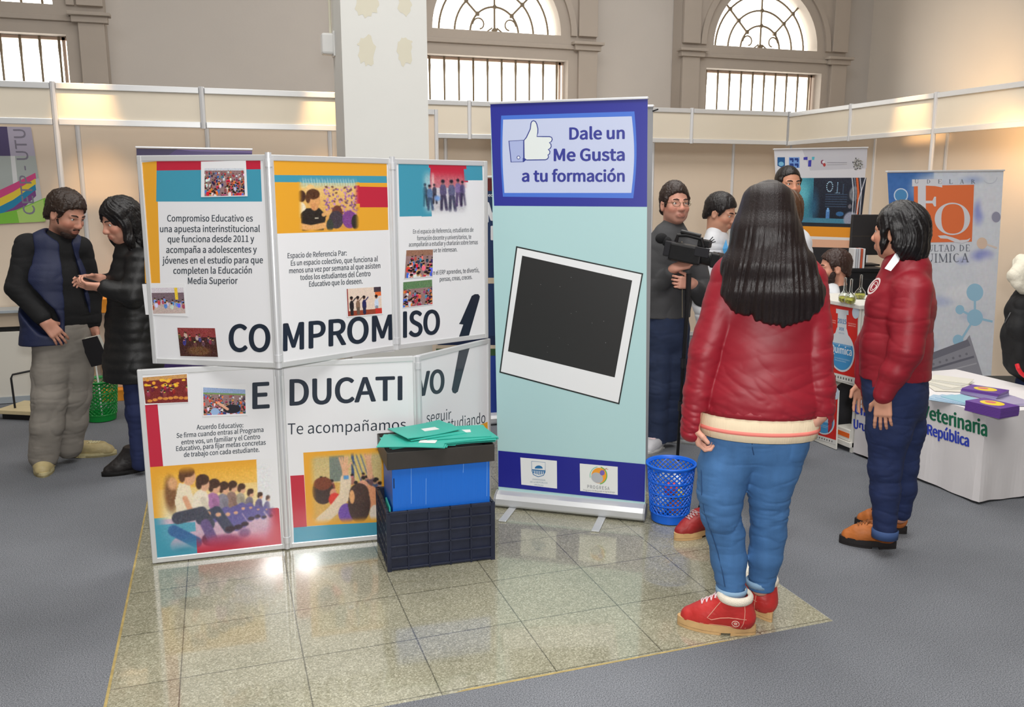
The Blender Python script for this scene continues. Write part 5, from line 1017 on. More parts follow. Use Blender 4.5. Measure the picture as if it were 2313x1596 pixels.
class Sdf:
    def __init__(s, h): s.h = h; s.ops = []; s.post = []
    def _add(s, fn, lo, hi, k, op): s.ops.append((fn, np.array(lo, float)-k-2*s.h, np.array(hi, float)+k+2*s.h, k, op)); return s
    def cone(s, a, ra, b, rb, k=.02, sq=1.0, fw=None, op='u'):
        a = np.array(a, float); b = np.array(b, float); R = max(ra, rb)
        M = np.eye(3)
        if sq != 1.0: fw_ = unit(fw); M = np.eye(3)+(1/sq-1)*np.outer(fw_, fw_)
        A = M@a; AB = M@(b-a); L = AB@AB+1e-12; kk = (1+sq)/2 if sq < 1 else 1.0; Rb = R*max(1, sq)
        def fn(X, Y, Z):
            if sq != 1.0: x = M[0, 0]*X+M[0, 1]*Y+M[0, 2]*Z-A[0]; y = M[1, 0]*X+M[1, 1]*Y+M[1, 2]*Z-A[1]; z = M[2, 0]*X+M[2, 1]*Y+M[2, 2]*Z-A[2]
            else: x, y, z = X-A[0], Y-A[1], Z-A[2]
            t = np.clip((x*AB[0]+y*AB[1]+z*AB[2])/L, 0, 1)
            return (np.sqrt((x-t*AB[0])**2+(y-t*AB[1])**2+(z-t*AB[2])**2)-(ra+(rb-ra)*t))*kk
        return s._add(fn, np.minimum(a, b)-Rb, np.maximum(a, b)+Rb, k, op)
    def chain(s, pts, k=.02, sq=1.0, fw=None):
        """pts: (point, radius)"""
        for (a, ra), (b, rb) in zip(pts[:-1], pts[1:]): s.cone(a, ra, b, rb, k, sq, fw)
        return s
    def ell(s, c, r, R=None, k=.02, op='u'):
        c = np.array(c, float); r = np.array(r, float); R = np.eye(3) if R is None else np.array(R, float)   # R rows = local axes
        def fn(X, Y, Z):
            x, y, z = X-c[0], Y-c[1], Z-c[2]
            q = [(R[i, 0]*x+R[i, 1]*y+R[i, 2]*z)/r[i] for i in range(3)]
            k0 = np.sqrt(q[0]**2+q[1]**2+q[2]**2); k1 = np.sqrt((q[0]/r[0])**2+(q[1]/r[1])**2+(q[2]/r[2])**2)+1e-9
            return k0*(k0-1)/k1
        m = r.max(); return s._add(fn, c-m, c+m, k, op)
    def rbox(s, c, hs, rad, R, k=.01, op='u'):
        c = np.array(c, float); R = np.array(R, float); hs = np.array(hs, float)-rad
        def fn(X, Y, Z):
            x, y, z = X-c[0], Y-c[1], Z-c[2]; q = [np.abs(R[i, 0]*x+R[i, 1]*y+R[i, 2]*z)-hs[i] for i in range(3)]
            return np.sqrt(sum(np.maximum(v, 0)**2 for v in q))+np.minimum(np.maximum(np.maximum(q[0], q[1]), q[2]), 0)-rad
        m = np.linalg.norm(hs)+rad; return s._add(fn, c-m, c+m, k, op)
    def clip(s, p, n, k=.004):
        p = np.array(p, float); n = unit(n)
        s.ops.append((lambda X, Y, Z: (X-p[0])*n[0]+(Y-p[1])*n[1]+(Z-p[2])*n[2], None, None, k, 'i')); return s
    def disp(s, fn, mask=None): s.post.append((fn, mask)); return s
    def mesh(s):
        h = s.h; us = [o for o in s.ops if o[4] == 'u']
        lo = np.min([o[1] for o in us], 0)-2*h; hi = np.max([o[2] for o in us], 0)+2*h; n = np.ceil((hi-lo)/h).astype(int)+1
        G_ = np.full(n, .2, f32); ax = [(lo[i]+h*np.arange(n[i])).astype(f32) for i in range(3)]
        for fn, a, b, k, op in s.ops:
            if a is None: sl = (slice(None),)*3
            else:
                i0 = np.maximum(np.floor((a-lo)/h).astype(int), 0); i1 = np.minimum(np.ceil((b-lo)/h).astype(int)+1, n)
                if (i1 <= i0).any(): continue
                sl = tuple(slice(p, q) for p, q in zip(i0, i1))
            d = fn(ax[0][sl[0]][:, None, None], ax[1][sl[1]][None, :, None], ax[2][sl[2]][None, None, :]).astype(f32); g = G_[sl]
            if op == 'u': hh = np.maximum(k-np.abs(g-d), 0)/max(k, 1e-6); G_[sl] = np.minimum(g, d)-hh*hh*k*.25
            elif op == 's': d = -d; hh = np.maximum(k-np.abs(g-d), 0)/max(k, 1e-6); G_[sl] = np.maximum(g, d)+hh*hh*k*.25
            else: hh = np.maximum(k-np.abs(g-d), 0)/max(k, 1e-6); G_[sl] = np.maximum(g, d)+hh*hh*k*.25
        for fn, mk in s.post:
            idx = np.argwhere(np.abs(G_) < .03); P = lo+idx*h
            if mk is not None: w = mk(P); keep = w > .01; idx = idx[keep]; P = P[keep]; w = w[keep]
            else: w = 1.0
            G_[tuple(idx.T)] += (fn(P)*w).astype(f32)
        return surfnet(G_, lo, h)
def surfnet(D, lo, h):
    S = D < 0; c = np.zeros(tuple(np.array(D.shape)-1), np.uint8)
    sh = [(a, b, e) for a in (0, 1) for b in (0, 1) for e in (0, 1)]; nx, ny, nz = c.shape
    for a, b, e in sh: c += S[a:a+nx, b:b+ny, e:e+nz]
    idx = np.argwhere((c > 0) & (c < 8)); N = len(idx); imap = np.full(c.shape, -1, np.int32); imap[tuple(idx.T)] = np.arange(N)
    acc = np.zeros((N, 3), f32); cnt = np.zeros(N, f32)
    val = {q: D[idx[:, 0]+q[0], idx[:, 1]+q[1], idx[:, 2]+q[2]] for q in sh}
    for q in sh:
        for ax in range(3):
            if q[ax] == 0:
                r = list(q); r[ax] = 1; r = tuple(r); a, b = val[q], val[r]; m = (a < 0) != (b < 0); t = a[m]/(a[m]-b[m])
                p = np.tile(np.array(q, f32), (m.sum(), 1)); p[:, ax] += t; acc[m] += p; cnt[m] += 1
    V = lo+h*(idx+acc/cnt[:, None]); Q = []
    for ax in range(3):
        o = [(1, 2), (2, 0), (0, 1)][ax]; a = [slice(None)]*3; b = [slice(None)]*3; a[ax] = slice(0, -1); b[ax] = slice(1, None)
        A, B = S[tuple(a)], S[tuple(b)]; e = np.argwhere(A != B)
        for k in o: e = e[(e[:, k] > 0) & (e[:, k] < D.shape[k]-1)]
        sgn = A[tuple(e.T)]; e1 = np.zeros(3, int); e1[o[0]] = 1; e2 = np.zeros(3, int); e2[o[1]] = 1
        q = np.stack([imap[tuple((e-e1-e2).T)], imap[tuple((e-e2).T)], imap[tuple(e.T)], imap[tuple((e-e1).T)]], 1)
        q[~sgn] = q[~sgn][:, ::-1]; Q.append(q)
    Q = np.vstack(Q); return V, Q[(Q >= 0).all(1)]
def sdf_obj(S, name, material, parent, vcol=None):
    V, Q = S.mesh(); return fastmesh(name, V, Q, material, parent, True, vcol(V) if vcol else None)

from mathutils.bvhtree import BVHTree
class Skin:
    """finds points on the surface of a finished mesh (world coordinates)"""
    def __init__(s, o): me = o.data; s.b = BVHTree.FromPolygons([v.co for v in me.vertices], [tuple(p.vertices) for p in me.polygons])
    def at(s, p, d, lift=.001):
        d = unit(d); h = s.b.ray_cast(Vector(np.array(p)-d*.25), Vector(d), .5)
        return (np.array(h[0])-d*lift) if h[0] is not None else np.array(p, float)
class Fig:
    """a person standing at g; joints are real points found on upright planes through g (d metres farther away)"""
    def __init__(s, name, label, g, face, h=.0045):
        s.g = np.array([g[0], g[1], 0.0]); s.hd = unit([g[0], g[1], 0]); s.rt = np.array([s.hd[1], -s.hd[0], 0]); s.h = h
        s.f = s.dir(*face); s.lat = np.cross(s.f, [0, 0, 1])   # lat = the person's right
        s.t = thing(name, label, 'person', s.g); s.S = Sdf(h); s.heads = []
    def dir(s, r, a, u=0.0): return unit(s.rt*r+s.hd*a+np.array([0, 0, u]))
    def J(s, px, py, d=0.0):
        r = ray(px, py); return CAM+r*(((s.g-CAM)@s.hd+d)/(r@s.hd))
    def head(s, c, fwd, skin, scale=1.0, neck=None, fem=False, pitch=0.0, roll=0.0, nr=.052):
        S = s.S; f = unit(fwd); r = unit(np.cross(f, [0, 0, 1])); u = np.cross(r, f)
        if pitch: f, u = f*math.cos(pitch)+u*math.sin(pitch), u*math.cos(pitch)-f*math.sin(pitch)
        if roll: r, u = r*math.cos(roll)+u*math.sin(roll), u*math.cos(roll)-r*math.sin(roll)
        k = scale; R = np.stack([r, f, u]); c = np.array(c, float); P = lambda x, y, z: c+(r*x+f*y+u*z)*k
        E = lambda x, y, z, a, b, e, kk=.02, op='u', RR=None: S.ell(P(x, y, z), np.array([a, b, e])*k, R if RR is None else RR, kk*k, op)
        E(0, -.012, .030, .076, .096, .086); E(0, .022, -.030, .060, .070, .082, .03); E(0, .052, -.097, .028 if fem else .033, .028, .021, .03)
        for x in (-1, 1):
            E(x*.040, .022, -.066, .022, .042, .028, .03); E(x*.038, .060, -.030, .024, .024, .02, .025)
            E(x*.033, .100, .002, .021, .016, .013, .012, 's'); E(x*.011, .096, -.040, .010, .012, .008, .008)
            E(x*.078, -.008, -.010, .010, .020, .033, .006); E(x*.088, .0, -.010, .008, .011, .02, .006, 's')
            S.cone(P(x*.018, .084, .012), .009*k, P(x*.044, .074, .014), .009*k, .012*k); S.cone(P(x*.020, .0875, .0085), .0042*k, P(x*.044, .079, .006), .0042*k, .004*k)
        S.cone(P(0, .084, .012), .009*k, P(0, .105, -.030), .0105*k, .014*k); E(0, .104, -.036, .0125, .013, .0115, .01); E(0, .085, -.070, .027, .014, .016, .015)
        S.cone(P(-.018, .087, -.0655), .0045*k, P(.018, .087, -.0655), .0045*k, .006*k); S.cone(P(-.015, .0862, -.0765), .005*k, P(.015, .0862, -.0765), .005*k, .006*k); S.cone(P(-.022, .094, -.071), .0018*k, P(.022, .094, -.071), .0018*k, .003*k, op='s')
        if neck is not None: S.cone(P(0, -.022, -.05), nr*1.05*k, neck, nr*1.15, .03)
        for x in (-1, 1):
            e = MB(); ec = P(x*.033, .0755, .0015); rot = np.stack([r, u, f], 1)
            n0_ = 0; e.ball(ec, .0118*k, 16, 14, None, rot)
            for i, fc in enumerate(e.f):
                q = np.mean([e.v[0][v] for v in fc], 0); cs = unit(q-ec)@f; e.c[i] = lin((22, 16, 14)) if cs > .96 else lin((74, 48, 34)) if cs > .86 else lin((226, 222, 216))
            e.build('eye', ink('eye_surface', .15), s.t, smooth=True)
        s.heads.append((c, R, k, np.array(skin, float))); return P, R
    def hand(s, w, d, n, side, curl=.35, scale=1.0, spread=.09, thumb=.55, curls=None):
        """w wrist, d towards the fingers, n the way the palm faces, side +1/-1 where the thumb sits along d x n"""
        S = s.S; d = unit(d); n = unit(np.array(n)-d*(d@np.array(n))); l = np.cross(d, n)*side; k = scale
        for o in (-.028, -.009, .010, .029): S.cone(w+l*o*.7*k, .014*k, w+d*.082*k+l*o*k, .0118*k, .012*k)
        S.cone(w-d*.02*k, .024*k, w+d*.02*k, .022*k, .02, .75, n)
        for i, (o, L) in enumerate(((.030, .072), (.010, .080), (-.0095, .075), (-.028, .058))):
            c = (curls[i] if curls else curl*(1+.12*i)); p = w+d*.084*k+l*o*k; dd = unit(d+l*spread*(o/.02)); a = c*.7; rr = .0086*k*(1 if i < 3 else .88)
            for j, fr in enumerate((.46, .30, .24)):
                v = dd*math.cos(a)+n*math.sin(a); q = p+v*L*fr*k; S.cone(p, rr, q, rr*.92, .004); rr *= .92; p = q; a += c
        b = w+d*.022*k+l*.026*k; v = unit(d*.62+l*.70+n*(.25+thumb*.4)); q = b+v*.042*k; S.cone(b, .0125*k, q, .0105*k, .012); v2 = unit(d*.85+l*.25+n*(.2+thumb*.5)); S.cone(q, .0102*k, q+v2*.032*k, .0085*k, .004)
    def finish(s, skin, paint=None):
        heads = s.heads
        def vc(V):
            C = np.tile(lin(skin), (len(V), 1))*(1+.06*vnoise(V*45))[:, None]
            for c, R, k, sk in heads:
                q = (V-c)@R.T/k; x, y, z = q.T; near = (np.linalg.norm(q, axis=1) < .15)*1.0
                def mix(m, rgb):
                    m = m*near; C[:] = C*(1-m[:, None])+lin(rgb)*m[:, None]
                e = np.hypot(x/.026, (z+.071)/.0125); mix(np.clip((1.15-e)*3, 0, .5)*(y > .078), sk*np.array([.86, .62, .60])); mix(np.clip(1-np.hypot((np.abs(x)-.045)/.03, (z+.035)/.025), 0, .35)*(y > .02), sk*np.array([1.0, .80, .76]))
                mix(np.clip(1-np.hypot(x/.016, (z+.034)/.02), 0, .35)*(y > .09), sk*np.array([1.0, .80, .76]))
                if paint: paint(mix, x, y, z)
            return C
        o = sdf_obj(s.S, 'body', ink('skin', .48, spec=.4), s.t, vc); return o
    def inner(s, pts_r, k=.03):
        for ch in pts_r: s.S.chain(ch, k)

def strand_disp(R, origin, amp=.003, freq=260, warp=.02):
    """combed strands: smooth ripples running down from the crown"""
    r, f, u = R; o = np.array(origin)
    def fn(Q):
        q = Q-o; x, y, z = q@r, q@f, q@u; a = np.arctan2(x, -y+1e-6)*.11+.25*x+warp*np.sin(z*9+x*14)+warp*.5*np.sin(z*23+3*x)
        n = vnoise(np.stack([a*90, z*0+.5, z*0], 1))
        return amp*(.45*np.sin(a*freq*2+n*3)+.15*np.sin(a*freq*3.1+n*5+z*6)+.8*n)
    return fn
def short_hair(F, P, R, k, rgb, name='hair', lift=.012, back=-.085, amp=.0035, line=.062, slope=.75, top=.0, front=.0):
    """cropped hair: a thickened scalp cut by a hairline that falls from the forehead to the nape"""
    S = Sdf(.004); r, f, u = R
    S.ell(P(0, -.014, .034+top), np.array([.076+lift*.8, .096+lift, .088+lift+top])*k, R, .01)
    S.ell(P(0, -.05, -.03), np.array([.064+lift*.7, .058+lift*.6, .07])*k, R, .02)
    S.clip(P(0, .08, line), unit(f*slope-u), .010); S.clip(P(0, 0, back), -u, .01)
    for x in (-1, 1): S.ell(P(x*.095, .0, -.03), np.array([.03, .030, .042])*k, R, .012, 's'); S.cone(P(x*.070, .038, .03), .013*k, P(x*.072, .022, -.012), .007*k, .015)
    S.disp(creases(amp, (75, 75, 50), 3.7)); S.disp(strand_disp(R, P(0, 0, .03), amp*.5, 300))
    return sdf_obj(S, name, mat('hair_dark%d_%d_%d' % tuple(rgb), rgb, .42, noise=.25, nscale=60, bump=.4, bscale=220), F.t)
def brows(F, P, k, rgb, drop=0.0):
    for x in (-1, 1):
        MB().tube([P(x*.014, .0935, .0185-drop), P(x*.028, .093, .024-drop), P(x*.043, .083, .0225-drop), P(x*.051, .073, .017-drop)], [.0032*k, .004*k, .0034*k, .0016*k], 6).build('eyebrow', mat('brow%d' % rgb[0], rgb, .7), F.t)
def boot(F, heel, fdir, kind, L=.27, h_top=.135, name='boot', up_rgb=(176, 44, 40), sole_rgb=(188, 150, 104), sole_t=.03, wide=1.0, collar=None, lace=None, shaft_r=.052, shx=.074):
    """shoe or boot; heel = ground point under the back of the heel"""
    f = unit([fdir[0], fdir[1], 0]); s_ = np.cross(f, [0, 0, 1]); u = np.array([0, 0, 1.0]); O = np.array([heel[0], heel[1], 0.0]); q = L/.27
    P = lambda a, b, c: O+f*a*q+s_*b*q*wide+u*c
    S = Sdf(.0035); b_ = sole_t
    S.chain([(P(.042, 0, b_+.032), .040*q), (P(.11, 0, b_+.034), .042*q), (P(.17, .003, b_+.016), .043*q), (P(.226, .004, b_+.004), .038*q)], .03)
    S.chain([(P(.052, 0, b_+.03), .045*q), (P(.064, 0, b_+.06), .047*q), (P(shx, 0, h_top), shaft_r*q)], .03); S.cone(P(shx+.014, 0, h_top-.02), .044*q, P(.185, 0, b_+.026), .034*q, .03)
    S.clip(P(0, 0, b_-.004), -u, .002); S.clip(P(0, 0, h_top), u, .004); S.disp(creases(.0012, (40, 40, 60), heel[0]*9))
    up = sdf_obj(S, name, mat(name+'_leather%d_%d' % (up_rgb[0], up_rgb[1]), up_rgb, .5, noise=.12, nscale=18, bump=.12, bscale=160), F.t)
    so = MB(); n = 30; out = []
    for i in range(n):
        t = 2*math.pi*i/n; a = .135+.140*math.cos(t); w = (.043+.009*math.cos(t-.3)-.008*math.cos(2*t))*math.sin(t); out.append((a, w))
    for (z0, z1, a0, a1) in ((.010 if sole_t > .025 else 0, b_+.004, -1, 1), (0, .012, -.2, .082), (0, .012, .115, .3)):
        pts = [(min(max(a, a0), a1), w) for a, w in out] if a0 > -1 else out
        so.prism([P(a, w, z0) for a, w in pts][::-1], (0, 0, z1-z0))
    so.build('sole', mat('sole%d' % sole_rgb[0], sole_rgb, .6, noise=.1, nscale=30), up)
    if collar is not None:
        C = P(shx, 0, h_top); r_ = shaft_r*q
        MB().lathe(C, [(r_*.8, -.004), (r_+.001, -.012), (r_+.008, -.004), (r_+.009, .010), (r_+.003, .020), (r_-.006, .021), (r_*.8, .012)], 30).build('collar', mat('fleece_cream', (236, 226, 208), .95, bump=.8, bscale=300), up, smooth=True)
    if lace is not None:
        m = MB(); sk = Skin(up); dn = -u-f*.45; T = lambda a, b, c: sk.at(P(a, b, c), dn, .0025)
        rows = [(.178-.056*i/4, b_+.05+(h_top-b_-.05)*i/4) for i in range(5)]
        for i, (a, c) in enumerate(rows):
            m.tube([T(a, -.020, c), T(a+.002, 0, c), T(a, .020, c)], .0024, 6)
            if i < 4: m.tube([T(a, -.020, c), T((a+rows[i+1][0])/2, 0, c), T(rows[i+1][0], .020, rows[i+1][1])], .0022, 6)
        k_ = T(*[rows[-1][0], 0, rows[-1][1]])
        for sd in (-1, 1): m.tube([k_, k_+f*.016+s_*sd*.016+u*.008, k_+f*.022+s_*sd*.026-u*.004, k_+f*.010+s_*sd*.018-u*.008, k_], .0021, 6); m.tube([k_, k_+f*.02+s_*sd*.008-u*.012, k_+f*.026+s_*sd*.012-u*.028], .0020, 6)
        m.build('laces', mat('lace%d' % lace[0], lace, .7), up)
    return up, P
# ------------------------------------------------------------------ woman in the red jacket, seen from behind
MAROON = (142, 25, 40)
jacket_m = mat('jacket_maroon', MAROON, .47, noise=.07, nscale=7, bump=.12, bscale=900)
denim = mat('denim_blue', (66, 110, 160), .8, noise=.16, nscale=22, bump=.3, bscale=700, stretch=(1, 1, .25))
SK = (214, 160, 138)
def front_woman():
    F = Fig('person', 'woman seen from behind with long dark hair, maroon jacket, blue jeans and red boots', (1.801, 2.628), (-.1, 1), .004); J = F.J
    f = F.f
    P, R = F.head(J(1736, 490, .02), F.dir(.05, 1), SK, 1.0, J(1743, 585, 0), True)
    sl, el, wl = J(1652, 628, -.01), J(1594, 800, -.06), J(1566, 950, -.08); sr, er, wr = J(1822, 640, .03), J(1842, 800, -.02), J(1854, 935, -.02)
    pel = J(1714, 930, .0); ch = J(1742, 690, .0)
    kl, al = J(1628, 1158, -.02), J(1652, 1350, -.0); kr, ar = J(1736, 1152, .05), J(1717, 1325, .08); hl, hr = J(1650, 1000, 0), J(1764, 1000, .02)
    F.inner([[(J(1743, 600), .05), (ch, .10), (pel, .10)], [(sl, .04), (el, .035), (wl, .027)], [(sr, .04), (er, .035), (wr, .027)], [(hl, .06), (kl, .045), (al, .035)], [(hr, .06), (kr, .045), (ar, .035)]])
    F.hand(wl+[0, 0, -.005], F.dir(.25, .1, -1), F.dir(1, .2), 1, .85, .92); F.hand(wr+[0, 0, .0], F.dir(-.45, -.05, -1), F.dir(-.9, .3), -1, .55, .95)
    F.finish(SK)
    # jacket
    S = Sdf(.004); zt = J(1743, 585)[2]
    S.chain([(J(1743, 606, .0), .135), (J(1742, 700, -.01), .165), (J(1732, 800, -.01), .188), (J(1718, 900, -.01), .214), (J(1716, 950, -.01), .205)], .03, .62, f)
    S.cone(J(1672, 612, 0), .072, J(1808, 622, .03), .070, .04); S.cone(J(1743, 570, .02), .066, J(1743, 600, .01), .075, .03)
    for a, b, c in ((sl, el, wl), (sr, er, wr)):
        c2 = c+unit(c-b)*.042; S.chain([(a, .074), (a*.6+b*.4, .069)], .028); S.chain([(a*.6+b*.4, .069), (b, .063), (b*.45+c*.55, .057), (c, .049), (c2, .040)], .006)
    ax1 = np.stack([unit(F.rt+np.array([0, 0, .35])), F.hd, unit(np.array([0, 0, 1.0])-F.rt*.35)]); ax2 = np.stack([unit(F.rt-np.array([0, 0, .5])), F.hd, unit(np.array([0, 0, 1.0])+F.rt*.5)])
    S.disp(creases(.0045, (4, 5, 13), 2.2, ax1)); S.disp(creases(.0040, (6, 7, 26), 5.1, ax2), lambda Q: np.clip((1.28-Q[:, 2])/.4, .15, 1)); S.disp(creases(.0028, (16, 16, 40), 9.4), lambda Q: np.clip((1.0-Q[:, 2])/.15, .1, 1)+np.clip((np.abs((Q-sl)@F.rt-.1)-.17)*10, 0, .8))
    hz = J(1718, 944, -.12)[2]
    body_mask_c = J(1718, 900)
    S.ops.append((lambda X, Y, Z: np.maximum(hz-Z, np.hypot(X-body_mask_c[0], (Y-body_mask_c[1]))*0+hz-Z)-np.maximum(0, np.hypot(X-body_mask_c[0], Y-body_mask_c[1])-.235)*30, None, None, .004, 'i'))
    jk = sdf_obj(S, 'jacket', jacket_m, F.t)
    # gathered hem tunnel and sweater
    def ring(name, zs, rs, cx, m, waves=0, amp=0, sq=.62, n=120):
        cx = np.array(cx); V = []; Fc = []
        for z, r in zip(zs, rs):
            for k in range(n):
                a = 2*math.pi*k/n; rr = r+amp*math.sin(waves*a)+amp*.6*math.sin(waves*1.7*a+z*40); V.append(cx+F.lat*rr*math.cos(a)+f*rr*sq*math.sin(a)+np.array([0, 0, z-cx[2]]))
        for i in range(len(zs)-1):
            for k in range(n): Fc.append((i*n+k, i*n+(k+1) % n, (i+1)*n+(k+1) % n, (i+1)*n+k))
        return MB().add(V, Fc).build(name, m, F.t, smooth=True)
    cx = J(1715, 940, -.01)
    ring('jacket_hem', [hz+.03, hz+.028, hz+.012, hz-.004, hz-.006, hz+.006], [.196, .212, .217, .214, .203, .190], cx, jacket_m, 34, .0022)
    knit = mat('knit_cream', (234, 214, 182), .9, bump=.45, bscale=4, stretch=(60, 60, 3))
    sz = J(1712, 1000, -.13)[2]
    sw = ring('sweater', [hz+.06, hz+.0, sz+.075, sz+.045, sz+.028, sz+.0, sz-.002, sz+.01], [.195, .203, .212, .214, .212, .206, .198, .19], J(1712, 975, -.01), knit, 60, .0012)
    ring('pink_stripe', [sz+.040, sz+.039, sz+.026, sz+.025], [.210, .2165, .2165, .210], J(1712, 975, -.01), mat('knit_pink', (236, 132, 120), .9), 60, .0012).parent = sw
    # jeans
    S = Sdf(.004)
    S.cone(J(1680, 985, 0), .120, J(1745, 985, .02), .120, .04, .9, f); S.cone(J(1708, 985, .01), .11, J(1708, 1003, .01), .085, .04)
    S.chain([(hl+F.rt*.002, .102), (J(1637, 1055, -.01), .094), (J(1628, 1110, -.02), .082), (kl, .070), (J(1639, 1205, .01), .066), (J(1646, 1260, .01), .062), (J(1652, 1350, 0), .053)], .03)
    S.chain([(hr-F.rt*.0, .098), (J(1747, 1055, .03), .090), (J(1738, 1105, .04), .076), (kr, .066), (J(1735, 1205, .07), .063), (J(1729, 1255, .07), .058), (J(1718, 1332, .08), .047)], .03)
    S.disp(creases(.0055, (9, 9, 34), 1.3), lambda Q: np.exp(-((Q[:, 2]-.47)/.12)**2)+.7*np.exp(-((Q[:, 2]-.17)/.06)**2)+.45*np.exp(-((Q[:, 2]-.72)/.08)**2)+.12)
    S.clip(J(1650, 1354, -.05), (0, 0, -1)); jo = sdf_obj(S, 'jeans', denim, F.t)
    kj = Skin(jo); sm = MB(); sm.tube([kj.at(J(x, y, -.05), F.hd, .0006) for x, y in ((1586, 1010), (1585, 1060), (1586, 1110), (1592, 1150), (1600, 1175), (1612, 1215), (1622, 1250), (1632, 1290), (1638, 1325))], .0022, 5); sm.build('side_seam', mat('seam_denim', (40, 74, 116), .8), jo)
    sm = MB(); sm.tube([kj.at(J(x, y, -.05), F.hd, .0006) for x, y in ((1703, 1018), (1700, 1004), (1699, 990))], .002, 5); sm.build('back_seam', mat('seam_denim', (40, 74, 116), .8), jo)
    cuff = mat('denim_cuff', (140, 172, 200), .85, bump=.3, bscale=700)
    for c, r in ((J(1652, 1329, 0), .0545), (J(1717, 1312, .08), .049)):
        V = MB(); V.lathe((c[0], c[1], c[2]-.014), [(r-.004, .0), (r+.004, .0), (r+.005, .02), (r+.001, .024)], 30); V.build('jeans_cuff', cuff, F.t, smooth=True)
    hp = mat('boot_stitch', (214, 150, 130), .7)
    for heel, d_, sc_ in ((G(1704, 1431), F.dir(-1, .02), .285), (G(1741, 1404), F.dir(-.55, .83), .27)):
        up, PB = boot(F, heel, d_, 'boot', L=sc_, h_top=.140, up_rgb=(186, 46, 44), sole_rgb=(200, 162, 112), sole_t=.034, collar=1, lace=(226, 200, 204), shaft_r=.056)
        sk_ = Skin(up); sv = np.cross(unit([d_[0], d_[1], 0]), [0, 0, 1])
        for sd in (-1, 1):
            T = lambda a, c: sk_.at(PB(a, 0, c), -sv*sd, .0006); st = MB()
            st.tube([T(a, c) for a, c in ((.030, .078), (.06, .082), (.09, .080), (.12, .072), (.15, .060), (.165, .066), (.150, .088), (.136, .110), (.122, .132))], .0016, 5); st.tube([T(a, c) for a, c in ((.048, .040), (.040, .06), (.036, .085), (.036, .11), (.038, .132))], .0016, 5); st.tube([T(a, .040) for a in (.03, .07, .11, .15, .19)], .0010, 5); st.build('stitching', hp, up)
            a = np.linspace(0, 2*math.pi, 20, endpoint=False); lg = MB(); lg.tube([T(.066+.0125*math.cos(t), .058+.0125*math.sin(t)) for t in a], .0014, 5, closed=True); lg.tube([T(.060, .060), T(.066, .063), T(.072, .060)], .0016, 5); lg.tube([T(.061, .055), T(.066, .056), T(.071, .055)], .0016, 5); lg.build('emblem', mat('boot_emblem', (232, 206, 190), .6), up)
    # long hair
    S = Sdf(.004)
    S.ell(P(0, -.012, .034), (.083, .104, .096), R, .02); S.ell(J(1734, 548, -.055), (.096, .075, .16), np.stack([F.rt, F.hd, [0, 0, 1]]), .05); S.ell(J(1744, 635, -.09), (.134, .06, .13), np.stack([F.rt, F.hd, [0, 0, 1]]), .05)
    L = [(1668, 1646, 1655, 684), (1676, 1664, 1666, 698), (1686, 1684, 1686, 710), (1698, 1706, 1711, 716), (1713, 1726, 1734, 722), (1729, 1745, 1752, 728), (1743, 1762, 1771, 730), (1755, 1778, 1790, 726), (1766, 1793, 1808, 722), (1774, 1806, 1825, 712), (1780, 1817, 1841, 704), (1785, 1825, 1852, 680)]
    for i, (x1, x2, x3, ye) in enumerate(L):
        t = i/(len(L)-1); bow = math.sin(math.pi*t); x0 = 1736+(x1-1736)*.45
        S.chain([(J(x0, 452, -.02-.055*bow), .034), (J(x1*.78+1736*.22, 520, -.055-.055*bow), .036), (J(x1*.4+x2*.6, 600, -.085-.055*bow), .033), (J(x2*.5+x3*.5, 660, -.105-.045*bow), .027), (J(x3, ye+6*math.sin(i*2.3), -.118-.04*bow), .007)], .04)
    rt = F.rt; c0_ = np.array(J(1742, 460, 0))
    def strands(Q):
        x = (Q-c0_)@rt; z = Q[:, 2]; sp = 1/(1+np.clip(1.62-z, 0, 1)*1.1); a = x*sp+.005*np.sin(z*7+x*12)+.002*np.sin(z*15-x*20); n = vnoise(np.stack([a*75, z*0+.5, z*0+.5], 1))
        k = np.clip((1.72-z)*3, .25, 1); return k*(.0050*n+.0016*np.sin(a*430+n*4))+.001
    S.disp(strands)
    hair = mat('hair_long', (25, 14, 14), .38, noise=.3, nscale=3, bump=.45, bscale=7, stretch=(70, 70, .12)); sdf_obj(S, 'hair', hair, F.t)
front_woman()
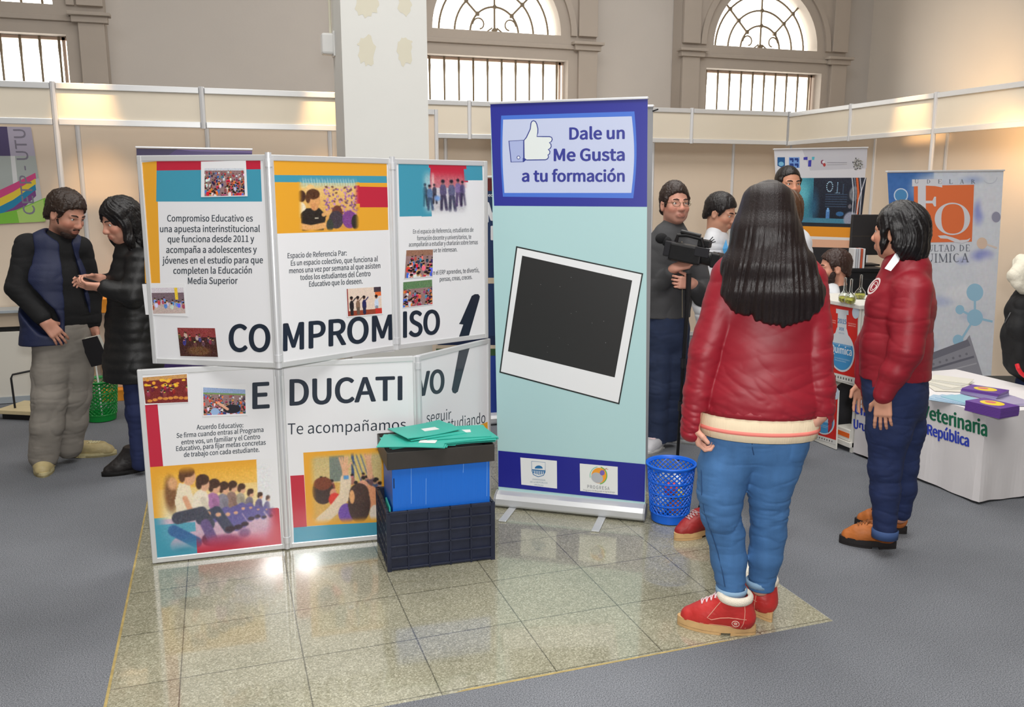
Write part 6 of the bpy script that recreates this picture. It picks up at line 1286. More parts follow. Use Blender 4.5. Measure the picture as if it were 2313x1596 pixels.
# ------------------------------------------------------------------ the other people
def garment(F, name, material, chains, h=.005, clips=(), folds=((.006, (7, 7, 16), 2.0),), ks=.03, extra=None, parent=None):
    """chains: (points with radii, squash) ; clips: (point, normal)"""
    S = Sdf(h)
    for pts, sq in chains: S.chain(pts, ks, sq, F.f)
    if extra: extra(S)
    for c in clips: S.clip(*c)
    for a, sc, sd in folds: S.disp(creases(a, sc, sd))
    return sdf_obj(S, name, material, parent or F.t)
def mid(a, b, t=.5): return a*(1-t)+b*t
def right_woman():
    F = Fig('person', 'woman with short black hair, maroon jacket and navy jeans beside the white table', (2.875, 3.03), (-.9, .32), .004); J = F.J; f = F.f
    P, R = F.head(J(2030, 522, .0), F.dir(-.90, .40), (206, 150, 124), 1.02, J(2052, 600, .0), True)
    ch, pel = J(2032, 690), J(2022, 860)
    sl, el, wl = J(2060, 660, -.13), J(2047, 790, -.20), J(1996, 890, -.20); sr, er, wr = J(2016, 655, .14), J(1965, 780, .16), J(1951, 860, .10)
    hl, kl, al = J(2018, 890, -.07), J(1999, 1055, -.07), J(1998, 1200, -.07); hr, kr, ar = J(2040, 890, .07), J(2040, 1050, .07), J(2033, 1165, .08)
    F.inner([[(J(2052, 600), .048), (ch, .09), (pel, .10)], [(sl, .04), (el, .035), (wl, .026)], [(sr, .04), (er, .035), (wr, .026)], [(hl, .06), (kl, .045), (al, .034)], [(hr, .06), (kr, .045), (ar, .034)]])
    F.hand(wl+[0, 0, -.01], F.dir(.05, -.05, -1), F.dir(.15, 1), -1, .22, .95); F.hand(wr, F.dir(-.05, .1, -1), F.dir(.3, -.9), 1, .3, .95)
    F.finish((206, 150, 124))
    hz = J(2020, 866, -.15)[2]
    garment(F, 'jacket', jacket_m, [([(J(2046, 612), .112), (J(2034, 690), .150), (J(2024, 780), .158), (J(2020, 880), .163)], .92), ([(J(2062, 650, -.10), .075), (J(2022, 645, .11), .072)], 1), ([(J(2052, 578, .01), .064), (J(2048, 618), .078)], 1),
        ([(sl, .080), (mid(sl, el), .074), (el, .067), (mid(el, wl), .056), (wl, .044)], 1), ([(sr, .07), (er, .06), (wr, .042)], 1)], .004, folds=((.0035, (5, 5, 11), 8.2), (.0022, (10, 10, 26), 1.7)),
        extra=lambda S: S.ops.append((lambda X, Y, Z: (hz-Z)-np.maximum(0, np.hypot(X-sl[0]*.25-wl[0]*.75, Y-sl[1]*.25-wl[1]*.75)*-1+.088)*30-np.maximum(0, -np.hypot(X-wr[0], Y-wr[1])+.06)*30, None, None, .004, 'i')))
    cl = MB(); q = [J(1998, 606, -.12), J(2022, 572, -.11), J(2036, 570, -.07), J(2030, 590, -.12), J(2012, 612, -.135)]; cl.prism(q, F.dir(.2, 1)*.006); cl.build('shirt_collar', mat('shirt_white', (232, 236, 240), .6), F.t)
    # round badge on the chest, lettering on the shoulder blade
    bd = Plane(J(1978, 646, -.135), F.dir(-.55, -.8, .12)); b = Print(bd, .012); W_ = (226, 210, 208)
    a = np.linspace(0, 2*math.pi, 30, endpoint=False); el_ = lambda rr: [(1978+(14*math.cos(t)-5*math.sin(t))*rr, 646+(5*math.cos(t)*-1.5+17*math.sin(t))*rr) for t in a]
    b.fan(el_(1.0), W_); b.fan(el_(.78), MAROON); b.line(el_(.55), 1.6, W_, True); b.line([(1972, 650), (1978, 640), (1985, 648), (1976, 655)], 2, W_, True); b.build('badge', ink('badge_thread', .7), F.t)
    navy_d = mat('denim_navy', (30, 44, 84), .8, noise=.16, nscale=22, bump=.3, bscale=700)
    garment(F, 'jeans', navy_d, [([(J(2020, 850), .148), (J(2022, 900), .142)], .95), ([(hl, .112), (J(2008, 970, -.07), .094), (kl, .068), (J(1999, 1110, -.07), .061), (J(1999, 1200, -.07), .050)], 1), ([(hr, .105), (J(2044, 970, .07), .085), (kr, .062), (J(2040, 1100, .075), .056), (J(2034, 1155, .08), .046)], 1)], .004, [(J(1998, 1212, -.13), (0, 0, -1))], folds=((.003, (9, 9, 30), 4.4),))
    c = J(1999, 1203, -.07); MB().lathe((c[0], c[1], c[2]-.02), [(.046, 0), (.057, 0), (.058, .035), (.053, .04)], 28).build('jeans_cuff', mat('denim_navy_cuff', (60, 84, 130), .8), F.t, smooth=True)
    for heel, d_, L_ in ((G(2022, 1238), F.dir(-1, -.12), .245), (G(2046, 1205), F.dir(-.95, .1), .235)): boot(F, heel, d_, 'shoe', L=L_, h_top=.115, name='ankle_shoe', up_rgb=(190, 110, 52), sole_rgb=(34, 30, 30), sole_t=.034, lace=(150, 92, 50), shaft_r=.050)
    S = Sdf(.004); S.ell(P(0, -.014, .034), (.092, .112, .100), R, .02); S.ell(P(0, -.07, -.03), (.088, .060, .10), R, .04); S.ell(P(0, -.085, -.085), (.07, .035, .055), R, .03)
    for x in (-1, 1): S.chain([(P(x*.07, .02, .06), .03), (P(x*.081, .022, .0), .014), (P(x*.080, .024, -.05), .011), (P(x*.076, .03, -.095), .005)], .02); S.chain([(P(x*.08, -.03, .0), .03), (P(x*.082, -.05, -.06), .024), (P(x*.07, -.06, -.115), .01)], .03)
    S.ell(P(0, .112, -.045), (.072, .080, .105), R, .012, 's'); S.ell(P(-.098, .0, -.018), (.03, .016, .03), R, .01, 's')
    S.disp(strand_disp(R, P(0, 0, .03), .0032, 240)); S.disp(creases(.004, (14, 14, 10), 2.4))
    sdf_obj(S, 'hair', mat('hair_black', (18, 15, 17), .34, noise=.3, nscale=3, bump=.4, bscale=6, stretch=(60, 60, 2)), F.t)
right_woman()

def cameraman():
    F = Fig('person', 'man in glasses and grey jacket holding a black video camera beside the blue banner', (2.72, 4.79), (.35, -1), .0045); J = F.J; f = F.f
    sk = (206, 150, 130); P, R = F.head(J(1524, 461, -.0), F.dir(.42, -.9, .06), sk, 1.02, J(1517, 522, .02), pitch=.02)
    ch, pel = J(1515, 610), J(1508, 730)
    sr, er, wr = J(1479, 558, .0), J(1476, 664, -.03), J(1526, 604, -.21); sl, el, wl = J(1566, 560, .02), J(1588, 668, -.06), J(1562, 640, -.20)   # his right arm is on the picture's left
    hr, kr, ar = J(1489, 745), J(1488, 880, -.02), J(1484, 1000); hl, kl, al = J(1526, 745, .05), J(1522, 870, .04), J(1510, 980, .06)
    F.inner([[(J(1516, 535, .02), .05), (ch, .08), (pel, .08)], [(sr, .04), (er, .035), (wr, .028)], [(sl, .04), (el, .035), (wl, .028)], [(hr, .06), (kr, .045), (ar, .035)], [(hl, .06), (kl, .045), (al, .035)]])
    F.hand(wr, F.dir(.62, -.1, .18), F.dir(.3, -.5, .8), -1, .62, .98); F.hand(wl, F.dir(-.75, -.5, .1), F.dir(-.4, .9), -1, .85, .98)
    def stub(mix, x, y, z): mix(np.clip((-.035-z)*14, 0, .28)*(y > .0), (120, 92, 84))
    F.finish(sk, stub)
    short_hair(F, P, R, 1.02, (44, 30, 24), lift=.012, amp=.004, top=.006); brows(F, P, 1.0, (50, 34, 28))
    gm = mat('glasses_metal', (150, 140, 110), .25, .9)
    g = MB(); lens = MB()
    for x in (-1, 1):
        a = np.linspace(0, 2*math.pi, 24, endpoint=False); g.tube([P(x*.034+.025*math.cos(t), .104-abs(.012*math.cos(t))*.4, -.004+.0165*math.sin(t)) for t in a], .0014, 5, closed=True); g.tube([P(x*.058, .101, .002), P(x*.078, .06, .004), P(x*.082, .0, .0)], .0014, 5)
        lens.add([P(x*.034, .103, -.004)]+[P(x*.034+.024*math.cos(t), .103-abs(.012*math.cos(t))*.4, -.004+.0158*math.sin(t)) for t in a], [(0, 1+k, 1+(k+1) % 24) for k in range(24)])
    g.tube([P(-.010, .104, .002), P(0, .108, .004), P(.010, .104, .002)], .0014, 5); go = g.build('glasses', gm, F.t); lens.build('lens', mat('lens_glass', (250, 250, 246), .03, trans=1.0, alpha=.25), go)
    grey = mat('jacket_grey', (68, 68, 70), .7, noise=.06, nscale=15, bump=.2, bscale=500); hz = J(1508, 722, -.12)[2]
    garment(F, 'jacket', grey, [([(J(1515, 540, .0), .12), (J(1512, 610, .0), .150), (J(1508, 670, .0), .150), (J(1506, 760, .0), .152)], .68), ([(J(1484, 552, .0), .070), (J(1559, 552, .02), .070)], 1), ([(J(1519, 508, .01), .058), (J(1517, 540, .0), .074)], 1),
        ([(sr, .070), (er, .062), (mid(er, wr, .8), .046)], 1), ([(sl, .070), (el, .062), (mid(el, wl, .75), .046)], 1)], .005, [((0, 0, hz), (0, 0, -1))], ((.004, (7, 7, 12), 3.2),))
    MB().tube([J(1540, 545, -.10), J(1541, 580, -.118), J(1541, 640, -.115), J(1541, 716, -.112)], .003, 6).build('zip', mat('zip_grey', (120, 112, 96), .4, .5), F.t)
    garment(F, 'jeans', mat('denim_dark', (38, 50, 78), .8, noise=.14, nscale=22, bump=.3, bscale=700), [([(J(1508, 720), .135), (J(1508, 752), .13)], .75), ([(hr, .092), (J(1489, 810), .085), (kr, .070), (J(1487, 940), .066), (J(1484, 1008), .064)], 1), ([(hl, .09), (J(1526, 810, .05), .082), (kl, .066), (J(1516, 930, .05), .062), (J(1510, 985, .06), .06)], 1)], .005, [((0, 0, .045), (0, 0, -1))], ((.003, (8, 8, 22), 6.6),))
    for heel, d_, L_ in ((G(1496, 1004), F.dir(-.35, -.95), .27), (G(1500, 992), F.dir(.95, -.22), .29)): boot(F, heel, d_, 'sneaker', L=L_, h_top=.085, name='sneaker', up_rgb=(190, 190, 194), sole_rgb=(206, 206, 204), sole_t=.022, lace=(226, 226, 226), shaft_r=.045)
    # camera in his hands
    t = thing('video_camera', 'black professional video camera held by the man in grey, with a microphone', 'video camera', J(1550, 570, -.24)); bkm = mat('camera_black', (22, 22, 24), .38, bump=.15, bscale=300); bk2 = mat('camera_dark', (40, 40, 44), .32)
    ax = F.dir(.93, -.30, -.16); sd = unit(np.cross(ax, [0, 0, 1])); upv = np.cross(sd, ax); RC = np.stack([ax, sd, upv], 1); o = J(1552, 572, -.24); B = lambda a, b, c: o+ax*a+sd*b+upv*c
    MB().box(B(0, 0, 0), (.20, .10, .105), RC).build('camera_body', bkm, t, bevel=.012); MB().box(B(-.10, .0, .01), (.07, .085, .09), RC).build('battery', bk2, t, bevel=.006)
    MB().lathe(B(.10, 0, -.005), [(0, 0), (.040, 0), (.042, .05), (.047, .055), (.047, .085), (.038, .088), (.036, .07), (0, .068)], 28, axis=np.stack([sd, upv, ax], 1)).build('lens_barrel', bkm, t); MB().box(B(.185, 0, -.005), (.05, .115, .085), RC).build('lens_hood', bkm, t, bevel=.008)
    MB().tube([B(-.08, 0, .055), B(-.075, 0, .095), B(-.02, 0, .105), B(.07, 0, .100), B(.09, 0, .055)], .012, 10).build('carry_handle', bkm, t); MB().box(B(.085, -.03, .075), (.075, .05, .045), RC).build('viewfinder', bkm, t, bevel=.006); MB().box(B(.10, .05, .03), (.085, .012, .055), RC).build('flip_screen', bk2, t, bevel=.003)
    MB().box(B(.01, -.052, .018), (.10, .004, .012), RC).build('side_trim', mat('trim_silver', (170, 172, 172), .35, .6), t); MB().tube([B(-.06, 0, .12), B(.06, 0, .115)], .013, 10).build('microphone', bkm, t)
    m = MB(); m.ball(J(1494, 538, -.20), (.038, .032, .032), 18, 12); m.ball(J(1506, 545, -.205), .03, 16, 10); m.build('foam_windshield', mat('foam_black', (26, 26, 28), .95, bump=.6, bscale=260), t, smooth=True); MB().box(B(.0, -.066, -.018), (.085, .022, .05), RC).build('hand_strap', bk2, t, bevel=.006)
    for k in range(3): MB().tube([B(.10+.012*k, -.04+.02*k, .085), B(.12+.016*k, -.05+.02*k, .12-.01*k)], .003, 5).build('cable', bk2, t)
    q = J(1556, 618, -.24); b0 = G(1541, 935); b0 = np.array([q[0]-.02, q[1]+.02, 0])
    t = thing('monopod', 'black monopod standing on the carpet under the video camera', 'monopod', b0); MB().tube([q+[0, 0, .0], q+[0, 0, -.16]], .016, 10).build('grip', bkm, t); MB().tube([q+[0, 0, -.15], q*.45+b0*.55], .013, 10).build('upper_tube', bkm, t); MB().tube([q*.47+b0*.53, b0+[0, 0, .02]], .010, 10).build('lower_tube', bkm, t); MB().ball(b0+[0, 0, .016], .016, 12, 8).build('foot', bk2, t, smooth=True)
    for z in (.62, .35): c = q*z/q[2]+b0*(1-z/q[2]); MB().tube([c+[0, 0, .03], c-[0, 0, .03]], .018, 10).build('lock_lever', bk2, t)
cameraman()

def simple_person(name_label, gxy, face, head, neck, hd_dir, sk, top_pts, hem, top_mat, top_name, legs=None, leg_mat=None, hair=None, pitch=0.0, arms=(), h=.005, scale=1.0, roll=0, paint=None, shoe=((60, 56, 54), (40, 38, 38)), collar=True, folds=((.005, (7, 7, 14), 2.7),), seat=None, hands=()):
    F = Fig('person', name_label, gxy, face, h); J = F.J; f = F.f
    P, R = F.head(J(*head), F.dir(*hd_dir), sk, scale, J(*neck), pitch=pitch, roll=roll)
    ins = [[(J(*neck), .048)]+[(J(*p[:3]), p[3]*.52) for p in top_pts[:max(2, len(top_pts)-2)]]]
    for a in arms: ins.append([(J(*p[:3]), p[3]*.55) for p in a])
    if legs:
        for l in legs: ins.append([(J(*p[:3]), p[3]*.55) for p in l])
    F.inner(ins)
    for hd in hands: F.hand(J(*hd[0]), F.dir(*hd[1]), F.dir(*hd[2]), hd[3], hd[4], .95)
    F.finish(sk, paint)
    ch = [([(J(*p[:3]), p[3]) for p in top_pts], .7)]+[([(J(*p[:3]), p[3]) for p in a], 1) for a in arms]
    if collar: ch.append(([(J(neck[0], neck[1]-6, neck[2]), .062), (J(neck[0], neck[1]+26, neck[2]), .08)], 1))
    garment(F, top_name, top_mat, ch, h, [((0, 0, hem), (0, 0, -1))] if hem is not None else (), folds)
    if legs:
        garment(F, 'trousers', leg_mat, [([(J(*p[:3]), p[3]) for p in l], 1) for l in legs]+([([(J(*p[:3]), p[3]) for p in seat], .8)] if seat else []), h, [((0, 0, .03), (0, 0, -1))], ((.005, (8, 8, 20), 1.9),))
    if hair: hair(F, P, R)
    return F, P, R
coat_white = mat('lab_coat', (222, 224, 228), .75, noise=.03, nscale=6, bump=.15, bscale=300); black_c = mat('cloth_black', (20, 20, 22), .75, noise=.1, nscale=20, bump=.25, bscale=400); dark_tr = mat('trouser_dark', (40, 42, 50), .8, noise=.1, nscale=20)
def gnd(px, py, T): p = CAM+ray(px, py)*T; return (p[0], p[1])
# young man in a white coat behind the camera operator
def boy_hair(F, P, R): short_hair(F, P, R, 1.0, (26, 20, 20), lift=.016, amp=.003, line=.056, back=-.075); brows(F, P, 1.0, (34, 24, 22))
F, P, R = simple_person('young man with cropped black hair in a white lab coat, looking down behind the cameraman', gnd(1622, 475, 5.75), (.8, -.4), (1628, 480, 0), (1616, 530, .01), (.92, -.40), (206, 152, 126),
    [(1618, 553, 0, .115), (1619, 640, 0, .15), (1618, 720, 0, .155), (1614, 800, 0, .16), (1612, 860, 0, .165)], .62, coat_white, 'lab_coat',
    [[(1602, 800, 0, .085), (1600, 880, 0, .07), (1598, 960, .0, .06), (1597, 985, 0, .055)], [(1632, 800, .05, .085), (1632, 880, .05, .07), (1630, 960, .05, .06), (1629, 980, .05, .055)]], dark_tr, boy_hair, pitch=-.28,
    arms=[[(1590, 566, -.03, .066), (1582, 680, -.05, .058), (1596, 760, -.12, .045)], [(1650, 568, .05, .066), (1668, 680, .02, .058), (1664, 760, -.06, .045)]], hands=[((1597, 768, -.13), (.2, -.1, -1), (0, 1), 1, .4), ((1664, 768, -.07), (.1, -.1, -1), (0, 1), -1, .4)])
J = F.J; m = MB(); m.prism([J(1640, 540, -.10), J(1645, 560, -.12), J(1641, 590, -.135), J(1632, 562, -.125)], F.dir(0, 1)*.008); m.build('blue_lanyard', mat('lanyard_blue', (70, 160, 220), .5), F.t)
for sx in (1588, 1625): g_ = F.J(sx, 985, .0); boot(F, (g_[0], g_[1]), F.dir(.8, -.4), 'shoe', L=.27, h_top=.08, name='shoe', up_rgb=(44, 42, 42), sole_rgb=(30, 30, 30), sole_t=.022, shaft_r=.044)
# tall man behind the long hair
def tall_hair(F, P, R): short_hair(F, P, R, 1.12, (22, 17, 16), lift=.008, amp=.002, line=.070); brows(F, P, 1.12, (28, 20, 18))
def jaw_tint(mix, x, y, z): mix(np.clip((-.035-z)*14, 0, .35)*(y > .0), (110, 84, 76))  # darker skin tint on the lower face
F, P, R = simple_person('tall man with very short black hair peering over the long-haired woman', gnd(1775, 430, 6.75), (.3, -1), (1780, 416, 0), (1772, 482, .02), (.45, -.9), (204, 146, 118),
    [(1768, 520, 0, .12), (1768, 590, 0, .16), (1768, 680, 0, .16), (1766, 740, 0, .16)], .85, mat('shirt_pale', (206, 206, 210), .75), 'shirt',
    [[(1748, 740, 0, .09), (1748, 830, 0, .07), (1748, 930, 0, .06), (1748, 962, 0, .055)], [(1786, 740, 0, .09), (1786, 830, 0, .07), (1786, 930, 0, .06), (1786, 962, 0, .055)]], dark_tr, tall_hair, scale=1.12, paint=jaw_tint, seat=[(1750, 735, 0, .11), (1784, 735, 0, .11)],
    arms=[[(1738, 540, 0, .06), (1730, 630, 0, .052), (1742, 700, -.1, .042)], [(1800, 540, 0, .06), (1806, 630, 0, .052), (1796, 700, -.1, .042)]], hands=[((1743, 706, -.1), (.3, -.2, -1), (0, 1), 1, .5), ((1795, 706, -.1), (-.3, -.2, -1), (0, 1), -1, .5)])
for sx in (1746, 1788): g_ = F.J(sx, 960, .03); boot(F, (g_[0], g_[1]), F.dir(.1, -1), 'shoe', L=.28, h_top=.08, name='shoe', up_rgb=(44, 42, 42), sole_rgb=(30, 30, 30), sole_t=.022, shaft_r=.044)
# brown-haired person in a white coat
def brown_hair(F, P, R):
    S = Sdf(.0045); S.ell(P(0, -.014, .036), (.094, .112, .100), R, .02); S.ell(P(0, -.05, -.03), (.082, .065, .075), R, .04)
    S.ell(P(0, .11, -.05), (.065, .07, .10), R, .015, 's'); S.disp(strand_disp(R, P(0, 0, .03), .0035, 220, .03)); sdf_obj(S, 'hair', mat('hair_brown', (82, 54, 34), .45, noise=.3, nscale=30, bump=.5, bscale=120), F.t)
F, P, R = simple_person('brown-haired person in a white lab coat seen from behind, beside the long dark hair', gnd(1790, 500, 5.2), (-.35, .9), (1774, 478, 0), (1782, 532, .0), (-.4, .9), (208, 156, 132),
    [(1786, 552, 0, .115), (1786, 630, 0, .14), (1784, 740, 0, .145), (1782, 840, 0, .155), (1780, 900, 0, .16)], .55, coat_white, 'lab_coat',
    [[(1764, 860, 0, .08), (1762, 940, 0, .065), (1760, 1010, 0, .055), (1759, 1028, 0, .05)], [(1796, 860, 0, .08), (1796, 940, 0, .065), (1794, 1010, 0, .055), (1793, 1028, 0, .05)]], dark_tr, brown_hair,
    arms=[[(1756, 562, 0, .062), (1746, 670, .02, .052), (1750, 770, .06, .042)], [(1809, 548, 0, .062), (1814, 660, .02, .054), (1814, 770, .06, .042)]], hands=[((1750, 778, .06), (0, .1, -1), (.3, .5), 1, .4), ((1814, 778, .06), (0, .1, -1), (-.3, .5), -1, .4)])
for sx in (1758, 1796): g_ = F.J(sx, 1026, -.04); boot(F, (g_[0], g_[1]), F.dir(-.4, .9), 'shoe', L=.25, h_top=.08, name='shoe', up_rgb=(60, 56, 54), sole_rgb=(40, 38, 38), sole_t=.022, shaft_r=.042)
# bearded man sitting behind the counter
def beard(mix, x, y, z):
    mix(np.clip((-.030-z)*30, 0, .86)*(y > -.02)*np.clip((y+.03)*20, 0, 1)*(1-((np.hypot(x/.024, (z+.071)/.011) < 1) & (y > .07))*.9), (48, 32, 28))
def sit_hair(F, P, R):
    short_hair(F, P, R, 1.04, (52, 32, 26), lift=.014, amp=.004); brows(F, P, 1.0, (46, 30, 26)); S = Sdf(.004); S.ell(P(0, .045, -.095), (.045, .045, .035), R, .02)
    for x in (-1, 1): S.cone(P(x*.058, .02, -.035), .016, P(x*.035, .05, -.09), .026, .02); S.cone(P(x*.058, .02, -.05), .018, P(x*.05, .02, -.085), .02, .02)
    S.ell(P(0, .085, -.073), (.02, .03, .008), R, .01, 's'); S.disp(creases(.004, (60, 60, 60), 2.3)); sdf_obj(S, 'beard', mat('beard_brown', (50, 34, 30), .7, bump=.6, bscale=300), F.t)
T_ = 6.25; F, P, R = simple_person('bearded man in a black top sitting low behind the white counter', gnd(1880, 640, T_), (-.9, -.25), (1884, 604, 0), (1896, 658, .0), (-.96, -.25), (206, 148, 124),
    [(1890, 682, 0, .12), (1892, 730, 0, .15), (1894, 790, 0, .15), (1896, 830, 0, .15)], .46, black_c, 'pullover',
    [[(1894, 822, -.06, .085), (1866, 826, -.1, .075), (1854, 850, -.1, .062), (1856, 930, -.1, .052)], [(1894, 822, .08, .085), (1870, 826, .14, .075), (1858, 850, .14, .062), (1858, 930, .14, .052)]], dark_tr, sit_hair, scale=1.02, pitch=-.03, paint=beard,
    arms=[[(1884, 700, -.15, .06), (1890, 770, -.2, .052), (1860, 800, -.2, .042)], [(1896, 700, .15, .06), (1896, 770, .2, .052), (1866, 800, .2, .042)]], hands=[((1855, 802, -.2), (-1, 0, -.1), (0, 0, -1), 1, .3), ((1861, 802, .2), (-1, 0, -.1), (0, 0, -1), -1, .3)])
J = F.J; garment(F, 'bib', mat('bib_red', (150, 30, 44), .6), [([(J(1880, 668, -.06), .055), (J(1878, 688, -.07), .075), (J(1878, 712, -.07), .085)], .9)], .005); garment(F, 'shirt_front', coat_white, [([(J(1880, 655, -.05), .055), (J(1881, 668, -.075), .060)], .9)], .005)
for sx, dd_ in ((1856, -.1), (1858, .14)): g_ = F.J(sx+8, 935, dd_); boot(F, (g_[0], g_[1]), F.dir(-1, 0), 'shoe', L=.26, h_top=.08, name='shoe', up_rgb=(44, 42, 42), sole_rgb=(30, 30, 30), sole_t=.022, shaft_r=.042)
st = F.J(1896, 830, .02); t = thing('stool', 'dark stool under the seated bearded man behind the white counter', 'stool', (st[0], st[1], 0)); sz_ = .40
MB().lathe((st[0], st[1], sz_-.05), [(0, 0), (.16, 0), (.17, .02), (.16, .045), (0, .05)], 28).build('seat', chm, t, smooth=True); MB().lathe((st[0], st[1], .02), [(.025, 0), (.025, sz_-.07)], 14).build('column', chl, t); MB().lathe((st[0], st[1], 0), [(0, 0), (.17, 0), (.17, .012), (.03, .03), (0, .03)], 28).build('base', chl, t, smooth=True)
# a companion in red boots almost entirely hidden behind the long-haired woman
def hid_hair(F, P, R): short_hair(F, P, R, 1.0, (40, 28, 24), lift=.016, back=-.1)
F, P, R = simple_person('person hidden behind the long-haired woman, only a dark red boot and trouser leg showing', (2.36, 3.62), (-.2, -1), (1744, 508, 0), (1742, 580, 0), (-.1, -1), SK,
    [(1738, 610, 0, .11), (1732, 700, 0, .135), (1725, 790, 0, .13), (1715, 900, 0, .135)], .73, jacket_m, 'jacket',
    [[(1680, 905, 0, .082), (1642, 1010, -.02, .068), (1606, 1110, -.05, .055), (1596, 1182, -.05, .048)], [(1736, 905, 0, .082), (1738, 1020, 0, .065), (1738, 1110, .0, .055), (1738, 1165, .02, .048)]], mat('trouser_brown', (52, 44, 42), .8), hid_hair,
    seat=[(1690, 890, 0, .11), (1735, 890, 0, .11)], arms=[[(1690, 640, 0, .055), (1676, 740, -.02, .05), (1690, 820, -.05, .04)], [(1788, 640, 0, .055), (1796, 740, -.02, .05), (1780, 820, -.05, .04)]], hands=[((1692, 826, -.05), (.2, -.1, -1), (0, 1), 1, .5), ((1779, 826, -.05), (-.2, -.1, -1), (0, 1), -1, .5)])
boot(F, G(1612, 1200), F.dir(-.72, -.62), 'boot', L=.235, h_top=.12, up_rgb=(150, 36, 36), sole_rgb=(200, 150, 90), sole_t=.032, lace=(190, 160, 160), shaft_r=.05); g_ = F.J(1738, 1190, .02); boot(F, (g_[0], g_[1]), F.dir(.05, -1), 'boot', L=.235, h_top=.12, up_rgb=(150, 36, 36), sole_rgb=(200, 150, 90), sole_t=.032, lace=(190, 160, 160), shaft_r=.05)

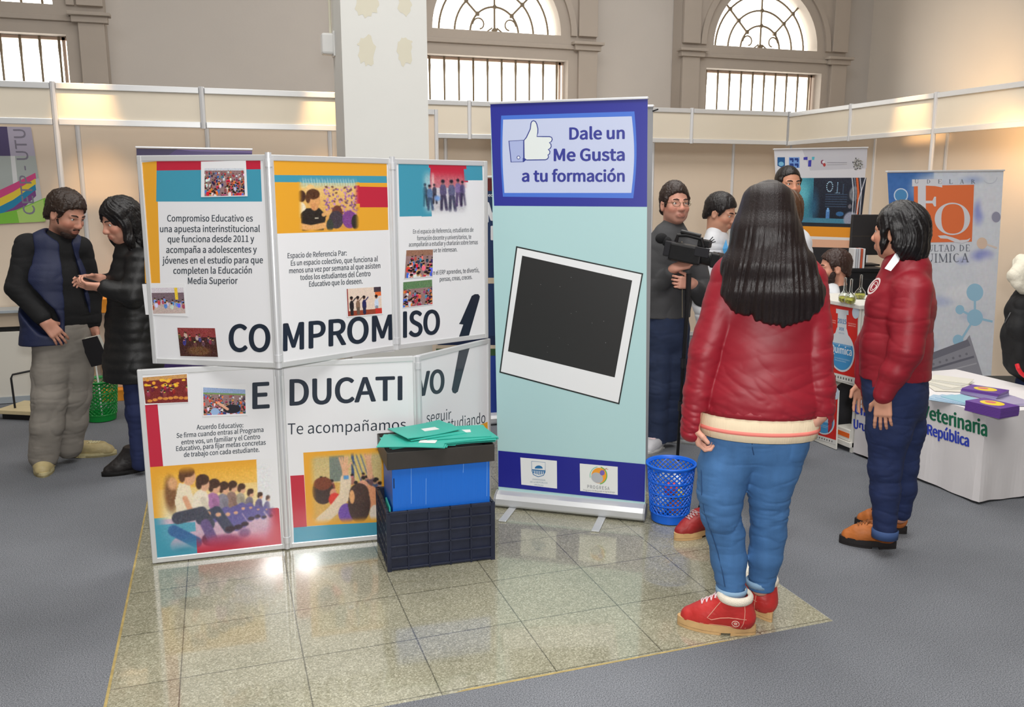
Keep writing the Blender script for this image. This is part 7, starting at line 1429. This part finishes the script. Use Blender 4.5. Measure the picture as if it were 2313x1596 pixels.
# man on the left looking at the phone
def left_man():
    F = Fig('person', 'bearded man in a navy vest, black sweater and grey trousers looking down at a phone', (-.95, 5.66), (.35, -.9), .0045); J = F.J; f = F.f
    sk = (196, 142, 120); P, R = F.head(J(150, 483, -.05), F.dir(.66, -.72), sk, 1.05, J(132, 548, .02), pitch=-.38, roll=.06)
    ch, pel = J(128, 620), J(145, 755)
    sr, er, wr = J(62, 556, 0), J(40, 650, -.04), J(104, 728, -.15); sl, el, wl = J(182, 560, .04), J(206, 660, .06), J(212, 742, .02)
    hr, kr, ar = J(116, 780, -.02), J(112, 900, -.05), J(96, 1022, -.03); hl, kl, al = J(172, 780, .03), J(170, 895, .03), J(158, 1000, .08)
    F.inner([[(J(132, 548, .02), .05), (ch, .075), (pel, .08)], [(sr, .04), (er, .035), (wr, .028)], [(sl, .04), (el, .035), (wl, .028)], [(hr, .06), (kr, .045), (ar, .035)], [(hl, .06), (kl, .045), (al, .035)]])
    F.hand(wr, F.dir(.55, -.15, -.8), F.dir(-.3, .9), 1, .42, 1.0, curls=[.35, .3, .3, .35]); F.hand(wl, F.dir(.15, -.2, -1), F.dir(-.8, -.4), -1, .5)
    def bd(mix, x, y, z): mix(np.clip((-.040-z)*26, 0, .80)*np.clip((y+.02)*20, 0, 1)*(1-((np.hypot(x/.026, (z+.071)/.012) < 1) & (y > .07))*.85), (58, 42, 36))
    F.finish(sk, bd)
    short_hair(F, P, R, 1.05, (46, 32, 24), lift=.020, amp=.005, line=.058); brows(F, P, 1.05, (44, 30, 24))
    S = Sdf(.004); S.ell(P(0, .048, -.098), (.042, .042, .030), R, .02)
    for x in (-1, 1): S.cone(P(x*.062, .015, -.03), .010, P(x*.036, .05, -.09), .020, .02)
    S.cone(P(-.02, .093, -.057), .005, P(.02, .093, -.057), .005, .006); S.ell(P(0, .088, -.073), (.022, .03, .008), R, .01, 's'); S.disp(creases(.003, (70, 70, 70), 2.3)); sdf_obj(S, 'beard', mat('beard_dark', (50, 36, 30), .7, bump=.6, bscale=300), F.t)
    hz = J(140, 752, -.14)[2]
    knit_b = mat('sweater_black', (17, 17, 19), .85, noise=.1, nscale=30, bump=.3, bscale=350)
    garment(F, 'sweater', knit_b, [([(J(130, 572, .0), .12), (J(130, 630, .0), .150), (J(138, 700, .0), .150), (J(142, 790, .0), .150)], .68), ([(J(74, 556, .0), .066), (J(176, 560, .03), .066)], 1), ([(J(136, 532, .0), .066), (J(131, 565, .0), .076)], 1),
        ([(sr, .072), (er, .064), (mid(er, wr, .86), .046)], 1), ([(sl, .068), (el, .06), (mid(el, wl, .8), .046)], 1)], .005, [((0, 0, hz), (0, 0, -1))], ((.005, (7, 7, 14), 4.2),))
    nv = mat('vest_navy', (26, 34, 66), .6, noise=.08, nscale=12, bump=.2, bscale=200); hv = J(60, 782, -.1)[2]
    # open vest: a shell over the sweater with the front cut away
    def cut(S):
        S.clip((0, 0, hv), (0, 0, -1))
        c = J(138, 640, 0); lt, ff = F.lat, F.f; zt_, zh_ = J(134, 545)[2], hv
        def slit(X, Y, Z):
            t = np.clip((zt_-Z)/(zt_-zh_), 0, 1); x = (X-c[0])*lt[0]+(Y-c[1])*lt[1]+(-.012-.03*t)*-1; y = (X-c[0])*ff[0]+(Y-c[1])*ff[1]
            return -np.maximum(np.abs(x)-(.036+.066*t), -(y+.0))
        S.ops.append((slit, None, None, .01, 'i'))
        S.cone(sr+F.lat*.03, .082, er, .086, .02, op='s'); S.cone(er, .086, wr, .075, .02, op='s'); S.cone(sl-F.lat*.02, .066, el-F.lat*.01, .060, .02, op='s'); S.cone(J(133, 540, .0), .066, J(136, 500, -.06), .08, .02, op='s')
    garment(F, 'vest', nv, [([(J(126, 562, .0), .132), (J(124, 630, .0), .180), (J(126, 700, .0), .190), (J(128, 800, .0), .205)], .76), ([(J(88, 552, .0), .072), (J(166, 554, .03), .072)], 1)], .005, folds=((.004, (8, 8, 12), 7.7),), extra=cut)
    tr = mat('trouser_grey', (134, 128, 120), .85, noise=.07, nscale=14, bump=.25, bscale=500)
    garment(F, 'trousers', tr, [([(J(144, 750), .150), (J(144, 780), .146)], .72), ([(hr, .104), (J(114, 840, -.03), .100), (kr, .094), (J(106, 960, -.05), .090), (J(98, 1030, -.03), .082)], 1), ([(hl, .100), (J(172, 840, .03), .094), (kl, .086), (J(164, 950, .05), .082), (J(156, 1008, .08), .078)], 1)], .005, [((0, 0, .035), (0, 0, -1))], ((.005, (9, 9, 9), 9.1), (.003, (8, 8, 26), 3.3)))
    for heel, d_, L_ in ((G(104, 1046), F.dir(-.05, -1), .30), (G(150, 1030), F.dir(.95, -.35), .30)): boot(F, heel, d_, 'sneaker', L=L_, h_top=.085, name='sneaker', up_rgb=(176, 160, 116), sole_rgb=(196, 184, 140), sole_t=.024, lace=(206, 198, 160), shaft_r=.046)
    q = J(216, 792, -.085); e1_, e2_ = F.dir(.30, .0, -.95), F.dir(.75, -.6, .25); RB = np.stack([e1_, unit(np.cross(e1_, e2_)), np.cross(e1_, unit(np.cross(e1_, e2_)))], 1)
    t = thing('book', 'white-edged book held low in the hand of the man in the navy vest', 'book', q); MB().box(q, (.17, .022, .12), RB).build('pages', mat('pages_white', (222, 220, 210), .6), t); MB().box(q+RB[:, 1]*.0125, (.175, .003, .125), RB).build('cover', mat('cover_dark', (34, 32, 36), .5), t); MB().box(q-RB[:, 1]*.0125, (.175, .003, .125), RB).build('back_cover', mat('pages_white', (222, 220, 210), .6), t)
left_man()
def left_woman():
    F = Fig('person', 'woman in a long black quilted coat with black hair, holding a phone', (-.47, 5.40), (-.9, -.3), .0045); J = F.J; f = F.f
    sk = (204, 150, 128); P, R = F.head(J(272, 497, -.03), F.dir(-.90, -.42), sk, 1.0, J(298, 562, .0), True, pitch=-.30)
    ch, pel = J(302, 640), J(300, 790)
    sr, er, wr = J(318, 592, -.13), J(300, 668, -.20), J(232, 648, -.16); sl, el, wl = J(285, 590, .13), J(268, 665, .16), J(226, 630, .02)
    hr, kr, ar = J(308, 830, -.05), J(312, 930, -.05), J(318, 1045, -.05); hl, kl, al = J(322, 830, .06), J(326, 930, .06), J(332, 1030, .06)
    F.inner([[(J(298, 562), .048), (ch, .09), (pel, .10)], [(sr, .038), (er, .033), (wr, .026)], [(sl, .038), (el, .033), (wl, .026)], [(hr, .06), (kr, .045), (ar, .034)], [(hl, .06), (kl, .045), (al, .034)]])
    F.hand(wr, F.dir(-1, -.05, .12), F.dir(.0, .5, .8), 1, .55, .95); F.hand(wl, F.dir(-1, -.15, .02), F.dir(.1, -.6, -.5), 1, .30, .95)
    F.finish(sk); brows(F, P, 1.0, (30, 22, 20))
    hz = J(300, 868, -.16)[2]; quilt = mat('coat_black', (19, 19, 20), .5, noise=.08, nscale=18, bump=.2, bscale=160)
    def cut(S):
        S.clip((0, 0, hz), (0, 0, -1)); S.disp(lambda Q: .003*np.cos((Q[:, 2])*2*math.pi/.115)**2*(np.abs(Q[:, 2]-.8) < .55)-.0015)
    garment(F, 'coat', quilt, [([(J(298, 582, .0), .11), (J(302, 640, .0), .150), (J(302, 730, .0), .162), (J(302, 820, .0), .178), (J(302, 900, .0), .182)], .9), ([(J(312, 590, -.10), .068), (J(288, 590, .10), .068)], 1), ([(J(296, 545, .0), .064), (J(298, 578, .0), .076)], 1),
        ([(sr, .070), (er, .064), (mid(er, wr, .85), .050)], 1), ([(sl, .066), (el, .06), (mid(el, wl, .8), .046)], 1)], .005, folds=((.004, (10, 10, 14), 6.2),), extra=cut)
    garment(F, 'jeans', mat('denim_night', (34, 44, 84), .8), [([(hr, .08), (kr, .066), (ar, .052)], 1), ([(hl, .08), (kl, .066), (al, .052)], 1)], .005)
    for heel, d_, L_ in ((G(334, 1060), F.dir(-1, -.12), .25), (G(350, 1046), F.dir(-1, -.1), .25)): boot(F, heel, d_, 'boot', L=L_, h_top=.16, name='ankle_boot', up_rgb=(34, 30, 30), sole_rgb=(24, 22, 22), sole_t=.022, shaft_r=.052)
    S = Sdf(.0045); S.ell(P(0, -.014, .036), (.096, .114, .102), R, .02); S.ell(P(0, -.06, -.05), (.092, .075, .12), R, .04); S.ell(P(0, -.06, -.15), (.095, .07, .08), R, .04)
    for x in (-1, 1): S.chain([(P(x*.075, .035, .05), .03), (P(x*.085, .02, -.02), .026), (P(x*.085, .03, -.10), .026), (P(x*.075, .03, -.18), .016)], .02)
    S.ell(P(0, .115, -.05), (.062, .07, .11), R, .015, 's'); S.disp(strand_disp(R, P(0, 0, .03), .0035, 200, .03)); S.disp(creases(.004, (24, 24, 16), 3.3)); sdf_obj(S, 'hair', mat('hair_black2', (16, 13, 14), .4, noise=.3, nscale=30, bump=.5, bscale=120), F.t)
    q = J(200, 632, -.10); MB_ = MB().box(q, (.13, .068, .010), np.stack([F.dir(-.8, -.2, .35), F.dir(.2, -1, .1), unit(np.cross(F.dir(-.8, -.2, .35), F.dir(.2, -1, .1)))], 1)); tag(MB_.build('phone', mat('phone_black', (24, 26, 30), .2), bevel=.003), 'dark phone held up by the woman in the black coat', 'phone')
left_woman()
# coat, scarf and strap on the chair at the right edge
t = thing('coat', 'black padded coat hung over the chair at the right edge', 'coat', (cc[0]+.1, cc[1], .6)); S = Sdf(.006)
A = lambda px, py, d=0.0: CAM+ray(px, py)*(5.28+d)
S.chain([(A(2330, 655), .075), (A(2316, 700), .105), (A(2312, 760), .115), (A(2312, 815), .11)], .04); S.chain([(A(2352, 670), .09), (A(2350, 830), .13)], .04); S.chain([(A(2308, 690, -.05), .05), (A(2300, 745, -.07), .055), (A(2304, 800, -.07), .045)], .03); S.disp(creases(.008, (9, 9, 14), 1.1)); sdf_obj(S, 'shell', black_c, t)
MB().tube([A(2283, 706, -.10), A(2278, 716, -.11), A(2270, 730, -.11)], .006, 6).build('toggle', bk, t)
S = Sdf(.006); S.chain([(A(2297, 622, -.05), .055), (A(2318, 600, -.02), .06), (A(2345, 606, .02), .06)], .03); S.chain([(A(2300, 640, -.06), .04), (A(2320, 650, -.05), .045), (A(2345, 664, -.02), .045)], .02); S.chain([(A(2308, 592, .03), .05), (A(2340, 588, .04), .05)], .03); S.ell(A(2335, 625, .0), (.10, .10, .09), None, .04); S.disp(creases(.006, (20, 20, 20), 4.0)); tag(sdf_obj(S, 'scarf', mat('scarf_cream', (230, 224, 206), .9, bump=.6, bscale=160), None), 'bulky cream knitted scarf lying on the black coat at the right edge', 'scarf')
S = Sdf(.006); S.chain([(A(2318, 862, .05), .06), (A(2312, 900, .05), .055), (A(2322, 930, .05), .06)], .03); tag(sdf_obj(S, 'jumper', mat('jumper_navy', (34, 46, 84), .8, bump=.3, bscale=200), None), 'folded navy garment hanging off the chair seat at the right edge', 'garment')
MB_ = MB().tube([A(2297, 822, -.16), A(2300, 832, -.17), A(2306, 842, -.17), A(2316, 850, -.17)], .012, 8); tag(MB_.build('strap', mat('strap_red', (216, 30, 44), .5)), 'short bright red strap on the coat at the right edge', 'strap')
